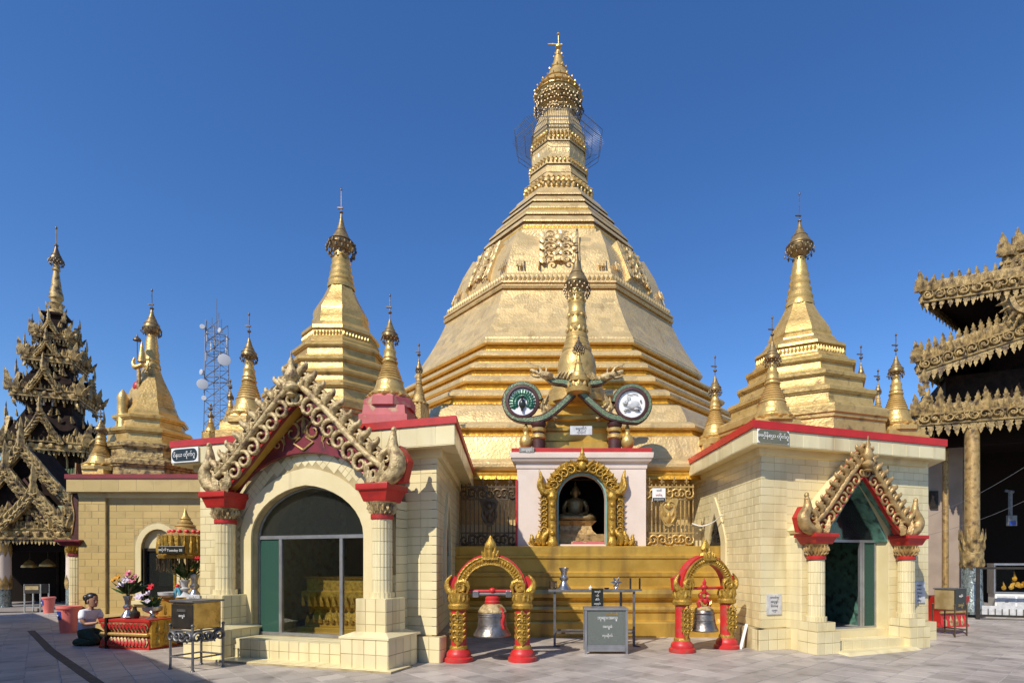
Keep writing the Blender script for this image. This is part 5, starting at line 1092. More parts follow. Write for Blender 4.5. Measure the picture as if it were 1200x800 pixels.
def bell(label, x, y, rz, kind):
    th = thing('bell', label, 'bell', (x, y, 0), rz, 'bronze bells under the arches')
    if kind == 0:
        b = MB(); b.lathe([(.30,.42),(.31,.44),(.285,.48),(.245,.56),(.23,.68),(.225,.80),(.20,.86),(.16,.90)], 28, cap=True)
        for z in (.60, .74, .77): b.lathe([(.238,z),(.244,z+.008),(.236,z+.018)], 28, cap=False)
        b.build('body', 'bronze', th, 35)
        b = MB(); b.lathe([(.232,.80),(.236,.82),(.20,.88),(.15,.93),(.12,.945)], 28, cap=False); b.build('shoulder', 'pale_gold', th, 35)
        b = MB()
        for j in range(18): a = 2*PI*j/18; b.T = Matrix.Translation((.195*math.cos(a), .195*math.sin(a), .875)) @ Matrix.Rotation(a+PI/2, 4, 'Z') @ Matrix.Rotation(PI-.5, 4, 'X'); b.leafy(.05, .08, .015)
        b.build('petal_band', 'bright_gold', th, 30)
        b = MB(); b.lathe([(.12,.94),(.13,.98),(.115,1.0),(.12,1.04),(.09,1.07)], 18); b.build('collar', 'bright_red', th, 35)
        b = MB(); b.tube([(-.34,0,1.10),(.34,0,1.10)], .032, 8); b.build('yoke', 'grey_metal', th, 50)
        for f in (-1, 1): b = MB(); b.box((f*.27-.05,-.05,1.05), (f*.27+.05,.05,1.16)); b.build('clamp', 'steel', th, 0, .01)
        b = MB(); b.tube(spline([(.15,-.13,.90),(.19,-.15,.76),(.17,-.17,.64),(.20,-.18,.54)], 4), [.02]*4+[.028]*4+[.022]*4+[.012], 6); b.build('ribbon', 'bright_red', th, 50)
        b = MB(); b.ball((0,0,1.16), (.06,.06,.05), 8, 5); b.build('knot', 'bright_red', th, 50)
    else:
        b = MB(); b.lathe([(.255,.36),(.262,.38),(.24,.42),(.21,.50),(.195,.60),(.185,.70),(.16,.76),(.10,.80)], 28, cap=True)
        for z in (.52, .55, .68): b.lathe([(.203,z),(.210,z+.008),(.200,z+.018)], 28, cap=False)
        b.build('body', 'bronze', th, 35)
        b = MB(); b.lathe([(.17,.75),(.165,.77),(.11,.81),(.07,.82)], 24, cap=False); b.build('shoulder', 'pale_gold', th, 35)
        b = MB()
        for f in (-1, 1): b.tube(spline([(f*.10,0,.80),(f*.13,0,.88),(f*.06,0,.95),(f*.09,0,1.03),(0,0,1.08)], 4), [.04]*8+[.035]*5+[.03]*4, 7); b.ball((f*.11,-.03,.90), (.035,.03,.035), 6, 4)
        b.ball((0,-.03,.92), (.05,.05,.08), 8, 5); b.build('dragon_loop', 'bright_red', th, 50)
        b = MB()
        for f in (-1, 1): b.leafy(.05, .12, .03, T=TR(f*.08, -.06, .83, 0, 0, f*.5)); b.ball((f*.05,-.07,1.0), .022, 6, 4); b.ball((f*.10,-.06,.86), .02, 6, 4)
        b.build('gilt_detail', 'bright_gold', th, 40)
        b = MB(); b.tube([(0,0,1.06),(0,0,1.16)], .04, 7); b.ball((0,0,1.17), (.07,.06,.05), 8, 5); b.leafy(.10,.16,.05,T=TR(0,-.01,1.18)); b.build('hanger', 'bright_red', th, 50)
    return th
bell_arch('red and gold bell arch standing by corner of the broad gabled shrine', X(575, 9.1), 9.1, R(2)); bell('large dark bronze bell with gold shoulder under a wide metal yoke', X(577, 9.1), 9.1, R(2), 0)
bell_arch('red and gold bell arch turned half sideways by the shrine with pointed doorway', X(826, 10.25), 10.25, R(25)); bell('smaller bronze bell hung from a red dragon loop', X(825, 10.25), 10.25, R(25), 1)
# ------------------------------------------------------------------ offering table and what stands by it
def offering_table():
    Y = 10.85; x0, x1 = X(650, Y), X(742, Y); zt = Z(690, Y)
    th = thing('offering_table', 'long narrow grey metal table before the ochre platform', 'table', ((x0+x1)/2, Y, 0)); w = (x1-x0)/2
    b = MB(); b.box((-w-.12,-.16,zt-.05), (w+.02,.22,zt)); b.build('top', 'grey_metal', th, 0, .006)
    for x, y in ((-w,-.1),(w,-.1),(-w,.18),(w-.22,.18)): b = MB(); b.bc((x, y, zt/2-.02), (.045,.045,zt-.06)); b.build('leg', 'grey_metal', th, 0)
    b = MB(); b.bc((0,.18,.22), (2*w,.035,.035)); b.bc((0,.05,.30), (2*w,.03,.03)); b.build('stretcher', 'grey_metal', th, 0)
    for s, x in ((-1, -w), (1, w)): b = MB(); b.tube([(x,-.1,.02),(x+.10,-.22,.005)], .02, 5); b.tube([(x,.18,.3),(x,-.1,.02)], .014, 5); b.build('brace', 'grey_metal', th, 0)
    for x in (w-.06, w+.12): b = MB(); b.tube([(x,-.05,zt),(x,-.05,zt+.22)], .02, 6); b.build('peg', 'black_metal', th, 0)
    b = MB(); b.box((w-.08,-.07,zt-.03),(w+.16,.0,zt+.005)); b.build('bracket', 'grey_metal', th, 0)
    v = thing('vase', 'shiny silver waisted vase at left end of the grey metal table', 'vase', (X(661, Y), Y, zt)); b = MB(); b.lathe([(.13,0),(.135,.015),(.10,.06),(.065,.12),(.055,.16),(.085,.19),(.09,.23),(.055,.27),(.06,.33),(.095,.40),(.10,.42),(.085,.42),(.05,.34)], 22, cap=True); b.build('body', 'steel', v, 40)
    c = thing('cup', 'small dark cup left of the silver vase', 'cup', (X(648, Y), Y-.02, zt)); b = MB(); b.lathe([(.06,0),(.075,.02),(.07,.10),(.085,.16),(.075,.16),(.06,.03)], 14, cap=True); b.build('body', 'dark_filigree', c, 40)
    c = thing('pinwheel_stand', 'little silver stand shaped like a cross on the grey metal table', 'ornament', (X(722, Y), Y, zt)); b = MB(); b.lathe([(.05,0),(.03,.03),(.02,.06),(.025,.11)], 10)
    for k in range(6): a = k*PI/3+PI/6; b.leafy(.05, .12, .02, T=TR(0,-.02,.14,0,0,a))
    b.ball((0,-.03,.14), .03, 8, 5); b.build('body', 'steel', c, 40)
    c = thing('candle_cup', 'tiny pale candle cup in middle of the grey metal table', 'candle', (X(692, Y), Y, zt)); b = MB(); b.lathe([(.03,0),(.04,.03),(.025,.05)], 10); b.ball((0,0,.06), (.014,.014,.02), 6, 4); b.build('body', 'sign_white', c, 40)
    c = thing('clay_saucer', 'tiny red brown saucer beside the cross shaped stand', 'dish', (X(711, Y), Y, zt)); b = MB(); b.lathe([(.03,0),(.055,.03),(.05,.032),(.025,.008)], 12); b.build('body', 'red_wood', c, 40)
    s = thing('notice_board', 'narrow upright black notice board between the table and glass box', 'sign', (X(700, 10.4), 10.4, 0)); zc = Z(702, 10.4); b = MB(); b.bc((0,0,zc), (.22,.03,.42)); b.bc((0,.02,(zc-.2)/2), (.03,.03,zc-.2)); b.build('board', 'sign_black', s, 0, .004)
    for i, t_ in enumerate(('အလှူခံ', 'ပန်း', 'ဆီမီး', 'ေရချမ်း', 'အလှူ')): writing(s, t_, .04, 'sign_white', 0, -.018, zc+.15-.075*i)
    g_ = thing('donation_box', 'square glass donation box in grey frame holding banknotes', 'donation box', (X(709, 10.05), 10.05, 0)); w = .36; h = .78; d_ = .26
    for x, y in ((-1,-1),(1,-1),(1,1),(-1,1)): b = MB(); b.bc((x*w, y*d_, h/2), (.04,.04,h)); b.build('post', 'aluminium', g_, 0)
    b = MB(); b.box((-w-.03,-d_-.03,h), (w+.03,d_+.03,h+.03)); b.build('lid', 'aluminium', g_, 0, .005)
    b = MB(); b.box((-w,-d_,.13), (w,d_,.17)); b.box((-w+.02,-d_-.006,.05), (w-.02,-d_+.006,.13)); b.build('base', 'aluminium', g_, 0, .003)
    b = MB(); b.box((-w+.02,-d_-.004,.17), (w-.02,-d_+.004,h)); b.build('pane', 'film_glass', g_, 0)
    for x in (-w, w): b = MB(); b.box((x-.004,-d_+.02,.17), (x+.004,d_-.02,h)); b.build('pane', 'clear_glass', g_, 0)
    b = MB(); b.box((-w,d_-.006,.17), (w,d_,h)); b.build('back_panel', 'case_olive', g_, 0)
    for t_, z, s_, m_ in (('ဘုရားအလှူ', .645, .075, 'sign_white'), ('အလှူခံ', .49, .06, 'sign_white'), ('ကုသိုလ်', .33, .055, 'sign_white'), ('ေစတီေတာ်', .71, .045, 'deep_gold')): writing(g_, t_, s_, m_, .02 if m_ == 'sign_white' else .1, -d_-.008, z)
    n = thing('banknotes', 'loose heap of pale banknotes inside the glass donation box', 'banknotes', (X(709, 10.05), 10.05, .17)); r_ = random.Random(5)
    for i in range(26):
        b = MB(); b.bc((0,0,0), (.14,.07,.003)); b.build('note', r_.choice(('marble','pale_green','sign_white','marble')), n, 0).matrix_local = TR(r_.uniform(-.27,.27), r_.uniform(-.2,.15), .02+i*.005, r_.uniform(0,3), r_.uniform(-.6,.6), r_.uniform(-.4,.4))
offering_table()
b = MB(); b.bar([(0,0,0),(.16,.12,.46)], .05, .025, (0,1,0)); p = b.build('plank', 'sign_white', None, 0, 0., (X(866, 10.45), 10.38, .0)); tag(p, 'short white plank leaning on the corner of the pointed doorway shrine', 'plank')
# ------------------------------------------------------------------ left: plain tiled shrine, tower hall, offerings
def far_left_shrine():
    Y = 13.2; x0, x1 = X(97, Y), -7.6; org = (x0, Y)
    th = thing('tiled_shrine', 'low plain tiled shrine with one arched window behind the kneeling woman', 'shrine', (x0, Y, 0)); w = x1-x0; H = 3.28
    T = Tiles(th, 'dull_tile'); foot = [(0, 0), (w, 0), (w, 4.2), (-2.6, 4.2)]
    wx0, wx1 = X(166, Y)-x0, X(205, Y)-x0; c0 = (wx0+wx1)/2; half = (wx1-wx0)/2; cv = arch_curve(c0, half, 1.95, 2.42, 12)
    b = MB(); arch_wall(b, 0, w, 0, H, cv, 0, .2, .72); b.build('wall', 'grout', th, 0)
    wall_panel(th, 'wall', foot[3], foot[0], 0, H, .2); wall_panel(th, 'wall', foot[2], foot[3], 0, H, .2); wall_panel(th, 'wall', foot[1], foot[2], 0, H, .2)
    hole = [(c0-half-.14, .6)]+arch_curve(c0, half+.14, 1.95, 2.56, 12)+[(c0+half+.14, .6)]
    T.rect((.60, 0, .40), (1,0,0), (0,-1,0), w-.6, H-.52, .42, .165, .5, keep=lambda x, z, a, c: not any(in_poly(x+.6+dx*a, z+.40+dz*c, hole) for dx, dz in ((0,0),(-1,-1),(1,-1),(-1,1),(1,1))))
    core = MB(); tbox(T, core, -.04, .60, -.07, .02, .40, H-.12, .32, 'fl', .5, .165); tbox(T, core, -.10, w, -.16, .05, 0, .40, .40, 'ft', 0, .20); core.build('plinth', 'grout', th, 0)
    d = Vector((2.6, -4.2, 0)); T.rect((-2.6, 4.2, .4), d, (-4.2, -2.6, 0), d.length, H-.52, .42, .165, .5)
    b = MB(); arch_band(b, [(c0-half, .72)]+cv+[(c0+half, .72)], [(c0-half-.13, .62)]+arch_curve(c0, half+.13, 1.95, 2.55, 12)+[(c0+half+.13, .62)], -.03, .05); b.box((c0-half-.2,-.08,.64),(c0+half+.2,.05,.72)); b.build('window_surround', 'cream_paint', th, 0)
    wd = thing_part('window', th); b = MB(); b.box((c0-half,.12,.72),(c0+half,.13,1.94)); b.build('pane', 'smoke_glass', wd, 0); b = MB(); b.prism(cv, .09, .13); b.build('panel', 'cream_paint', wd, 0)
    b = MB(); b.box((c0-half,.08,1.90),(c0+half,.14,1.97)); b.box((c0-half,.08,.72),(c0-half+.03,.14,1.9)); b.box((c0+half-.03,.08,.72),(c0+half,.14,1.9)); b.build('frame', 'black_metal', wd, 0)
    b = MB(); b.box((c0-1.2,1.2,0),(c0+1.2,1.25,2.8)); b.build('inner_wall', 'interior_dark', th, 0)
    b = MB(); b.box((c0-.35,.5,1.05),(c0+.25,.55,1.5)); b.build('picture', 'cream_paint', th, 0)
    T.emit()
    cornice(th, foot, .28, (H, H, 3.58, 3.68), red='dark_red_edge')
    TF = Tiles(th, 'dull_tile'); cf = offset_poly(foot, .272); TF.rect((*cf[0], H+.01), (1,0,0), (0,-1,0), cf[1][0]-cf[0][0], .285, .42, .285); TF.emit('fascia_tile', 40)
    # narrow engaged column with a flame shaped fin at the left edge
    cth = thing('gate_column', 'small yellow tiled column with red and gold capital beside dark hall', 'column', (X(91, 13.3), 13.3, 0)); column(cth, 0, 0, .0, 1.78, .16, 2.02, 2.16, 'carved_gold', 'dark_red'); 
    b = MB(); b.prism([(-.10,2.17),(.16,2.17),(.16,2.6),(.05,3.0),(.10,3.5),(.02,4.0),(-.06,3.6),(-.10,3.1),(-.02,2.7)], -.06, .06); b.build('flame_fin', 'red_wood', cth, 0)
    b = MB(); b.tube(spline([(-.08,-.07,2.3),(-.02,-.07,2.75),(-.08,-.07,3.15),(.0,-.07,3.6),(.02,-.07,4.0)], 4), .018, 6); b.build('edge_moulding', 'antique_gold', cth, 40)
far_left_shrine()
small_stupa('small gilt stupa on left corner of the low plain shrine roof', 118, 13.9, 3.62, 476, 544, 15)
small_stupa('thin gilt stupa right of the telecom mast, tallest of that pair', 270, 14.2, 3.62, 446, 492, 8)
small_stupa('tiny gilt stupa at foot of the telecom mast', 247, 15.6, 3.6, 474, 506, 7)
ls = tiered_stupa('stepped_stupa', 'stepped gold stupa with dark weathered foot on the low plain shrine', 178, 14.9, R(26), [
    ('lower_terrace_tier', ((536,562,52), 47), 8), ('lower_terrace_tier', ((517,537,46), 42), 8), ('terrace_tier', ((499,518,40.5), 35), 8), ('terrace_tier', ((484,500,33.5), 29), 8), ('terrace', [(485,29.5),(480,29.5),(477,27),(473,25)], 8),
    ('bell', [(474,25),(470,24.5),(467,22.6),(462,22.4),(456,20.2),(448,16.2),(440,12.2),(433,9.4),(427,8)], 8),
    ('spire', [(429,9),(426,9),(423,7.6),(420,8.2),(417,7.2),(412,7.4),(408,6.4),(402,6.6),(396,5.4),(388,4)], 16)],
    ([(394,4),(389,8),(385,9.2),(381,7.5),(375,4.6),(368,2),(362,.9)], (364, 357, 341), 9.6, 386, 394), 'rubble_gold', petal=None)
def mast_things():
    Y = 14.3; x = X(144, Y); th = thing('stub_pillar', 'stubby gold pillar at left shoulder of the stepped stupa with dark foot', 'pillar', (x, Y, 3.6)); k = Y/F
    b = MB(); b.lathe([(.2,0),(.2,Z(505,Y)-3.6),(.13,Z(500,Y)-3.6),(.12,Z(470,Y)-3.6),(.13,Z(466,Y)-3.6),(.09,Z(461,Y)-3.6),(.01,Z(456,Y)-3.6)], 12); b.build('shaft', 'bright_gold', th, 40)
    Y = 14.5; th = thing('hintha_post', 'post with curled gold bird and little dark umbrella beside the left stepped stupa', 'post', (X(160, Y), Y, 3.6)); z = lambda py: Z(py, Y)-3.6; 
    b = MB(); b.tube([(.06,0,0),(.06,0,z(433))], .05, 6); b.build('pole', 'old_gold', th, 40)
    b = MB(); b.tube(spline([(-.05,0,z(419)),(-.09,0,z(425)),(-.03,0,z(430)),(.12,0,z(428)),(.18,0,z(424))], 5), [.02,.025,.03,.035,.04,.045,.05,.055,.06,.065,.07,.07,.07,.065,.06,.055,.05,.045,.04,.03,.02], 8); b.lathe([(.10,z(424)),(.07,z(416)),(.05,z(410)),(.01,z(400))], 10, (.14,0,0)); b.build('bird', 'bright_gold', th, 50)
    b = MB(); b.tube([(.02,0,z(424)),(.02,0,z(394))], .012, 4); b.lathe([(.10,z(399)),(.085,z(397)),(.02,z(394)),(.005,z(391))], 12, (.02,0,0)); b.build('umbrella', 'dark_filigree', th, 30)
    b = MB(); b.ball((-.02,.1,z(452)), (.13,.13,.16), 10, 7); b.build('red_lantern', 'red_paint', th, 50)
mast_things()
# ---- telecom mast, far
def mast():
    Y = 82.0; th = thing('telecom_mast', 'distant steel lattice telecom mast hung with dishes', 'mast', (X(254, Y), Y, 0)); k = Y/F; zt = Z(378, Y)
    for sx in (-1, 1):
        for sy in (-1, 1): b = MB(); b.tube([(sx*1.45,sy*1.45,0),(sx*1.0,sy*1.0,zt)], .08, 5); b.build('leg', 'tower_steel', th, 0)
    n = 22; b = MB()
    for i in range(n):
        z0, z1 = zt*i/n, zt*(i+1)/n; w0, w1 = 1.45-.45*i/n, 1.45-.45*(i+1)/n
        if z1 < 12: continue
        for s in (-1, 1):
            b.tube([(-w0,s*w0,z0),(w1,s*w1,z1)], .05, 4); b.tube([(w0,s*w0,z0),(-w1,s*w1,z1)], .05, 4); b.tube([(s*w0,-w0,z0),(s*w1,w1,z1)], .05, 4); b.tube([(-w0,s*w0,z0),(w0,s*w0,z0)], .05, 4)
    stuff(b.build('lattice', 'tower_steel', th, 0))
    r_ = random.Random(2)
    for px, py, r in ((245,454,.75),(270,426,.85),(244,440,.4),(265,392,.35),(245,388,.35),(247,470,.35)):
        b = MB(); b.T = Matrix.Translation((X(px,Y)-X(254,Y), -1.5, Z(py,Y))) @ Matrix.Rotation(PI/2, 4, 'X') @ Matrix.Rotation(r_.uniform(-.5,.5), 4, 'Y'); b.lathe([(.05,-.35),(r*.8,-.25),(r,0),(r,.12),(r*.9,.14)], 14); b.build('dish', 'dish_grey', th, 30)
    for i in range(12): b = MB(); a = r_.uniform(0, 6.28); z = Z(r_.choice((388,392,398,384,404,412,420)), Y); b.bc((1.4*math.cos(a),1.4*math.sin(a),z), (.18,.14,1.5)); b.build('antenna', r_.choice(('dish_grey','tower_steel')), th, 0)
    for dx, py in ((0,350),(-.7,372),(.7,374),(.3,366)): b = MB(); b.tube([(dx,0,zt-1),(dx,0,Z(py,Y))], .05, 4); b.build('whip_aerial', 'tower_steel', th, 0)
    for z in (Z(395,Y), Z(415,Y), Z(445,Y)): b = MB(); b.tube([(1.6*math.cos(a*PI/4+PI/8),1.6*math.sin(a*PI/4+PI/8),z) for a in range(9)], .07, 4); b.build('platform_ring', 'tower_steel', th, 0)
mast()
# ---- carved timber halls
def flame_line(parent, p0, p1, n, s, m, face, name='flame_ornament', tilt=0., every=0, big=1.5, up=True, jitter=.12):
    """row of carved flames along an edge, facing the direction 'face' (radians about z, 0 = -y)"""
    p0, p1 = Vector(p0), Vector(p1)
    for i in range(n):
        p = p0.lerp(p1, (i+.5)/n); k = s*rnd.uniform(1-jitter, 1+jitter)*(big if every and i % every == every//2 else 1)
        obj(name, flame_mesh(m), parent, mtx=TR(p.x, p.y, p.z, face, tilt if up else tilt+PI, rnd.uniform(-.12, .12), (k*.95, k*1.3, k)))
def carved_edge(parent, p0, p1, n, s, m, face, thick=.22, drop=True, name='fascia', every=0):
    """carved eave board with flames above and pendants below"""
    p0, p1 = Vector(p0), Vector(p1); b = MB(); b.bar([p0, p1], .09, thick); d = (p1-p0); L_ = d.length; u = d.normalized(); out = Vector((math.sin(face), -math.cos(face), 0))
    k = max(4, int(L_/(thick*.9)))
    for i in range(k):
        c = p0.lerp(p1, (i+.5)/k)+out*.05; b.ball(c, (thick*.36, thick*.30, thick*.34), 6, 4)
    b.tube([p0+out*.06+Vector((0,0,thick*.5)), p1+out*.06+Vector((0,0,thick*.5))], thick*.13, 5); b.tube([p0+out*.06-Vector((0,0,thick*.5)), p1+out*.06-Vector((0,0,thick*.5))], thick*.13, 5)
    b.build(name, m, parent, 40)
    flame_line(parent, p0+Vector((0,0,thick*.5))+out*.03, p1+Vector((0,0,thick*.5))+out*.03, n, s, m, face, every=every)
    if drop: flame_line(parent, p0-Vector((0,0,thick*.5))+out*.03, p1-Vector((0,0,thick*.5))+out*.03, n, s*.75, m, face, 'pendant_ornament', up=False)
def corner_flame(parent, p, s, m, yaw, lean=.25):
    g_ = thing_part('corner_flame', parent); 
    for dx, an, k in ((0,lean,1.0),(-.16*s,-.15,.62),(.2*s,lean+.45,.66)): obj('leaf_ornament', flame_mesh(m), g_, mtx=TR(p[0], p[1], p[2], yaw, 0, 0, 1) @ TR(dx, -.02, 0, 0, 0, an, (s*k*.9, s*k*1.2, s*k)))
    return g_
def tower():
    Yc = 23.0; cx = X(66, Yc); th = thing('timber_tower', 'dark carved timber tower with many gilded roof tiers and thin spire', 'tower', (cx, Yc, 0), R(24)); k = Yc/F
    z = lambda py: Z(py, Yc); m = 'tower_gold'; Rm = th.matrix_basis
    # (body half width, eave half width, eave bottom py, eave top py, body top py)
    tiers = [(66,84,612,596,560),(34,47,532,508,478),(25,36,472,452,432),(17,27,430,414,404),(11,19,402,392,380)]
    for ti, (bw, ew, y0, y1, y2) in enumerate(tiers):
        bw, ew = bw*k*.82, ew*k*.80; zb, ze, zt = z(y0), z(y1), z(y2); zlow = 0 if ti == 0 else z(tiers[ti-1][4])-.4
        b = MB(); b.box((-bw,-bw,zlow if ti else zb), (bw,bw,ze+.1)); b.build('storey', 'dark_wood', th, 0)
        b = MB(); w2 = bw*.62; b.loft([[(x*w, y*w, zz) for x, y in ((-1,-1),(1,-1),(1,1),(-1,1))] for w, zz in ((ew,zb+.05),(ew*.99,zb+.12),(w2,zt))]); b.build('roof', 'green_roof' if ti == 0 else 'dark_wood', th, 0)
        for sd, (dx, dy) in enumerate(((0,-1),(1,0),(-1,0))):
            face = (0, PI/2, -PI/2)[sd]; ux, uy = (1,0) if dx == 0 else (0, dx)
            e = ew*1.02; a = Vector((dx*e-ux*e, dy*e-uy*e, zb+.1)); c = Vector((dx*e+ux*e, dy*e+uy*e, zb+.1)); s = (.42,.36,.33,.28,.24)[ti]
            carved_edge(th, a, c, max(9, int(2*e/(s*.40))), s*.80, m, face, (.34,.32,.30,.26,.2)[ti], every=4)
            flame_line(th, a*.96+Vector((0,0,zb*.04+.22)), c*.96+Vector((0,0,zb*.04+.22)), max(8, int(2*e/(s*.45))), s*.8, m, face)
            # arched niche and railing in the storey wall
            if ti: 
                q = Vector((dx*(bw+.03), dy*(bw+.03), 0)); hz = z(tiers[ti-1][4])-.1
                for off in (-.5, 0, .5):
                    b = MB(); b.T = Matrix.Translation(q+Vector((ux,uy,0))*off*bw) @ Matrix.Rotation(face, 4, 'Z'); cvv = arch_curve(0, bw*.19, hz+.35*(zb-hz)+.25, hz+.75*(zb-hz)+.3, 8); b.tube([(x, -.02, zz) for x, zz in [(cvv[0][0], hz)]+cvv+[(cvv[-1][0], hz)]], .035, 5); b.build('arch_moulding', 'marble' if off == 0 else m, th, 40)
            for i in range(int(10+ew*3)):                       # carving scattered over the roof slope
                q_ = rnd.uniform(.05, .75); hw_ = (ew*1.0+(w2-ew)*q_); lx = rnd.uniform(-.95, .95)*hw_; zz = zb+.1+(zt-zb)*q_
                obj('leaf_ornament', flame_mesh(m), th, mtx=TR(dx*(hw_+.04)+ux*lx, dy*(hw_+.04)+uy*lx, zz, face, .1, rnd.uniform(-.5,.5), (s*.8, s*1.2, s*rnd.uniform(.7,1.1))))
            # gable at mid side
            g_ = thing_part('gable', th); gw = ew*(.62 if ti == 0 else .50); gz0, gz1 = zb+.15, zb+(zt-zb)*(1.0 if ti == 0 else .62)+.2; e2 = e+.12
            T_ = Matrix.Rotation(face, 4, 'Z')
            b = MB(); b.T = T_; b.prism([(-gw*.8, gz0), (0, gz1-.1), (gw*.8, gz0)], -e2+.06, -bw*.5); b.build('gable_roof', 'dark_wood', g_, 0)
            for f in (-1, 1):
                n = 5; path = [Vector((f*gw*(1-i/n), -e2, gz0+(gz1-gz0)*((i/n)*.75+(i/n)**2.2*.25))) for i in range(n+1)]
                b = MB(); b.T = T_; b.bar([tuple(p) for p in path], .12, s*.55, (0,0,1)); b.build('bargeboard', m, g_, 0)
                cnt = max(6, int(gw*1.4/(s*.27)))
                for p, d in sample(path, cnt): o = obj('leaf_ornament', flame_mesh(m), g_, mtx=T_ @ TR(p.x, p.y-.05, p.z+s*.15, 0, 0, -f*.30+rnd.uniform(-.15,.15), (s*.7, s*1.1, s*rnd.uniform(.6,1.0))))
                for p, d in sample(path, cnt): o = obj('leaf_ornament', flame_mesh(m), g_, mtx=T_ @ TR(p.x, p.y-.10, p.z-s*.25, 0, 0, -f*.8+rnd.uniform(-.3,.3), (s*.6, s*1.1, s*.6)))
            obj('leaf_ornament', flame_mesh(m), g_, mtx=T_ @ TR(0, -e2-.1, gz1, 0, 0, 0, (s*1.1, s*1.3, s*1.9)))
        for sx, sy, yaw in ((-1,-1,R(-45)),(1,-1,R(45)),(1,1,R(135)),(-1,1,R(-135))):
          for i in range(9):                               # clump of carving at each corner
            obj('leaf_ornament', flame_mesh(m), th, mtx=TR(sx*ew*rnd.uniform(.88,1.06), sy*ew*rnd.uniform(.88,1.06), zb+rnd.uniform(-.3,.35), R(-24)+rnd.uniform(-.8,.8), .1, rnd.choice((0,0,PI))+rnd.uniform(-.7,.7), (s*.8, s*1.2, s*rnd.uniform(.8,1.2))))
          corner_flame(th, (sx*ew*1.03, sy*ew*1.03, zb+.15), (1.2,1.0,.9,.75,.6)[ti], m, R(-24) if sx < 0 else R(-24), -.25 if sx < 0 else .25)
    # spire
    b = MB(); w = 13*k*.8; b.loft([[(x*w_, y*w_, zz) for x, y in ((-1,-1),(1,-1),(1,1),(-1,1))] for w_, zz in ((w*.9,z(390)),(w*.8,z(376)),(w*.8,z(374)),(w*1.1,z(372)),(w*1.1,z(370)),(w*.6,z(369)))]); b.build('neck', 'dark_wood', th, 0)
    b = MB(); b.lathe([(r*k, z(py)) for py, r in [(372,8),(369,11),(366,9),(364,6),(360,6.5),(357,8),(355,5),(352,5.4),(350,7),(346,6.6),(338,5),(326,3.6),(318,2.6),(317,4),(314,3.4),(312,2.4),(304,2.2),(300,1.6)]], 12); b.build('spire', m, th, 30)
    crown(th, 0, 0, z, k, [(309,3),(307,6),(304,6.6),(300,4.4),(295,2.6),(289,1.2)], (291,282,268), 7, 305, 312, False, 'dark_filigree', False)
    for i in range(4):
        a = R(45)+i*PI/2
        for zz, s, r in ((z(380),.5,13*k),(z(366),.35,8*k)): obj('leaf_ornament', flame_mesh(m), th, mtx=TR(r*math.cos(a), r*math.sin(a), zz, a+PI/2, .3, 0, (s*.8,s,s)))
tower()
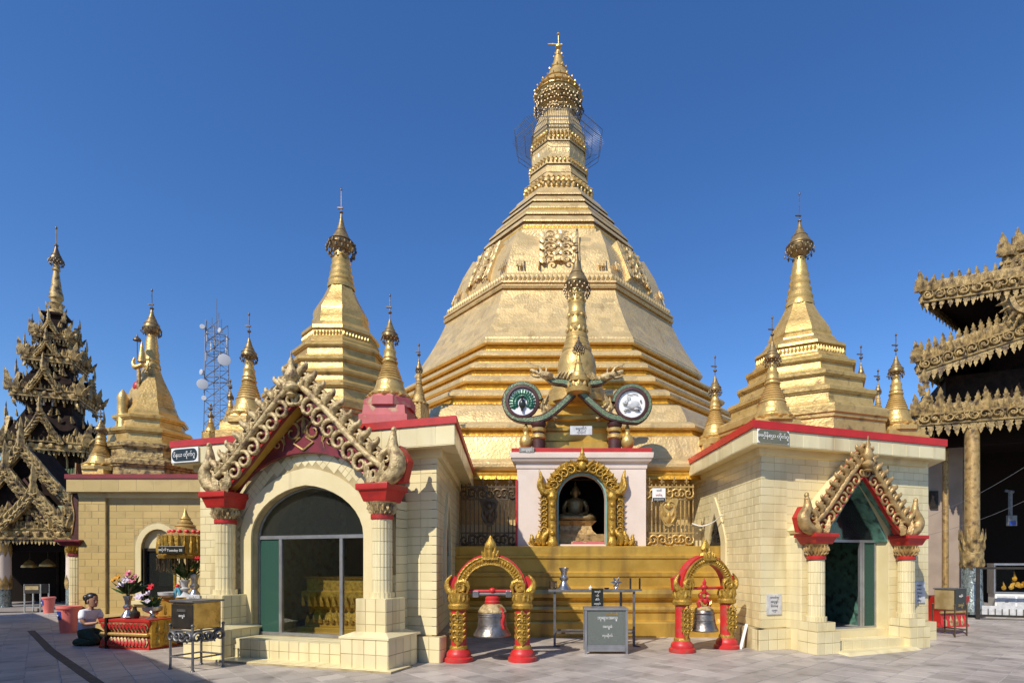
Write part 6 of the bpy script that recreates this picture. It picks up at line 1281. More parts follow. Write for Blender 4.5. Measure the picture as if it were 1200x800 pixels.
def left_hall():
    """front wing of the timber tower: gabled porch with dark interior"""
    Y = 19.0; cx = X(12, Y); th = thing('timber_hall', 'dark carved timber porch with stacked gilded gables before the timber tower', 'hall', (cx, Y, 0), R(12)); m = 'tower_gold'; k = Y/F
    z = lambda py: Z(py, Y); w = 66*k
    zE = z(636)
    b = MB(); b.box((-w*1.6,.4,zE+.1), (w*.98,5,z(600))); b.build('upper_wall', 'dark_wood', th, 0)
    b = MB(); b.box((-w*1.6,3.4,0), (w*.95,3.6,zE)); b.box((-w*1.6,.2,zE-.28),(w*.98,.45,zE+.02)); b.box((w*.9,.5,0),(w*.95,3.5,zE)); b.build('inner_wall', 'interior_dark', th, 0)
    b = MB(); b.box((-w*1.7,-.6,0),(w*1.0,3.5,.10)); b.build('floor', 'ground_stone', th, 0)
    carved_edge(th, (-w*1.6,-.12,zE+.32), (w*1.03,-.12,zE+.32), 46, .30, m, 0, .32, True, every=6)
    carved_edge(th, (-w*1.6,-.05,zE+.86), (w*.98,-.05,zE+.86), 44, .30, m, 0, .26, False, every=5)
    b = MB(); b.loft([[(x, y, zz) for x, y in ((-w*1.6,-.1+q),(w*1.0-q,-.1+q),(w*1.0-q,5),(-w*1.6,5))] for zz, q in ((zE+.5,0),(zE+1.9,.9))]); b.build('roof', 'green_roof', th, 0)
    for gx, gw, g0, g1, y in ((6,62,600,522,.35),(-2,56,628,552,.0),(30,34,618,578,-.2)):
        g_ = thing_part('gable', th); zz0, zz1 = z(g0), z(g1); 
        b = MB(); b.prism([(gx*k-gw*k*.9, zz0), (gx*k, zz1), (gx*k+gw*k*.9, zz0)], y+.1, y+1.6); b.build('gable_roof', 'dark_wood', g_, 0)
        b = MB(); b.prism([(gx*k-gw*k*.45, zz0), (gx*k, zz0+(zz1-zz0)*.55), (gx*k+gw*k*.45, zz0), (gx*k+gw*k*.38, zz0), (gx*k, zz0+(zz1-zz0)*.46), (gx*k-gw*k*.38, zz0)], y+.02, y+.1); b.build('inner_frame', 'red_wood', g_, 0)
        for f in (-1, 1):
            n = 6; path = [Vector((gx*k+f*gw*k*(1-i/n), y-.1, zz0+(zz1-zz0)*((i/n)*.85+(i/n)**2*.15))) for i in range(n+1)]
            b = MB(); b.bar([tuple(p) for p in path], .14, .34, (0,0,1)); b.build('bargeboard', m, g_, 0)
            cnt = max(8, int(gw*k*1.3/.15))
            for row, (dz, s, an) in enumerate(((.10,.34,-.3),(-.06,.24,-.9),(-.22,.20,2.6))):
                for p, d in sample(path, cnt): obj('leaf_ornament', flame_mesh(m), g_, mtx=TR(p.x, p.y-.06-.04*row, p.z+dz, 0, 0, f*an+rnd.uniform(-.2,.2), (s*.85, s*1.2, s*rnd.uniform(.85,1.15))))
            corner_flame(th, (gx*k+f*gw*k*1.02, y-.12, zz0), .6, m, 0, f*.25)
        obj('leaf_ornament', flame_mesh(m), g_, mtx=TR(gx*k, y-.15, zz1+.1, 0, 0, 0, (.5, .6, 1.0)))
    for px in (75, 2):
        c = thing_part('column', th); x = X(px, Y)-cx
        b = MB(); b.lathe([(.26,0),(.27,.12),(.235,.16),(.235,.72)], 16, (x, .1, 0)); b.build('mosaic_foot', 'silver_mosaic', c, 30)
        b = MB(); b.lathe([(.24,.72),(.225,zE)], 16, (x, .1, 0)); b.build('shaft', 'white_plaster', c, 30)
        b = MB()
        for j in range(9): a = 2*PI*j/9; b.T = Matrix.Translation((x+.24*math.cos(a), .1+.24*math.sin(a), .72)) @ Matrix.Rotation(a+PI/2, 4, 'Z'); b.leafy(.2, .5, .03)
        for j in range(9): a = 2*PI*j/9; b.T = Matrix.Translation((x+.235*math.cos(a), .1+.235*math.sin(a), zE)) @ Matrix.Rotation(a+PI/2, 4, 'Z') @ Matrix.Rotation(PI, 4, 'Y'); b.leafy(.18, .5, .03)
        b.T = Matrix(); b.build('gilt_leaves', 'old_gold', c, 20)
    for px, py in ((35,662),(56,661)):
        l = thing('hanging_lamp', '%s orange shaded lamp hanging in the dark timber hall' % ('left' if px < 40 else 'right'), 'lamp', (X(px, 20.0), 20.0, Z(py, 20.0)), 0, 'lamps in the timber hall'); b = MB(); b.lathe([(.25,-.08),(.24,0),(.12,.12),(.03,.2)], 12); b.build('shade', 'bright_gold', l, 30); b = MB(); b.tube([(0,0,.2),(0,0,zE-Z(py,20.0)+.4)], .01, 4); b.build('cord', 'black_metal', l, 0)
left_hall()
def lean_to():
    th = thing('lean_to', 'small green ribbed metal roof between timber tower and plain tiled shrine', 'roof', (0, 0, 0))
    a, b_, c, d = P(66, 563, 21.6), P(104, 562, 21.6), P(96, 541, 23.2), P(74, 541, 23.2); o = MB(); n = (b_-a).cross(d-a).normalized()*.06
    o.loft([[a, b_, c, d], [a+n, b_+n, c+n, d+n]]); o.build('roof', 'green_roof', th, 0)
    for i in range(9): o = MB(); o.bar([a.lerp(b_, (i+.5)/9)+n*1.3, d.lerp(c, (i+.5)/9)+n*1.3], .05, .05); o.build('rib', 'green_roof', th, 0)
    for p in (a, b_): o = MB(); o.tube([(p.x, p.y+.1, 0), (p.x, p.y+.1, p.z-.02)], .07, 6); o.build('post', 'dark_wood', th, 0)
    o = MB(); o.box((a.x, a.y+.02, a.z-.35), (b_.x, a.y+.08, a.z-.02)); o.build('fascia', 'tower_gold', th, 0)
    flame_line(th, (a.x, a.y, a.z-.2), (b_.x, a.y, a.z-.2), 9, .26, 'tower_gold', 0, 'pendant_ornament', up=False)
lean_to()
def card_stand():
    Y = 18.4; t = thing('display_stand', 'small dark metal stand with pictures inside the timber hall entrance', 'stand', (X(43, Y), Y, 0)); w = .26; zt = Z(684, Y)
    for x in (-w, w):
        for y in (-.15, .15): b = MB(); b.bc((x,y,zt/2), (.03,.03,zt)); b.build('leg', 'steel', t, 0)
    b = MB(); b.box((-w,-.17,.62),(w,.17,zt)); b.build('box', 'black_metal', t, 0, .01)
    b = MB(); b.box((-w+.04,-.178,.74),(w-.04,-.172,zt-.06)); b.build('picture', 'cardboard', t, 0)
    b = MB(); b.bc((0,0,.18),(2*w,.3,.02)); b.build('shelf', 'steel', t, 0)
card_stand()
def bucket(label, px, Y, h, r, blue):
    t = thing('bucket', label, 'bucket', (X(px, Y), Y, 0), 0, 'pink plastic waste bins')
    b = MB(); b.lathe([(r*.74,0),(r*.98,h-.05),(r*.98,h-.07),(r*1.07,h-.06),(r*1.08,h-.01),(r*1.02,h),(r*.94,h-.01),(r*.72,.04)], 24); b.build('body', 'pink_plastic', t, 35)
    a0 = R(blue); zz = (h*.5, h*.82); rr = lambda z: r*(.74+.24*z/(h-.05))+.008
    b = MB(); b.loft([[(rr(z)*math.cos(a0+q), rr(z)*math.sin(a0+q), z) for q in (-.45,-.15,.15,.45)] for z in zz], False, False); b.build('label', 'blue_label', t, 30)
    b = MB(); a = a0; b.T = Matrix.Rotation(a+PI/2, 4, 'Z'); b.box((-.06,-rr(h*.66)-.012,h*.63),(.05,-rr(h*.66)-.004,h*.69)); b.build('label_print', 'sign_white', t, 0)
bucket('pink plastic bin with blue label standing just behind the kneeling woman', 81, 12.9, .62, .22, -118); bucket('smaller looking pink bin with blue label by the dark timber hall', 57, 18.0, .52, .17, -125)
writing(bpy.data.objects['bucket'], 'ရေ', .09, 'red_paint', .10, -.19, .52, R(35))
def offering_bench():
    Y = 10.55; th = thing('offering_bench', 'red and gold lotus petal offering bench before the kneeling woman', 'bench', (X(157, Y), Y, 0), R(-14)); hw = .60; d = .30
    b = MB(); pr = [(1.0,0,1.0),(1.0,.04,1.0),(.97,.08,.95),(.93,.22,.85),(.91,.26,.82),(.91,.34,.82),(.93,.38,.85),(.98,.48,.96),(1.0,.52,1.02),(1.0,.56,1.02)]
    b.loft([[(x*hw*a+(.0), y*d*c+.1, z) for x, y in ((-1,-1),(1,-1),(1,1),(-1,1))] for a, z, c in pr]); b.build('body', 'red_paint', th, 20)
    me = shared('petal', lambda: MB().leafy(1, 1, .22), 'bright_red'); n = 13
    for i in range(n):
        x = -hw*.9+hw*1.8*(i+.5)/n
        for z, s, m_, up in ((.06,.17,'pale_gold',1),(.50,-.17,'pale_gold',0)):
            big = obj('petal', shared('petal', lambda: MB().leafy(1, 1, .22), m_), th, mtx=TR(x, -.212 if up else -.206, z, 0, (-.25 if up else .25)+(0 if up else PI), 0, (.125, .10, .20)))
            obj('petal', shared('petal', lambda: MB().leafy(1, 1, .22), 'bright_red'), th, mtx=TR(x, -.234 if up else -.228, z+(.012 if up else -.012), 0, (-.25 if up else .25)+(0 if up else PI), 0, (.075, .12, .14)))
    b = MB(); b.tube([(-hw*.92,-.19,.28),(hw*.92,-.19,.28),(hw*.93,.36,.28)], .035, 8); b.build('roll_moulding', 'bright_gold', th, 50)
    b = MB(); b.box((hw*.9,-.16,.04),(hw*1.03,.36,.54)); b.build('end_panel', 'carved_gold', th, 0, .01)
    for k_ in range(3):
        for j in range(2): obj('leaf_ornament', flame_mesh('carved_gold'), th, mtx=TR(hw*1.04, -.04+.15*k_, .08+.22*j, PI/2, 0, 0, (.17,.3,.22)))
    b = MB(); b.box((-hw*.70,-.235,.0),(-hw*.60,-.16,.57)); b.box((-hw*.70,-.235,.56),(-hw*.60,.3,.585)); b.build('dark_strap', 'dark_wood', th, 0, .01)
    W_ = lambda x, y, z: th.matrix_basis @ Vector((x, y, z))
    return W_
OB = offering_bench()
def bouquet(label, p, spread, h, cols, n, group, seed):
    th = thing('flower_bouquet', label, 'flowers', p, 0, group); r_ = random.Random(seed)
    leafm = shared('leafblade', lambda: MB().leafy(.5, 1, .08), 'leaf')
    for i in range(n):
        a = r_.uniform(0, 2*PI); t = r_.uniform(.15, 1.15); d = Vector((math.cos(a)*math.sin(t), math.sin(a)*math.sin(t), math.cos(t)))
        L_ = h*r_.uniform(.6, 1.0)
        obj('leaf', leafm, th, mtx=Matrix.Translation(d*L_*.25) @ d.to_track_quat('Z', 'Y').to_matrix().to_4x4() @ TR(0,0,0,r_.uniform(0,6),0,0,(L_*.42,L_*.4,L_*.85)))
    b = MB()
    for i in range(8): a = r_.uniform(0, 2*PI); b.tube([(0,0,-.2),(.02*math.cos(a),.02*math.sin(a),0),(spread*.6*math.cos(a),spread*.6*math.sin(a),h*.6)], .008, 4)
    b.build('stem', 'leaf', th, 0)
    for (dx, dy, dz, s, m_) in cols:
        b = MB(); b.T = Matrix.Translation((dx, dy, dz)) @ Matrix.Rotation(r_.uniform(.5,1.2), 4, 'X') @ Matrix.Rotation(r_.uniform(-.6,.6), 4, 'Y')
        for k_ in range(7): b.leafy(s*.8, s, s*.3, T=TR(0,0,0,k_*2*PI/7,-.9+.25*(k_ % 2),0))
        b.ball((0,0,s*.2), s*.22, 6, 4); b.build('flower', m_, th, 30)
    return th
def silver_vase(label, p, h, r, m='steel', group=None, bowl=False):
    v = thing('vase', label, 'vase', p, 0, group); b = MB()
    if bowl: b.lathe([(r*.75,0),(r*.7,.03*h),(r*.3,.2*h),(r*.25,.4*h),(r*.6,.5*h),(r*1.05,.7*h),(r*1.15,h),(r*1.05,h),(r*.5,.6*h)], 20)
    else: b.lathe([(r*.95,0),(r,.03*h),(r*.75,.16*h),(r*.42,.3*h),(r*.38,.36*h),(r*.62,.44*h),(r*.66,.52*h),(r*.4,.6*h),(r*.42,.75*h),(r*.68,.98*h),(r*.66,h),(r*.56,.98*h),(r*.3,.7*h)], 20)
    b.build('body', m, v, 40); return v
p = OB(-.30, .12, .56); silver_vase('tall silver vase on the red bench, nearest the kneeling woman', p, .42, .12, group='silver vases with flowers')
bouquet('tall bouquet of orange and pink flowers with dark green leaves', (p.x, p.y, p.z+.42), .26, .40, [(.12,-.1,.40,.11,'petal_pink'),(.05,-.12,.30,.10,'petal_white'),(-.10,-.1,.34,.09,'petal_yellow'),(-.22,-.05,.28,.08,'petal_yellow'),(.16,-.1,.26,.10,'petal_pink'),(.02,-.14,.18,.12,'petal_white'),(.2,-.08,.36,.07,'petal_pink')], 44, 'flower bouquets on the bench', 1)
p = OB(.33, .10, .56); silver_vase('wide low silver bowl vase at right end of the red bench', p, .22, .15, group='silver vases with flowers', bowl=True)
bouquet('low bouquet with white and red flowers over pale green leaves', (p.x, p.y, p.z+.20), .22, .26, [(-.16,-.1,.18,.12,'petal_white'),(.02,-.12,.26,.09,'petal_white'),(.07,-.1,.38,.10,'petal_red'),(.0,-.14,.12,.07,'petal_white')], 46, 'flower bouquets on the bench', 2)
p = OB(0.02, .0, .56); v = thing('offering_bowl', 'small dark offering pot on the red bench between the two vases', 'bowl', p); b = MB(); b.lathe([(.06,0),(.09,.05),(.08,.12),(.04,.15),(.03,.2),(.035,.23)], 14); b.build('body', 'black_metal', v, 40)
p = OB(-.08, -.02, .56); v = thing('offering_plate', 'shallow pale plate on the red bench beside the dark pot', 'plate', p); b = MB(); b.lathe([(.05,0),(.11,.03),(.105,.032),(.04,.008)], 16); b.build('body', 'marble', v, 40)
def shrine_post():
    """Tuesday corner: gold pedestal, crowned canopy, black sign, flowers"""
    Y = 11.2; th = thing('planetary_post', 'gold crowned canopy on posts over a gold pedestal, with black day sign', 'shrine post', (X(216, Y), Y, 0)); z = lambda py: Z(py, Y); k = Y/F
    b = MB(); w = .40; b.loft([[(x*w*a-.05, y*w*.8*a+.1, zz) for x, y in ((-1,-1),(1,-1),(1,1),(-1,1))] for a, zz in ((1.1,0),(1.1,.12),(.9,.18),(.85,.4),(.9,.5),(1.1,.56),(1.1,.86),(1.15,.88),(1.15,.93))]); b.build('pedestal', 'ochre_gold', th, 20)
    for i in range(4): obj('leaf_ornament', flame_mesh('carved_gold'), th, mtx=TR(-.38+.17*i, -.24, .60, 0, .05, 0, (.2,.3,.24)))
    for i in range(3): obj('scroll_ornament', scroll_mesh('carved_gold', 1 if i % 2 else -1), th, mtx=TR(-.32+.24*i, -.26, .30, 0, 0, 0, (.24,.3,.24)))
    zc0, zc1 = z(654), z(628)
    for x in (-.36, .34): b = MB(); b.tube([(x,.25,.9),(x,.25,zc0)], .03, 6); b.build('post', 'carved_gold', th, 40)
    b = MB(); b.lathe([(.44,zc0),(.46,zc0+.06),(.43,zc0+.08),(.43,zc1),(.30,zc1+.03)], 20, cap=False); b.build('canopy', 'carved_gold', th, 30)
    for j in range(26): a = 2*PI*j/26; obj('leaf_ornament', flame_mesh('carved_gold'), th, mtx=TR(.44*math.cos(a), .44*math.sin(a), zc0+.10, a+PI/2, .0, 0, (.14,.2,.40)))
    b = MB(); b.lathe([(.42,zc1),(.30,zc1+.05),(.22,zc1+.12),(.17,zc1+.18),(.19,zc1+.20),(.13,zc1+.25),(.14,zc1+.27),(.09,zc1+.33),(.10,zc1+.35),(.05,zc1+.42),(.02,zc1+.52),(.004,zc1+.58)], 18, (0.02,0,0)); b.build('crown', 'bright_gold', th, 40)
    for j in range(14): a = 2*PI*j/14; b = MB(); b.ball((.27*math.cos(a)+.02,.27*math.sin(a),zc1+.09), (.05,.05,.035), 6, 4); b.build('red_rosette', 'petal_red', th, 40)
    b = MB(); r_ = random.Random(3)
    for j in range(70): a = 2*PI*r_.random(); rr = r_.uniform(.36,.47); L_ = r_.uniform(.08,.30); x, y = rr*math.cos(a), rr*math.sin(a); b.tube([(x,y,zc0),(x+r_.uniform(-.02,.02),y,zc0-L_)], .01, 3); b.ball((x,y,zc0-L_), (.014,.014,.024), 5, 3)
    stuff(b.build('hanging_beads', 'dark_filigree', th, 30))
    sg = thing_part('day_sign', th); x = X(202, 10.7)-X(216, Y); zz = Z(644, 10.75)
    b = MB(); b.bc((x, -.52, zz), (.50, .03, .15)); b.build('board', 'sign_black', sg, 0, .01)
    writing(sg, 'အင်္ဂါ', .06, 'sign_white', x-.17, -.54, zz); writing(sg, 'Tuesday 05', .065, 'sign_white', x+.07, -.54, zz-.01)
shrine_post()
Yp = 11.1; p = (X(218, Yp), Yp-.05, .93)
silver_vase('white and gold vase on the gold pedestal under the crowned canopy', p, .34, .15, 'marble'); bouquet('dark green bouquet with red and yellow blooms under the crowned canopy', (p[0]+.04, p[1], p[2]+.34), .3, .46, [(.28,-.1,.40,.09,'petal_red'),(-.14,-.1,.30,.06,'petal_yellow'),(.2,-.12,.2,.06,'petal_yellow'),(.24,-.12,.06,.05,'petal_red')], 60, 'flower bouquets at the day post', 4)
silver_vase('shiny silver vase on right of the gold pedestal under the canopy', (X(228, 10.95), 10.95, .93), .46, .13)
p = (X(208, 10.95), 10.95, .93); v = thing('blue_ornament', 'little turquoise glass figure with red top on the gold pedestal', 'figure', p); b = MB(); b.tube(spline([(-.06,0,0),(-.03,0,.14),(0,0,.2)], 3), .03, 6); b.tube(spline([(.06,0,0),(.03,0,.14),(0,0,.2)], 3), .03, 6); b.build('body', 'glass_blue', v, 50); b = MB(); b.ball((0,0,.23), .04, 7, 5); b.build('cap', 'petal_red', v, 50)
p = (X(198, 11.0), 10.95, .93); v = thing('glass_bowl', 'low pale glass bowl on left of the gold pedestal', 'bowl', p); b = MB(); b.lathe([(.08,0),(.15,.05),(.16,.11),(.15,.11),(.07,.02)], 16); b.build('body', 'marble', v, 40)
def metal_stand():
    Y = 8.5; x0 = X(231, Y); th = thing('donation_stand', 'thin steel frame stand with scroll brackets by left pedestal of the broad gable', 'stand', (x0, Y, 0), R(-24)); w, d = .26, .235; zt = .60
    for x in (-w, w):
        for y in (-d, d):
            b = MB(); b.tube([(x,y,.0),(x,y,zt+.06)], .018, 7); b.ball((x,y,zt+.08), .026, 7, 5); b.lathe([(.035,0),(.03,.02),(.018,.03)], 8, (x,y,0)); b.build('leg', 'grey_metal', th, 50)
    for z in (.20, zt): 
        b = MB()
        for p, q in (((-w,-d),(w,-d)),((w,-d),(w,d)),((w,d),(-w,d)),((-w,d),(-w,-d))): b.tube([(*p,z),(*q,z)], .014, 6)
        b.build('rail', 'grey_metal', th, 40)
    me = scroll_mesh('grey_metal', 1); me2 = scroll_mesh('grey_metal', -1)
    for x, y, rz in ((-w,-d,0),(w,-d,0),(w,-d,PI/2),(w,d,PI/2)):
        s = 1 if (x < 0 or (rz and y < 0)) else -1
        for q in (0, 1): obj('scroll_bracket', me if s > 0 else me2, th, mtx=TR(x+(s*(.08+.11*q) if not rz else 0), y+(s*(.08+.11*q) if rz else 0), zt-.10-.0*q+(.02*q), rz, 0, PI*q, (.19,.4,.19)))
    bx = thing('donation_box', 'brass and black metal donation box on the thin steel stand', 'donation box', (x0, Y, zt+.02), R(-24))
    b = MB(); b.box((-w+.02,-d+.02,0),(w-.02,d-.02,.40)); b.build('body', 'brass', bx, 0, .01)
    b = MB(); b.box((-w+.01,-d+.005,.02),(w-.01,-d+.02,.37)); b.build('front_plate', 'black_metal', bx, 0, .006)
    b = MB(); b.loft([[(x*(w+.01)*a, y*(d+.01)*c, z) for x, y in ((-1,-1),(1,-1),(1,1),(-1,1))] for a, c, z in ((1,1,.40),(1.02,1.02,.415),(1.0,1.0,.43))]); b.build('lid', 'grey_metal', bx, 0)
    b = MB(); b.box((-.10,-d-.005,.26),(.10,-d+.004,.30)); b.build('slot', 'steel', bx, 0); writing(bx, 'အလှူခံ', .05, 'sign_white', 0, -d+.002, .20)
metal_stand()

# ---- kneeling woman
def skin_body(nodes, edges, subdiv=2):
    me = bpy.data.meshes.new('figure'); me.from_pydata([n[0] for n in nodes], edges, []); o = bpy.data.objects.new('figure', me); COL.objects.link(o)
    m = o.modifiers.new('s', 'SKIN'); m.use_smooth_shade = True
    for v, n in zip(me.skin_vertices[0].data, nodes): r = n[1]; v.radius = r if isinstance(r, tuple) else (r, r)
    me.skin_vertices[0].data[0].use_root = True
    s = o.modifiers.new('d', 'SUBSURF'); s.levels = subdiv; s.render_levels = subdiv
    dg = bpy.context.evaluated_depsgraph_get(); dg.update(); out = bpy.data.meshes.new_from_object(o.evaluated_get(dg)); bpy.data.objects.remove(o); bpy.data.meshes.remove(me); return out
def chain(*nodes): return list(nodes), [(i, i+1) for i in range(len(nodes)-1)]
def person():
    Y = 10.85; th = thing('person', 'kneeling woman with hair bun, pale blouse and dark green skirt, hands held out', 'person', (X(98, Y), Y+.05, 0), R(-14)); th.scale = (1.13, 1.13, 1.16)
    N = [((0,0,.22),(.09,.075)), ((.02,0,.36),(.08,.06)), ((.05,0,.48),(.09,.06)), ((.075,0,.565),(.085,.055)), ((.10,0,.625),(.042,.042)), ((.115,0,.665),(.038,.04))]
    E = [(0,1),(1,2),(2,3),(3,4),(4,5)]
    for s in (-1, 1):
        k = len(N); N += [((.10,s*.125,.565),.05), ((.135,s*.15,.44),.042), ((.175,s*.14,.37),.036), ((.30,s*.085,.385),.029), ((.36,s*.055,.40),.02)]; E += [(3,k),(k,k+1),(k+1,k+2),(k+2,k+3),(k+3,k+4)]
        k = len(N); N += [((.10,s*.08,.19),.055), ((.35,s*.09,.09),.045), ((.20,s*.10,.06),.038), ((-.04,s*.10,.055),.03), ((-.16,s*.09,.03),.024)]; E += [(0,k),(k,k+1),(k+1,k+2),(k+2,k+3),(k+3,k+4)]
    me = skin_body(N, E); me.materials.append(M['skin']); obj('body', me, th)
    b = MB(); c = Vector((.145,0,.755)); rings = []
    for z, rx, ry, dx in ((-.105,.03,.035,.045),(-.095,.055,.045,.035),(-.07,.07,.055,.02),(-.035,.082,.064,.012),(0,.09,.07,.004),(.04,.094,.072,0),(.08,.086,.066,-.004),(.11,.06,.048,-.008),(.122,.02,.018,-.01)):
        rings.append([c+Vector((dx+rx*math.cos(t)*(1 if math.cos(t) < 0 else 1.0), ry*math.sin(t), z)) for t in [2*PI*i/16 for i in range(16)]])
    b.loft(rings); b.lathe([(.036,-.16),(.036,-.08)], 10, (c.x-.02, 0, c.z)); b.build('head', 'skin', th, 60)
    b = MB(); b.loft([[c+Vector((.088+d, y, z)) for y in (-w, w)]+[c+Vector((.07, y, z)) for y in (w*1.6, -w*1.6)] for d, w, z in ((.004,.006,.02),(.014,.010,-.005),(.026,.015,-.028),(.006,.012,-.04))]); b.build('nose', 'skin', th, 60)
    b = MB(); b.ball(c+Vector((.076,0,-.062)), (.016,.026,.007), 8, 5); b.build('mouth', 'petal_pink', th, 60)
    for s in (-1, 1):
        b = MB(); b.ball(c+Vector((.083,s*.030,.006)), (.008,.013,.007), 8, 5); b.build('eye', 'sign_black', th, 60)
        b = MB(); b.ball(c+Vector((0,s*.073,-.01)), (.018,.012,.032), 8, 5); b.build('ear', 'skin', th, 60)
    b = MB(); b.loft([[c+Vector((-.012+dx+rx*math.cos(t)*(.98 if math.cos(t) > 0 else 1.0), ry*math.sin(t), z)) for t in [2*PI*i/18 for i in range(18)]] for z, rx, ry, dx in ((-.06,.03,.05,-.065),(-.02,.06,.074,-.04),(.02,.084,.080,-.018),(.05,.10,.082,-.0),(.09,.094,.075,-.002),(.122,.064,.052,-.006),(.135,.02,.018,-.01))]); b.ball(c+Vector((-.125,0,.045)), (.055,.055,.06), 12, 8); b.build('hair', 'hair', th, 60)
    # hands: palm, four curled fingers, thumb
    for s in (-1, 1):
        b = MB(); h = Vector((.375, s*.048, .405)); b.ball(h, (.042,.014,.028), 8, 6)
        for q in range(4):
            z0 = h.z+.02-.0135*q; L_ = (.055,.062,.058,.046)[q]; b.tube(spline([(h.x+.028,h.y,z0),(h.x+.028+L_*.55,h.y-s*.004,z0+.004),(h.x+.028+L_,h.y-s*.016,z0-.003)], 3), [.0085]*5+[.007,.0045], 6)
        b.tube(spline([(h.x-.01,h.y-s*.004,h.z+.022),(h.x+.016,h.y-s*.018,h.z+.04),(h.x+.04,h.y-s*.022,h.z+.045)], 3), [.011]*5+[.009,.005], 6); b.build('hand', 'skin', th, 60)
    # blouse with short sleeves, tabard and skirt follow the body
    N = [((-.01,0,.20),(.145,.13)), ((.02,0,.36),(.128,.10)), ((.05,0,.48),(.138,.10)), ((.078,0,.575),(.108,.08)), ((.092,0,.605),(.055,.05))]; E = [(0,1),(1,2),(2,3),(3,4)]
    for s in (-1, 1): k = len(N); N += [((.10,s*.125,.567),.064), ((.122,s*.147,.50),.062), ((.137,s*.152,.445),.06)]; E += [(3,k),(k,k+1),(k+1,k+2)]
    me = skin_body(N, E); me.materials.append(M['white_cloth']); obj('blouse', me, th)
    me = skin_body([((-.01,0,.17),(.155,.14)), ((.02,0,.36),(.135,.105)), ((.045,0,.45),(.142,.104)), ((.06,0,.51),(.135,.10))], [(0,1),(1,2),(2,3)]); me.materials.append(M['blouse']); obj('tabard', me, th)
    N = [((-.01,0,.20),(.17,.155)), ((.0,0,.33),(.14,.12))]; E = [(0,1)]
    for s in (-1, 1): k = len(N); N += [((.12,s*.075,.19),.105), ((.37,s*.085,.10),.085), ((.24,s*.10,.07),.075), ((.0,s*.10,.07),.075), ((-.13,s*.09,.05),.055)]; E += [(0,k),(k,k+1),(k+1,k+2),(k+2,k+3),(k+3,k+4)]
    k = len(N); N += [((.30,0,.10),(.10,.08)), ((.05,0,.09),(.12,.09))]; E += [(0,k+1),(k+1,k)]
    me = skin_body(N, E); me.materials.append(M['skirt']); obj('skirt', me, th)
person()
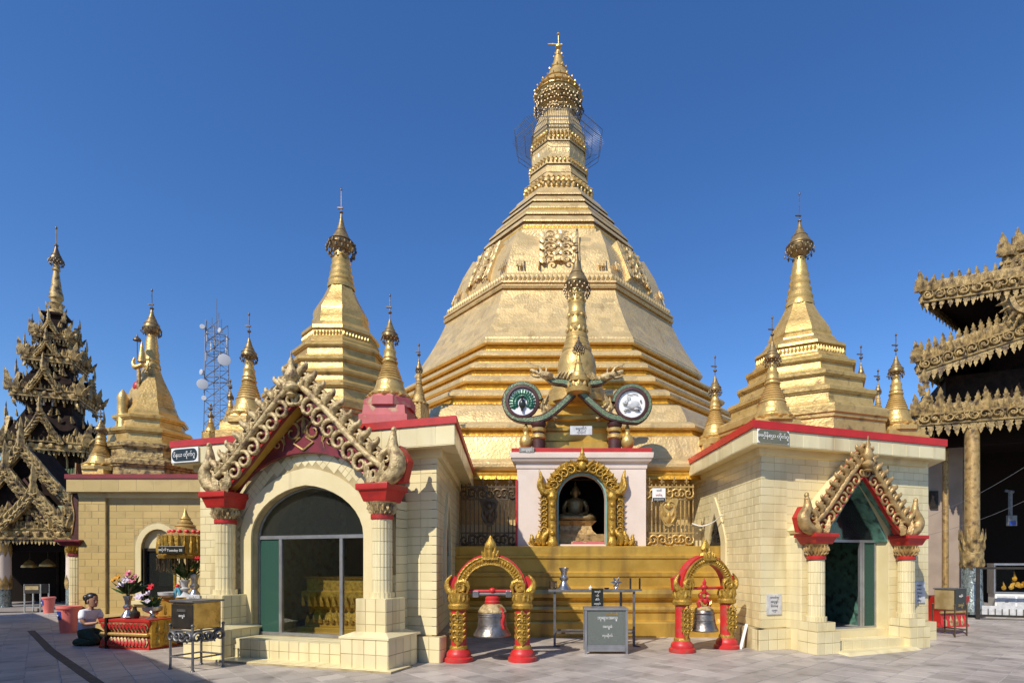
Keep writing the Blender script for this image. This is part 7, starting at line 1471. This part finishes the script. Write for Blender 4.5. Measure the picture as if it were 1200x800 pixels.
# ------------------------------------------------------------------ right: carved timber pavilion
def right_hall():
    rz = R(-22.3); org = Vector((X(1075, 17), 17, 0)); th = thing('carved_pavilion', 'tall timber pavilion with tiers of gilded carved eaves over a dark shaded hall', 'pavilion', org, rz); m = 'wood_gold'
    zE = 5.97
    b = MB(); b.box((1.0,1.2,zE+.1),(9,7,zE+1.6)); b.box((2.3,2.0,zE-.1),(9,7,zE+.2)); b.box((2.4,2.1,zE+1.4),(9,7,9.2)); b.box((3.6,2.0,9.2),(9,7,10.1)); b.build('storey', 'dark_wood', th, 0)
    b = MB(); b.prism([(0,0),(0,.1),(0,.2)],0,.01) if False else b.loft([[(-.02,.05,z),(9,.05,z),(9,7,z),(3.9,7,z)] for z in (zE-.16,zE+.02)]); b.box((.3,1.2,zE-.65),(9,1.45,zE-.16)); b.box((.5,6.0,0),(9,6.2,zE)); b.build('inner_wall', 'interior_dark', th, 0)
    b = MB(); b.box((.2,.5,0),(9,6.2,.12)); b.build('floor', 'ground_stone', th, 0, .01)
    def tier(p0, p1, n, s, h, every, drop=True, rows=2):
        carved_edge(th, p0, p1, n, s, m, 0, h, drop, every=every)
        flame_line(th, Vector(p0)+Vector((0,-.05,-h*.55)), Vector(p1)+Vector((0,-.05,-h*.55)), int(n*1.1), s*1.15, m, 0, 'pendant_ornament', up=False)
        q0_, q1_ = Vector(p0)+Vector((0,.05,h*.95)), Vector(p1)+Vector((0,.05,h*.95)); b_ = MB(); b_.bar([q0_, q1_], .1, h*1.1); b_.build('fascia', m, th, 0); flame_line(th, q0_-Vector((0,.06,.5*h)), q1_-Vector((0,.06,.5*h)), int(n*1.2), s*.95, m, 0)
        if rows > 1:
            q0, q1 = Vector(p0)+Vector((0,.03,h*1.45)), Vector(p1)+Vector((0,.03,h*1.45)); flame_line(th, q0, q1, n, s*1.0, m, 0, every=every)
        n2 = int((Vector(p1)-Vector(p0)).length/.30)
        for p, d in sample([p0, p1], n2): obj('scroll_ornament', scroll_mesh(m, rnd.choice((1,-1))), th, mtx=TR(p.x, p.y-.10, p.z+.02, 0, 0, rnd.choice((0, PI)), (.30, .5, h*.95)))
        # return along the left side
        l0 = Vector(p0); l1 = l0+Vector((2.3, 4.0, 0)); carved_edge(th, l1, l0, int(n*.45), s, m, R(-60), h, drop, every=every)
    tier((0,0,zE), (8,0,zE), 34, .33, .30, 5)
    b = MB(); b.loft([[(x, y, z) for x, y in ((q,q),(9,q),(9,7),(3.9,7))] for z, q in ((zE+.10,.05),(zE+.62,.9))]); b.build('roof', 'teal_roof', th, 20)
    z2 = 7.66; sl = .26; 
    tier((.05,.2,z2), (3.9,.2,z2+.26*3.9), 20, .33, .32, 0); 
    b = MB(); b.add([(.1,.2,z2+.1),(8,.2,z2+.1+.26*7.9),(8,5,z2+.1+.26*7.9),(2.8,5,z2+.1)], [(0,1,2,3)]); b.build('soffit', 'dark_wood', th, 0)
    z3 = 9.78
    tier((.15,.15,z3), (8,.15,z3), 36, .25, .32, 0)
    b = MB(); b.loft([[(.2,.2,z),(9,.2,z),(9,6,z),(3.5,6,z)] for z in (z3-.02,z3+.06)]); b.build('soffit', 'dark_wood', th, 0)
    g_ = thing_part('gable', th)                          # curved verge between the second and third eaves
    path = spline([(2.3,.05,9.3),(2.45,.05,8.95),(2.9,.05,8.75),(3.3,.05,8.9),(3.6,.05,9.4)], 5)
    b = MB(); b.bar(path, .12, .34, (0,-1,0)); b.build('bargeboard', m, g_, 0)
    for p, d in sample(path, 12):
        for q in (-1, 1): nrm = Vector((-d.z, 0, d.x))*q; obj('leaf_ornament', flame_mesh(m), g_, mtx=TR(p.x+nrm.x*.1, p.y-.1, p.z+nrm.z*.1, 0, 0, math.atan2(nrm.x, nrm.z), (.26,.4,.30)))
    for i in range(16): obj('leaf_ornament', flame_mesh(m), g_, mtx=TR(3.3+.16*(i % 8)+rnd.uniform(-.05,.05), .05, 8.75+.38*(i//8)+rnd.uniform(-.05,.1), 0, 0, rnd.uniform(-.6,.6), (.34,.5,.4)))
    b = MB(); b.prism([(2.15,z3-.1),(2.3,9.1),(2.75,8.75),(3.2,8.85),(4.2,8.95),(8,9.4),(8,z3-.1)], .28, .45); b.build('carved_panel', m, g_, 0)
    for i in range(60):
        q = rnd.random(); x = 2.4+3.2*q; zlo = 8.72+.12*q; obj('leaf_ornament', flame_mesh(m), g_, mtx=TR(x, .24, zlo+rnd.random()*(9.45-zlo), 0, .05, rnd.uniform(-.9,.9), (.26,.5,rnd.uniform(.26,.42))))
    for i in range(14): obj('scroll_ornament', scroll_mesh(m, rnd.choice((1,-1))), g_, mtx=TR(2.5+.22*i, .22, 9.05+.25*math.sin(i*1.7), 0, 0, rnd.uniform(-.5,.5), (.34,.5,.34)))
    z4 = 10.3
    tier((2.25,.4,z4), (8,.4,z4), 26, .30, .44, 0)
    tier((2.5,.45,z4+.55), (8,.45,z4+.55), 22, .34, .30, 4, False)
    b = MB(); b.box((2.4,.5,z4-.2),(9,5,z4+.5)); b.build('soffit', 'dark_wood', th, 0)
    for p, s in (((0,-.02,zE+.15),.7),((.05,.15,z2+.15),.7),((.15,.1,z3+.15),.7),((.5,.1,z3+.15),.45),((2.3,.35,z4+.4),.75),((2.7,.35,z4+.5),.6)): corner_flame(th, p, s, m, 0, -.12)
    for i in range(5):                                     # carved brackets hanging at the lower corner
        obj('leaf_ornament', flame_mesh(m), th, mtx=TR(.15+.06*(i % 2), -.05, zE+.35+.2*i, 0, 0, rnd.uniform(-.4,.4), (.42,.5,.42)))
    # ridge crest further back with small flames
    flame_line(th, (.6,1.0,z3+.55), (3.2,1.0,z3+.45), 14, .30, m, 0); b = MB(); b.bar([(.3,1.0,z3+.3),(8,1.0,z3+.3)], .1, .5); b.build('ridge', m, th, 0)
    # columns
    def hall_column(px, Y, r, mosaic=True):
        p = th.matrix_basis.inverted() @ Vector((X(px, Y), Y, 0)); c = thing_part('column', th)
        if mosaic:
            b = MB(); b.lathe([(r*1.7,.1),(r*1.75,.22),(r*1.35,.5),(r*1.28,1.55)], 20, p); b.build('mosaic_foot', 'silver_mosaic', c, 30)
            b = MB(); b.lathe([(r*1.35,1.5),(r*1.5,1.58),(r*1.4,1.7),(r*1.5,1.9),(r*1.38,2.05),(r*1.42,2.2),(r*1.15,2.3),(r*1.0,2.4)], 20, p)
            for row, (zz, hh) in enumerate(((1.9,.45),(2.15,.5),(1.45,.3))):
                for j in range(10): a = 2*PI*(j+.5*row)/10; b.T = Matrix.Translation(p+Vector((r*1.35*math.cos(a), r*1.35*math.sin(a), zz))) @ Matrix.Rotation(a+PI/2, 4, 'Z') @ Matrix.Rotation(.12, 4, 'X'); b.leafy(r*.7, hh, .05)
            b.T = Matrix(); b.build('gilt_leaves', 'wood_gold', c, 30)
        b = MB(); b.lathe([(r,.1 if not mosaic else 2.2),(r*.95,zE-.1)], 18, p); b.build('shaft', 'antique_gold', c, 30)  # darker gold: the deep eave's shade is put into the shaft colour
    hall_column(1139, 16.6, .20); hall_column(1108, 18.2, .09, False); hall_column(1132, 18.2, .09, False)
right_hall()
b = MB(); b.box((X(1078,18.6), 18.6, 0), (X(1134,18.6), 18.8, 5.6)); w = tag(b.build('side_wall', 'pink_wall', None, 0), 'dull pinkish plaster wall in the gap beside the pointed doorway shrine', 'wall')
b = MB(); b.box((X(1090,18.55), 18.52, Z(595,18.55)), (X(1099,18.55), 18.59, Z(575,18.55))); b.build('meter_box', 'black_metal', w, 0)
def railing():
    Y = 15.9; x0, x1 = X(1146, Y), X(1230, Y-1.0); th = thing('metal_railing', 'low black metal railing in front of the dark shaded hall', 'railing', (x0, Y, .0), R(-22)); L_ = 2.6; h = Z(664, Y)
    for x in (0, L_): b = MB(); b.bc((x,0,h/2), (.09,.07,h)); b.build('post', 'black_metal', th, 0, .005)
    for z in (h-.03, .12): b = MB(); b.bc((L_/2,0,z), (L_,.06,.06)); b.build('rail', 'black_metal', th, 0)
    b = MB()
    for i in range(16): b.lathe([(.015,.1),(.015,.32)], 6, (L_*(i+.5)/16,0,0))
    stuff(b.build('lower_bars', 'grey_metal', th, 0))
    b = MB(); b.box((.1,.02,.12),(L_,.05,.40)); b.build('kick_panel', 'marble', th, 0)
    c = thing('display_case', 'white and glass display case holding yellow offerings inside the dark hall', 'cabinet', (X(1166,16.6), 16.6, .1), R(-22)); w = 2.0
    b = MB(); b.box((0,0,0),(w,.6,.62)); b.build('body', 'sign_white', c, 0, .01)
    for i in range(4): b = MB(); b.box((.05+.49*i,-.015,.08),(.49+.49*i,0,.54)); b.build('door', 'marble', c, 0, .004); b = MB(); b.box((.24+.49*i,-.035,.36),(.32+.49*i,-.015,.39)); b.build('handle', 'grey_metal', c, 0)
    b = MB(); b.box((0,0,.64),(w,.006,1.45)); b.build('pane', 'clear_glass', c, 0)
    for x in (.0,w): b = MB(); b.bc((x,.3,1.05),(.05,.6,.9)); b.build('post', 'aluminium', c, 0)
    b = MB(); b.bc((w/2,.3,1.48),(w+.06,.64,.06)); b.build('top', 'aluminium', c, 0); b = MB(); b.bc((w/2,-.0,.64),(w,.05,.04)); b.build('rail', 'aluminium', c, 0)
    r_ = random.Random(6)
    o = thing('yellow_ribbons', 'heap of yellow ribbons and blooms behind the display case glass', 'ribbons', (X(1166,16.6), 16.6, .1), R(-22))
    for i in range(16): b = MB(); x = r_.uniform(.1,1.8); b.T = TR(x, r_.uniform(.12,.4), .70+r_.uniform(0,.40), r_.uniform(0,3), 0, r_.uniform(-1.2,1.2)); b.leafy(.16,.30,.06); b.ball((0,-.02,.05), .07, 6, 4); b.build('ribbon', 'petal_yellow', o, 0)
railing()
def metal_box_stand(label, blabel, px, Y, rz):
    th = thing('donation_stand', label, 'stand', (X(px, Y), Y, 0), rz); w, d, zt = .26, .22, .58
    for x in (-w, w):
        for y in (-d, d): b = MB(); b.tube([(x,y,0),(x,y,zt+.10)], .016, 6); b.ball((x,y,zt+.12), .024, 7, 5); b.build('leg', 'brown_metal', th, 50)
    for z in (.14, zt):
        b = MB()
        for p, q in (((-w,-d),(w,-d)),((w,-d),(w,d)),((w,d),(-w,d)),((-w,d),(-w,-d))): b.tube([(*p,z),(*q,z)], .014, 6)
        b.build('rail', 'brown_metal', th, 40)
    bx = thing('donation_box', blabel, 'donation box', (X(px, Y), Y, zt+.012), rz)
    b = MB(); b.box((-w+.02,-d+.02,0),(w-.02,d-.02,.44)); b.build('body', 'cardboard', bx, 0, .008)
    b = MB(); b.box((-w+.01,-d+.0,.01),(w-.01,-d+.02,.46)); b.build('front_plate', 'sign_black', bx, 0, .004)
    b = MB(); b.box((-w,-d,.44),(w,d,.465)); b.build('lid', 'grey_metal', bx, 0, .004)
    writing(bx, 'အလှူခံ', .09, 'bright_gold', 0, -d-.004, .10); writing(bx, 'ကုသိုလ်', .05, 'sign_white', 0, -d-.004, .30)
    g_ = [(-w, -d), (w, -d)]
metal_box_stand('thin brown stand right of the pointed doorway shrine', 'black fronted box with gold letters on the thin brown stand', 1113, 12.35, R(30))
def far_bench():
    Y = 14.2; th = thing('offering_bench', 'red and gold offering bench half hidden behind the thin brown stand', 'bench', (X(1106, Y), Y, 0), R(18)); hw = .5
    b = MB(); b.loft([[(x*hw*a, y*.28*a, z) for x, y in ((-1,-1),(1,-1),(1,1),(-1,1))] for a, z in ((1,0),(1,.05),(.9,.12),(.86,.32),(.9,.5),(1.02,.7),(1.02,.78))]); b.build('body', 'red_paint', th, 20)
    for i in range(9):
        for z, up in ((.04,1),(.74,0)): obj('petal', shared('petal', lambda: MB().leafy(1, 1, .22), 'pale_gold' if i % 2 else 'bright_red'), th, mtx=TR(-hw*.88+hw*1.76*(i+.5)/9, -.28, z, 0, (-.15 if up else .15)+(0 if up else PI), 0, (.13,.16,.26)))
    b = MB(); b.tube([(-hw*.9,-.26,.38),(hw*.9,-.26,.38)], .03, 6); b.build('roll_moulding', 'bright_gold', th, 50)
far_bench()
for k, (a, c, lab) in enumerate((((1086,606,15.2),(1215,538,14.2),'upper thin cable slung across the dark hall front'),((1086,627,15.2),(1215,580,14.6),'lower thin cable slung across the dark hall front'))):
    p, q = P(*a), P(*c); pts = [p.lerp(q, t/8)-Vector((0,0,.10*math.sin(PI*t/8))) for t in range(9)]; b = MB(); b.tube(pts, .0045, 5); tag(b.build('cable', 'grey_metal', None, 40), lab, 'cable', 'cables across the hall')
l = thing('wall_lamp', 'grey tube lamp with blue sticker hanging in the dark hall', 'lamp', P(1184, 600, 18.5)); b = MB(); b.tube([(0,0,.7),(0,0,-.1)], .06, 8); b.tube([(-.15,0,.72),(.1,0,.68)], .05, 6); b.build('tube', 'grey_metal', l, 40); b = MB(); b.bc((0,-.05,-.28), (.30,.08,.34)); b.build('box', 'grey_metal', l, 0); b = MB(); b.bc((0,-.095,-.36), (.22,.01,.14)); b.build('sticker', 'blue_label', l, 0)
l = thing('string_post', 'thin bent wire with white clip joining gilded fence to pointed window', 'wire', (0,0,0)); b = MB(); b.tube(spline([P(811,613,12.7), P(822,616,12.6), P(835,612,12.4), P(846,603,12.0)], 4), .014, 5); b.build('wire', 'sign_white', l, 40)
# ------------------------------------------------------------------ unseen neighbours outside the frame, added to shade the yard and mirror in the glass
def neighbour():
    foot = [(-6.75, 3.55), (-19.5, 14.42), (-23.5, 10.0), (-10.3, -1.0)]; foot = foot[::-1]
    th = thing('unseen_shrine', 'unseen plain cream shrine with red roof edge, added to shade the paving', 'shrine'); c = MB()
    c.loft([[(x, y, z) for x, y in offset_poly(foot, -.35)] for z in (0, 3.6)]); c.build('wall', 'cream_paint', th, 0)
    c = MB(); c.loft([[(x, y, z) for x, y in foot] for z in (3.6, 3.88)]); c.build('cornice', 'cream_paint', th, 0)
    c = MB(); c.loft([[(x, y, z) for x, y in offset_poly(foot, .02)] for z in (3.88, 4.0)]); c.build('roof', 'red_paint', th, 0)
neighbour()
def arcade():
    th = thing('arcade', 'unseen long low arcade with dark openings, added to mirror in the glass', 'building', (0, -9.0, 0), PI); c = MB(); n = 9; w = 4.4
    for i in range(n):
        x0 = (i-n/2)*w; arch_wall(c, x0, x0+w, 0, 4.6, arch_curve(x0+w/2, 1.6, 2.2, 3.4, 10), 0, .4)
    c.build('wall', 'cream_paint', th, 0); c = MB(); c.box((-n*w/2,3,0),(n*w/2,3.2,4.6)); c.build('inner_wall', 'interior_dark', th, 0); c = MB(); c.box((-n*w/2-.3,-.4,4.6),(n*w/2+.3,3.4,4.9)); c.build('roof', 'red_paint', th, 0)
arcade()
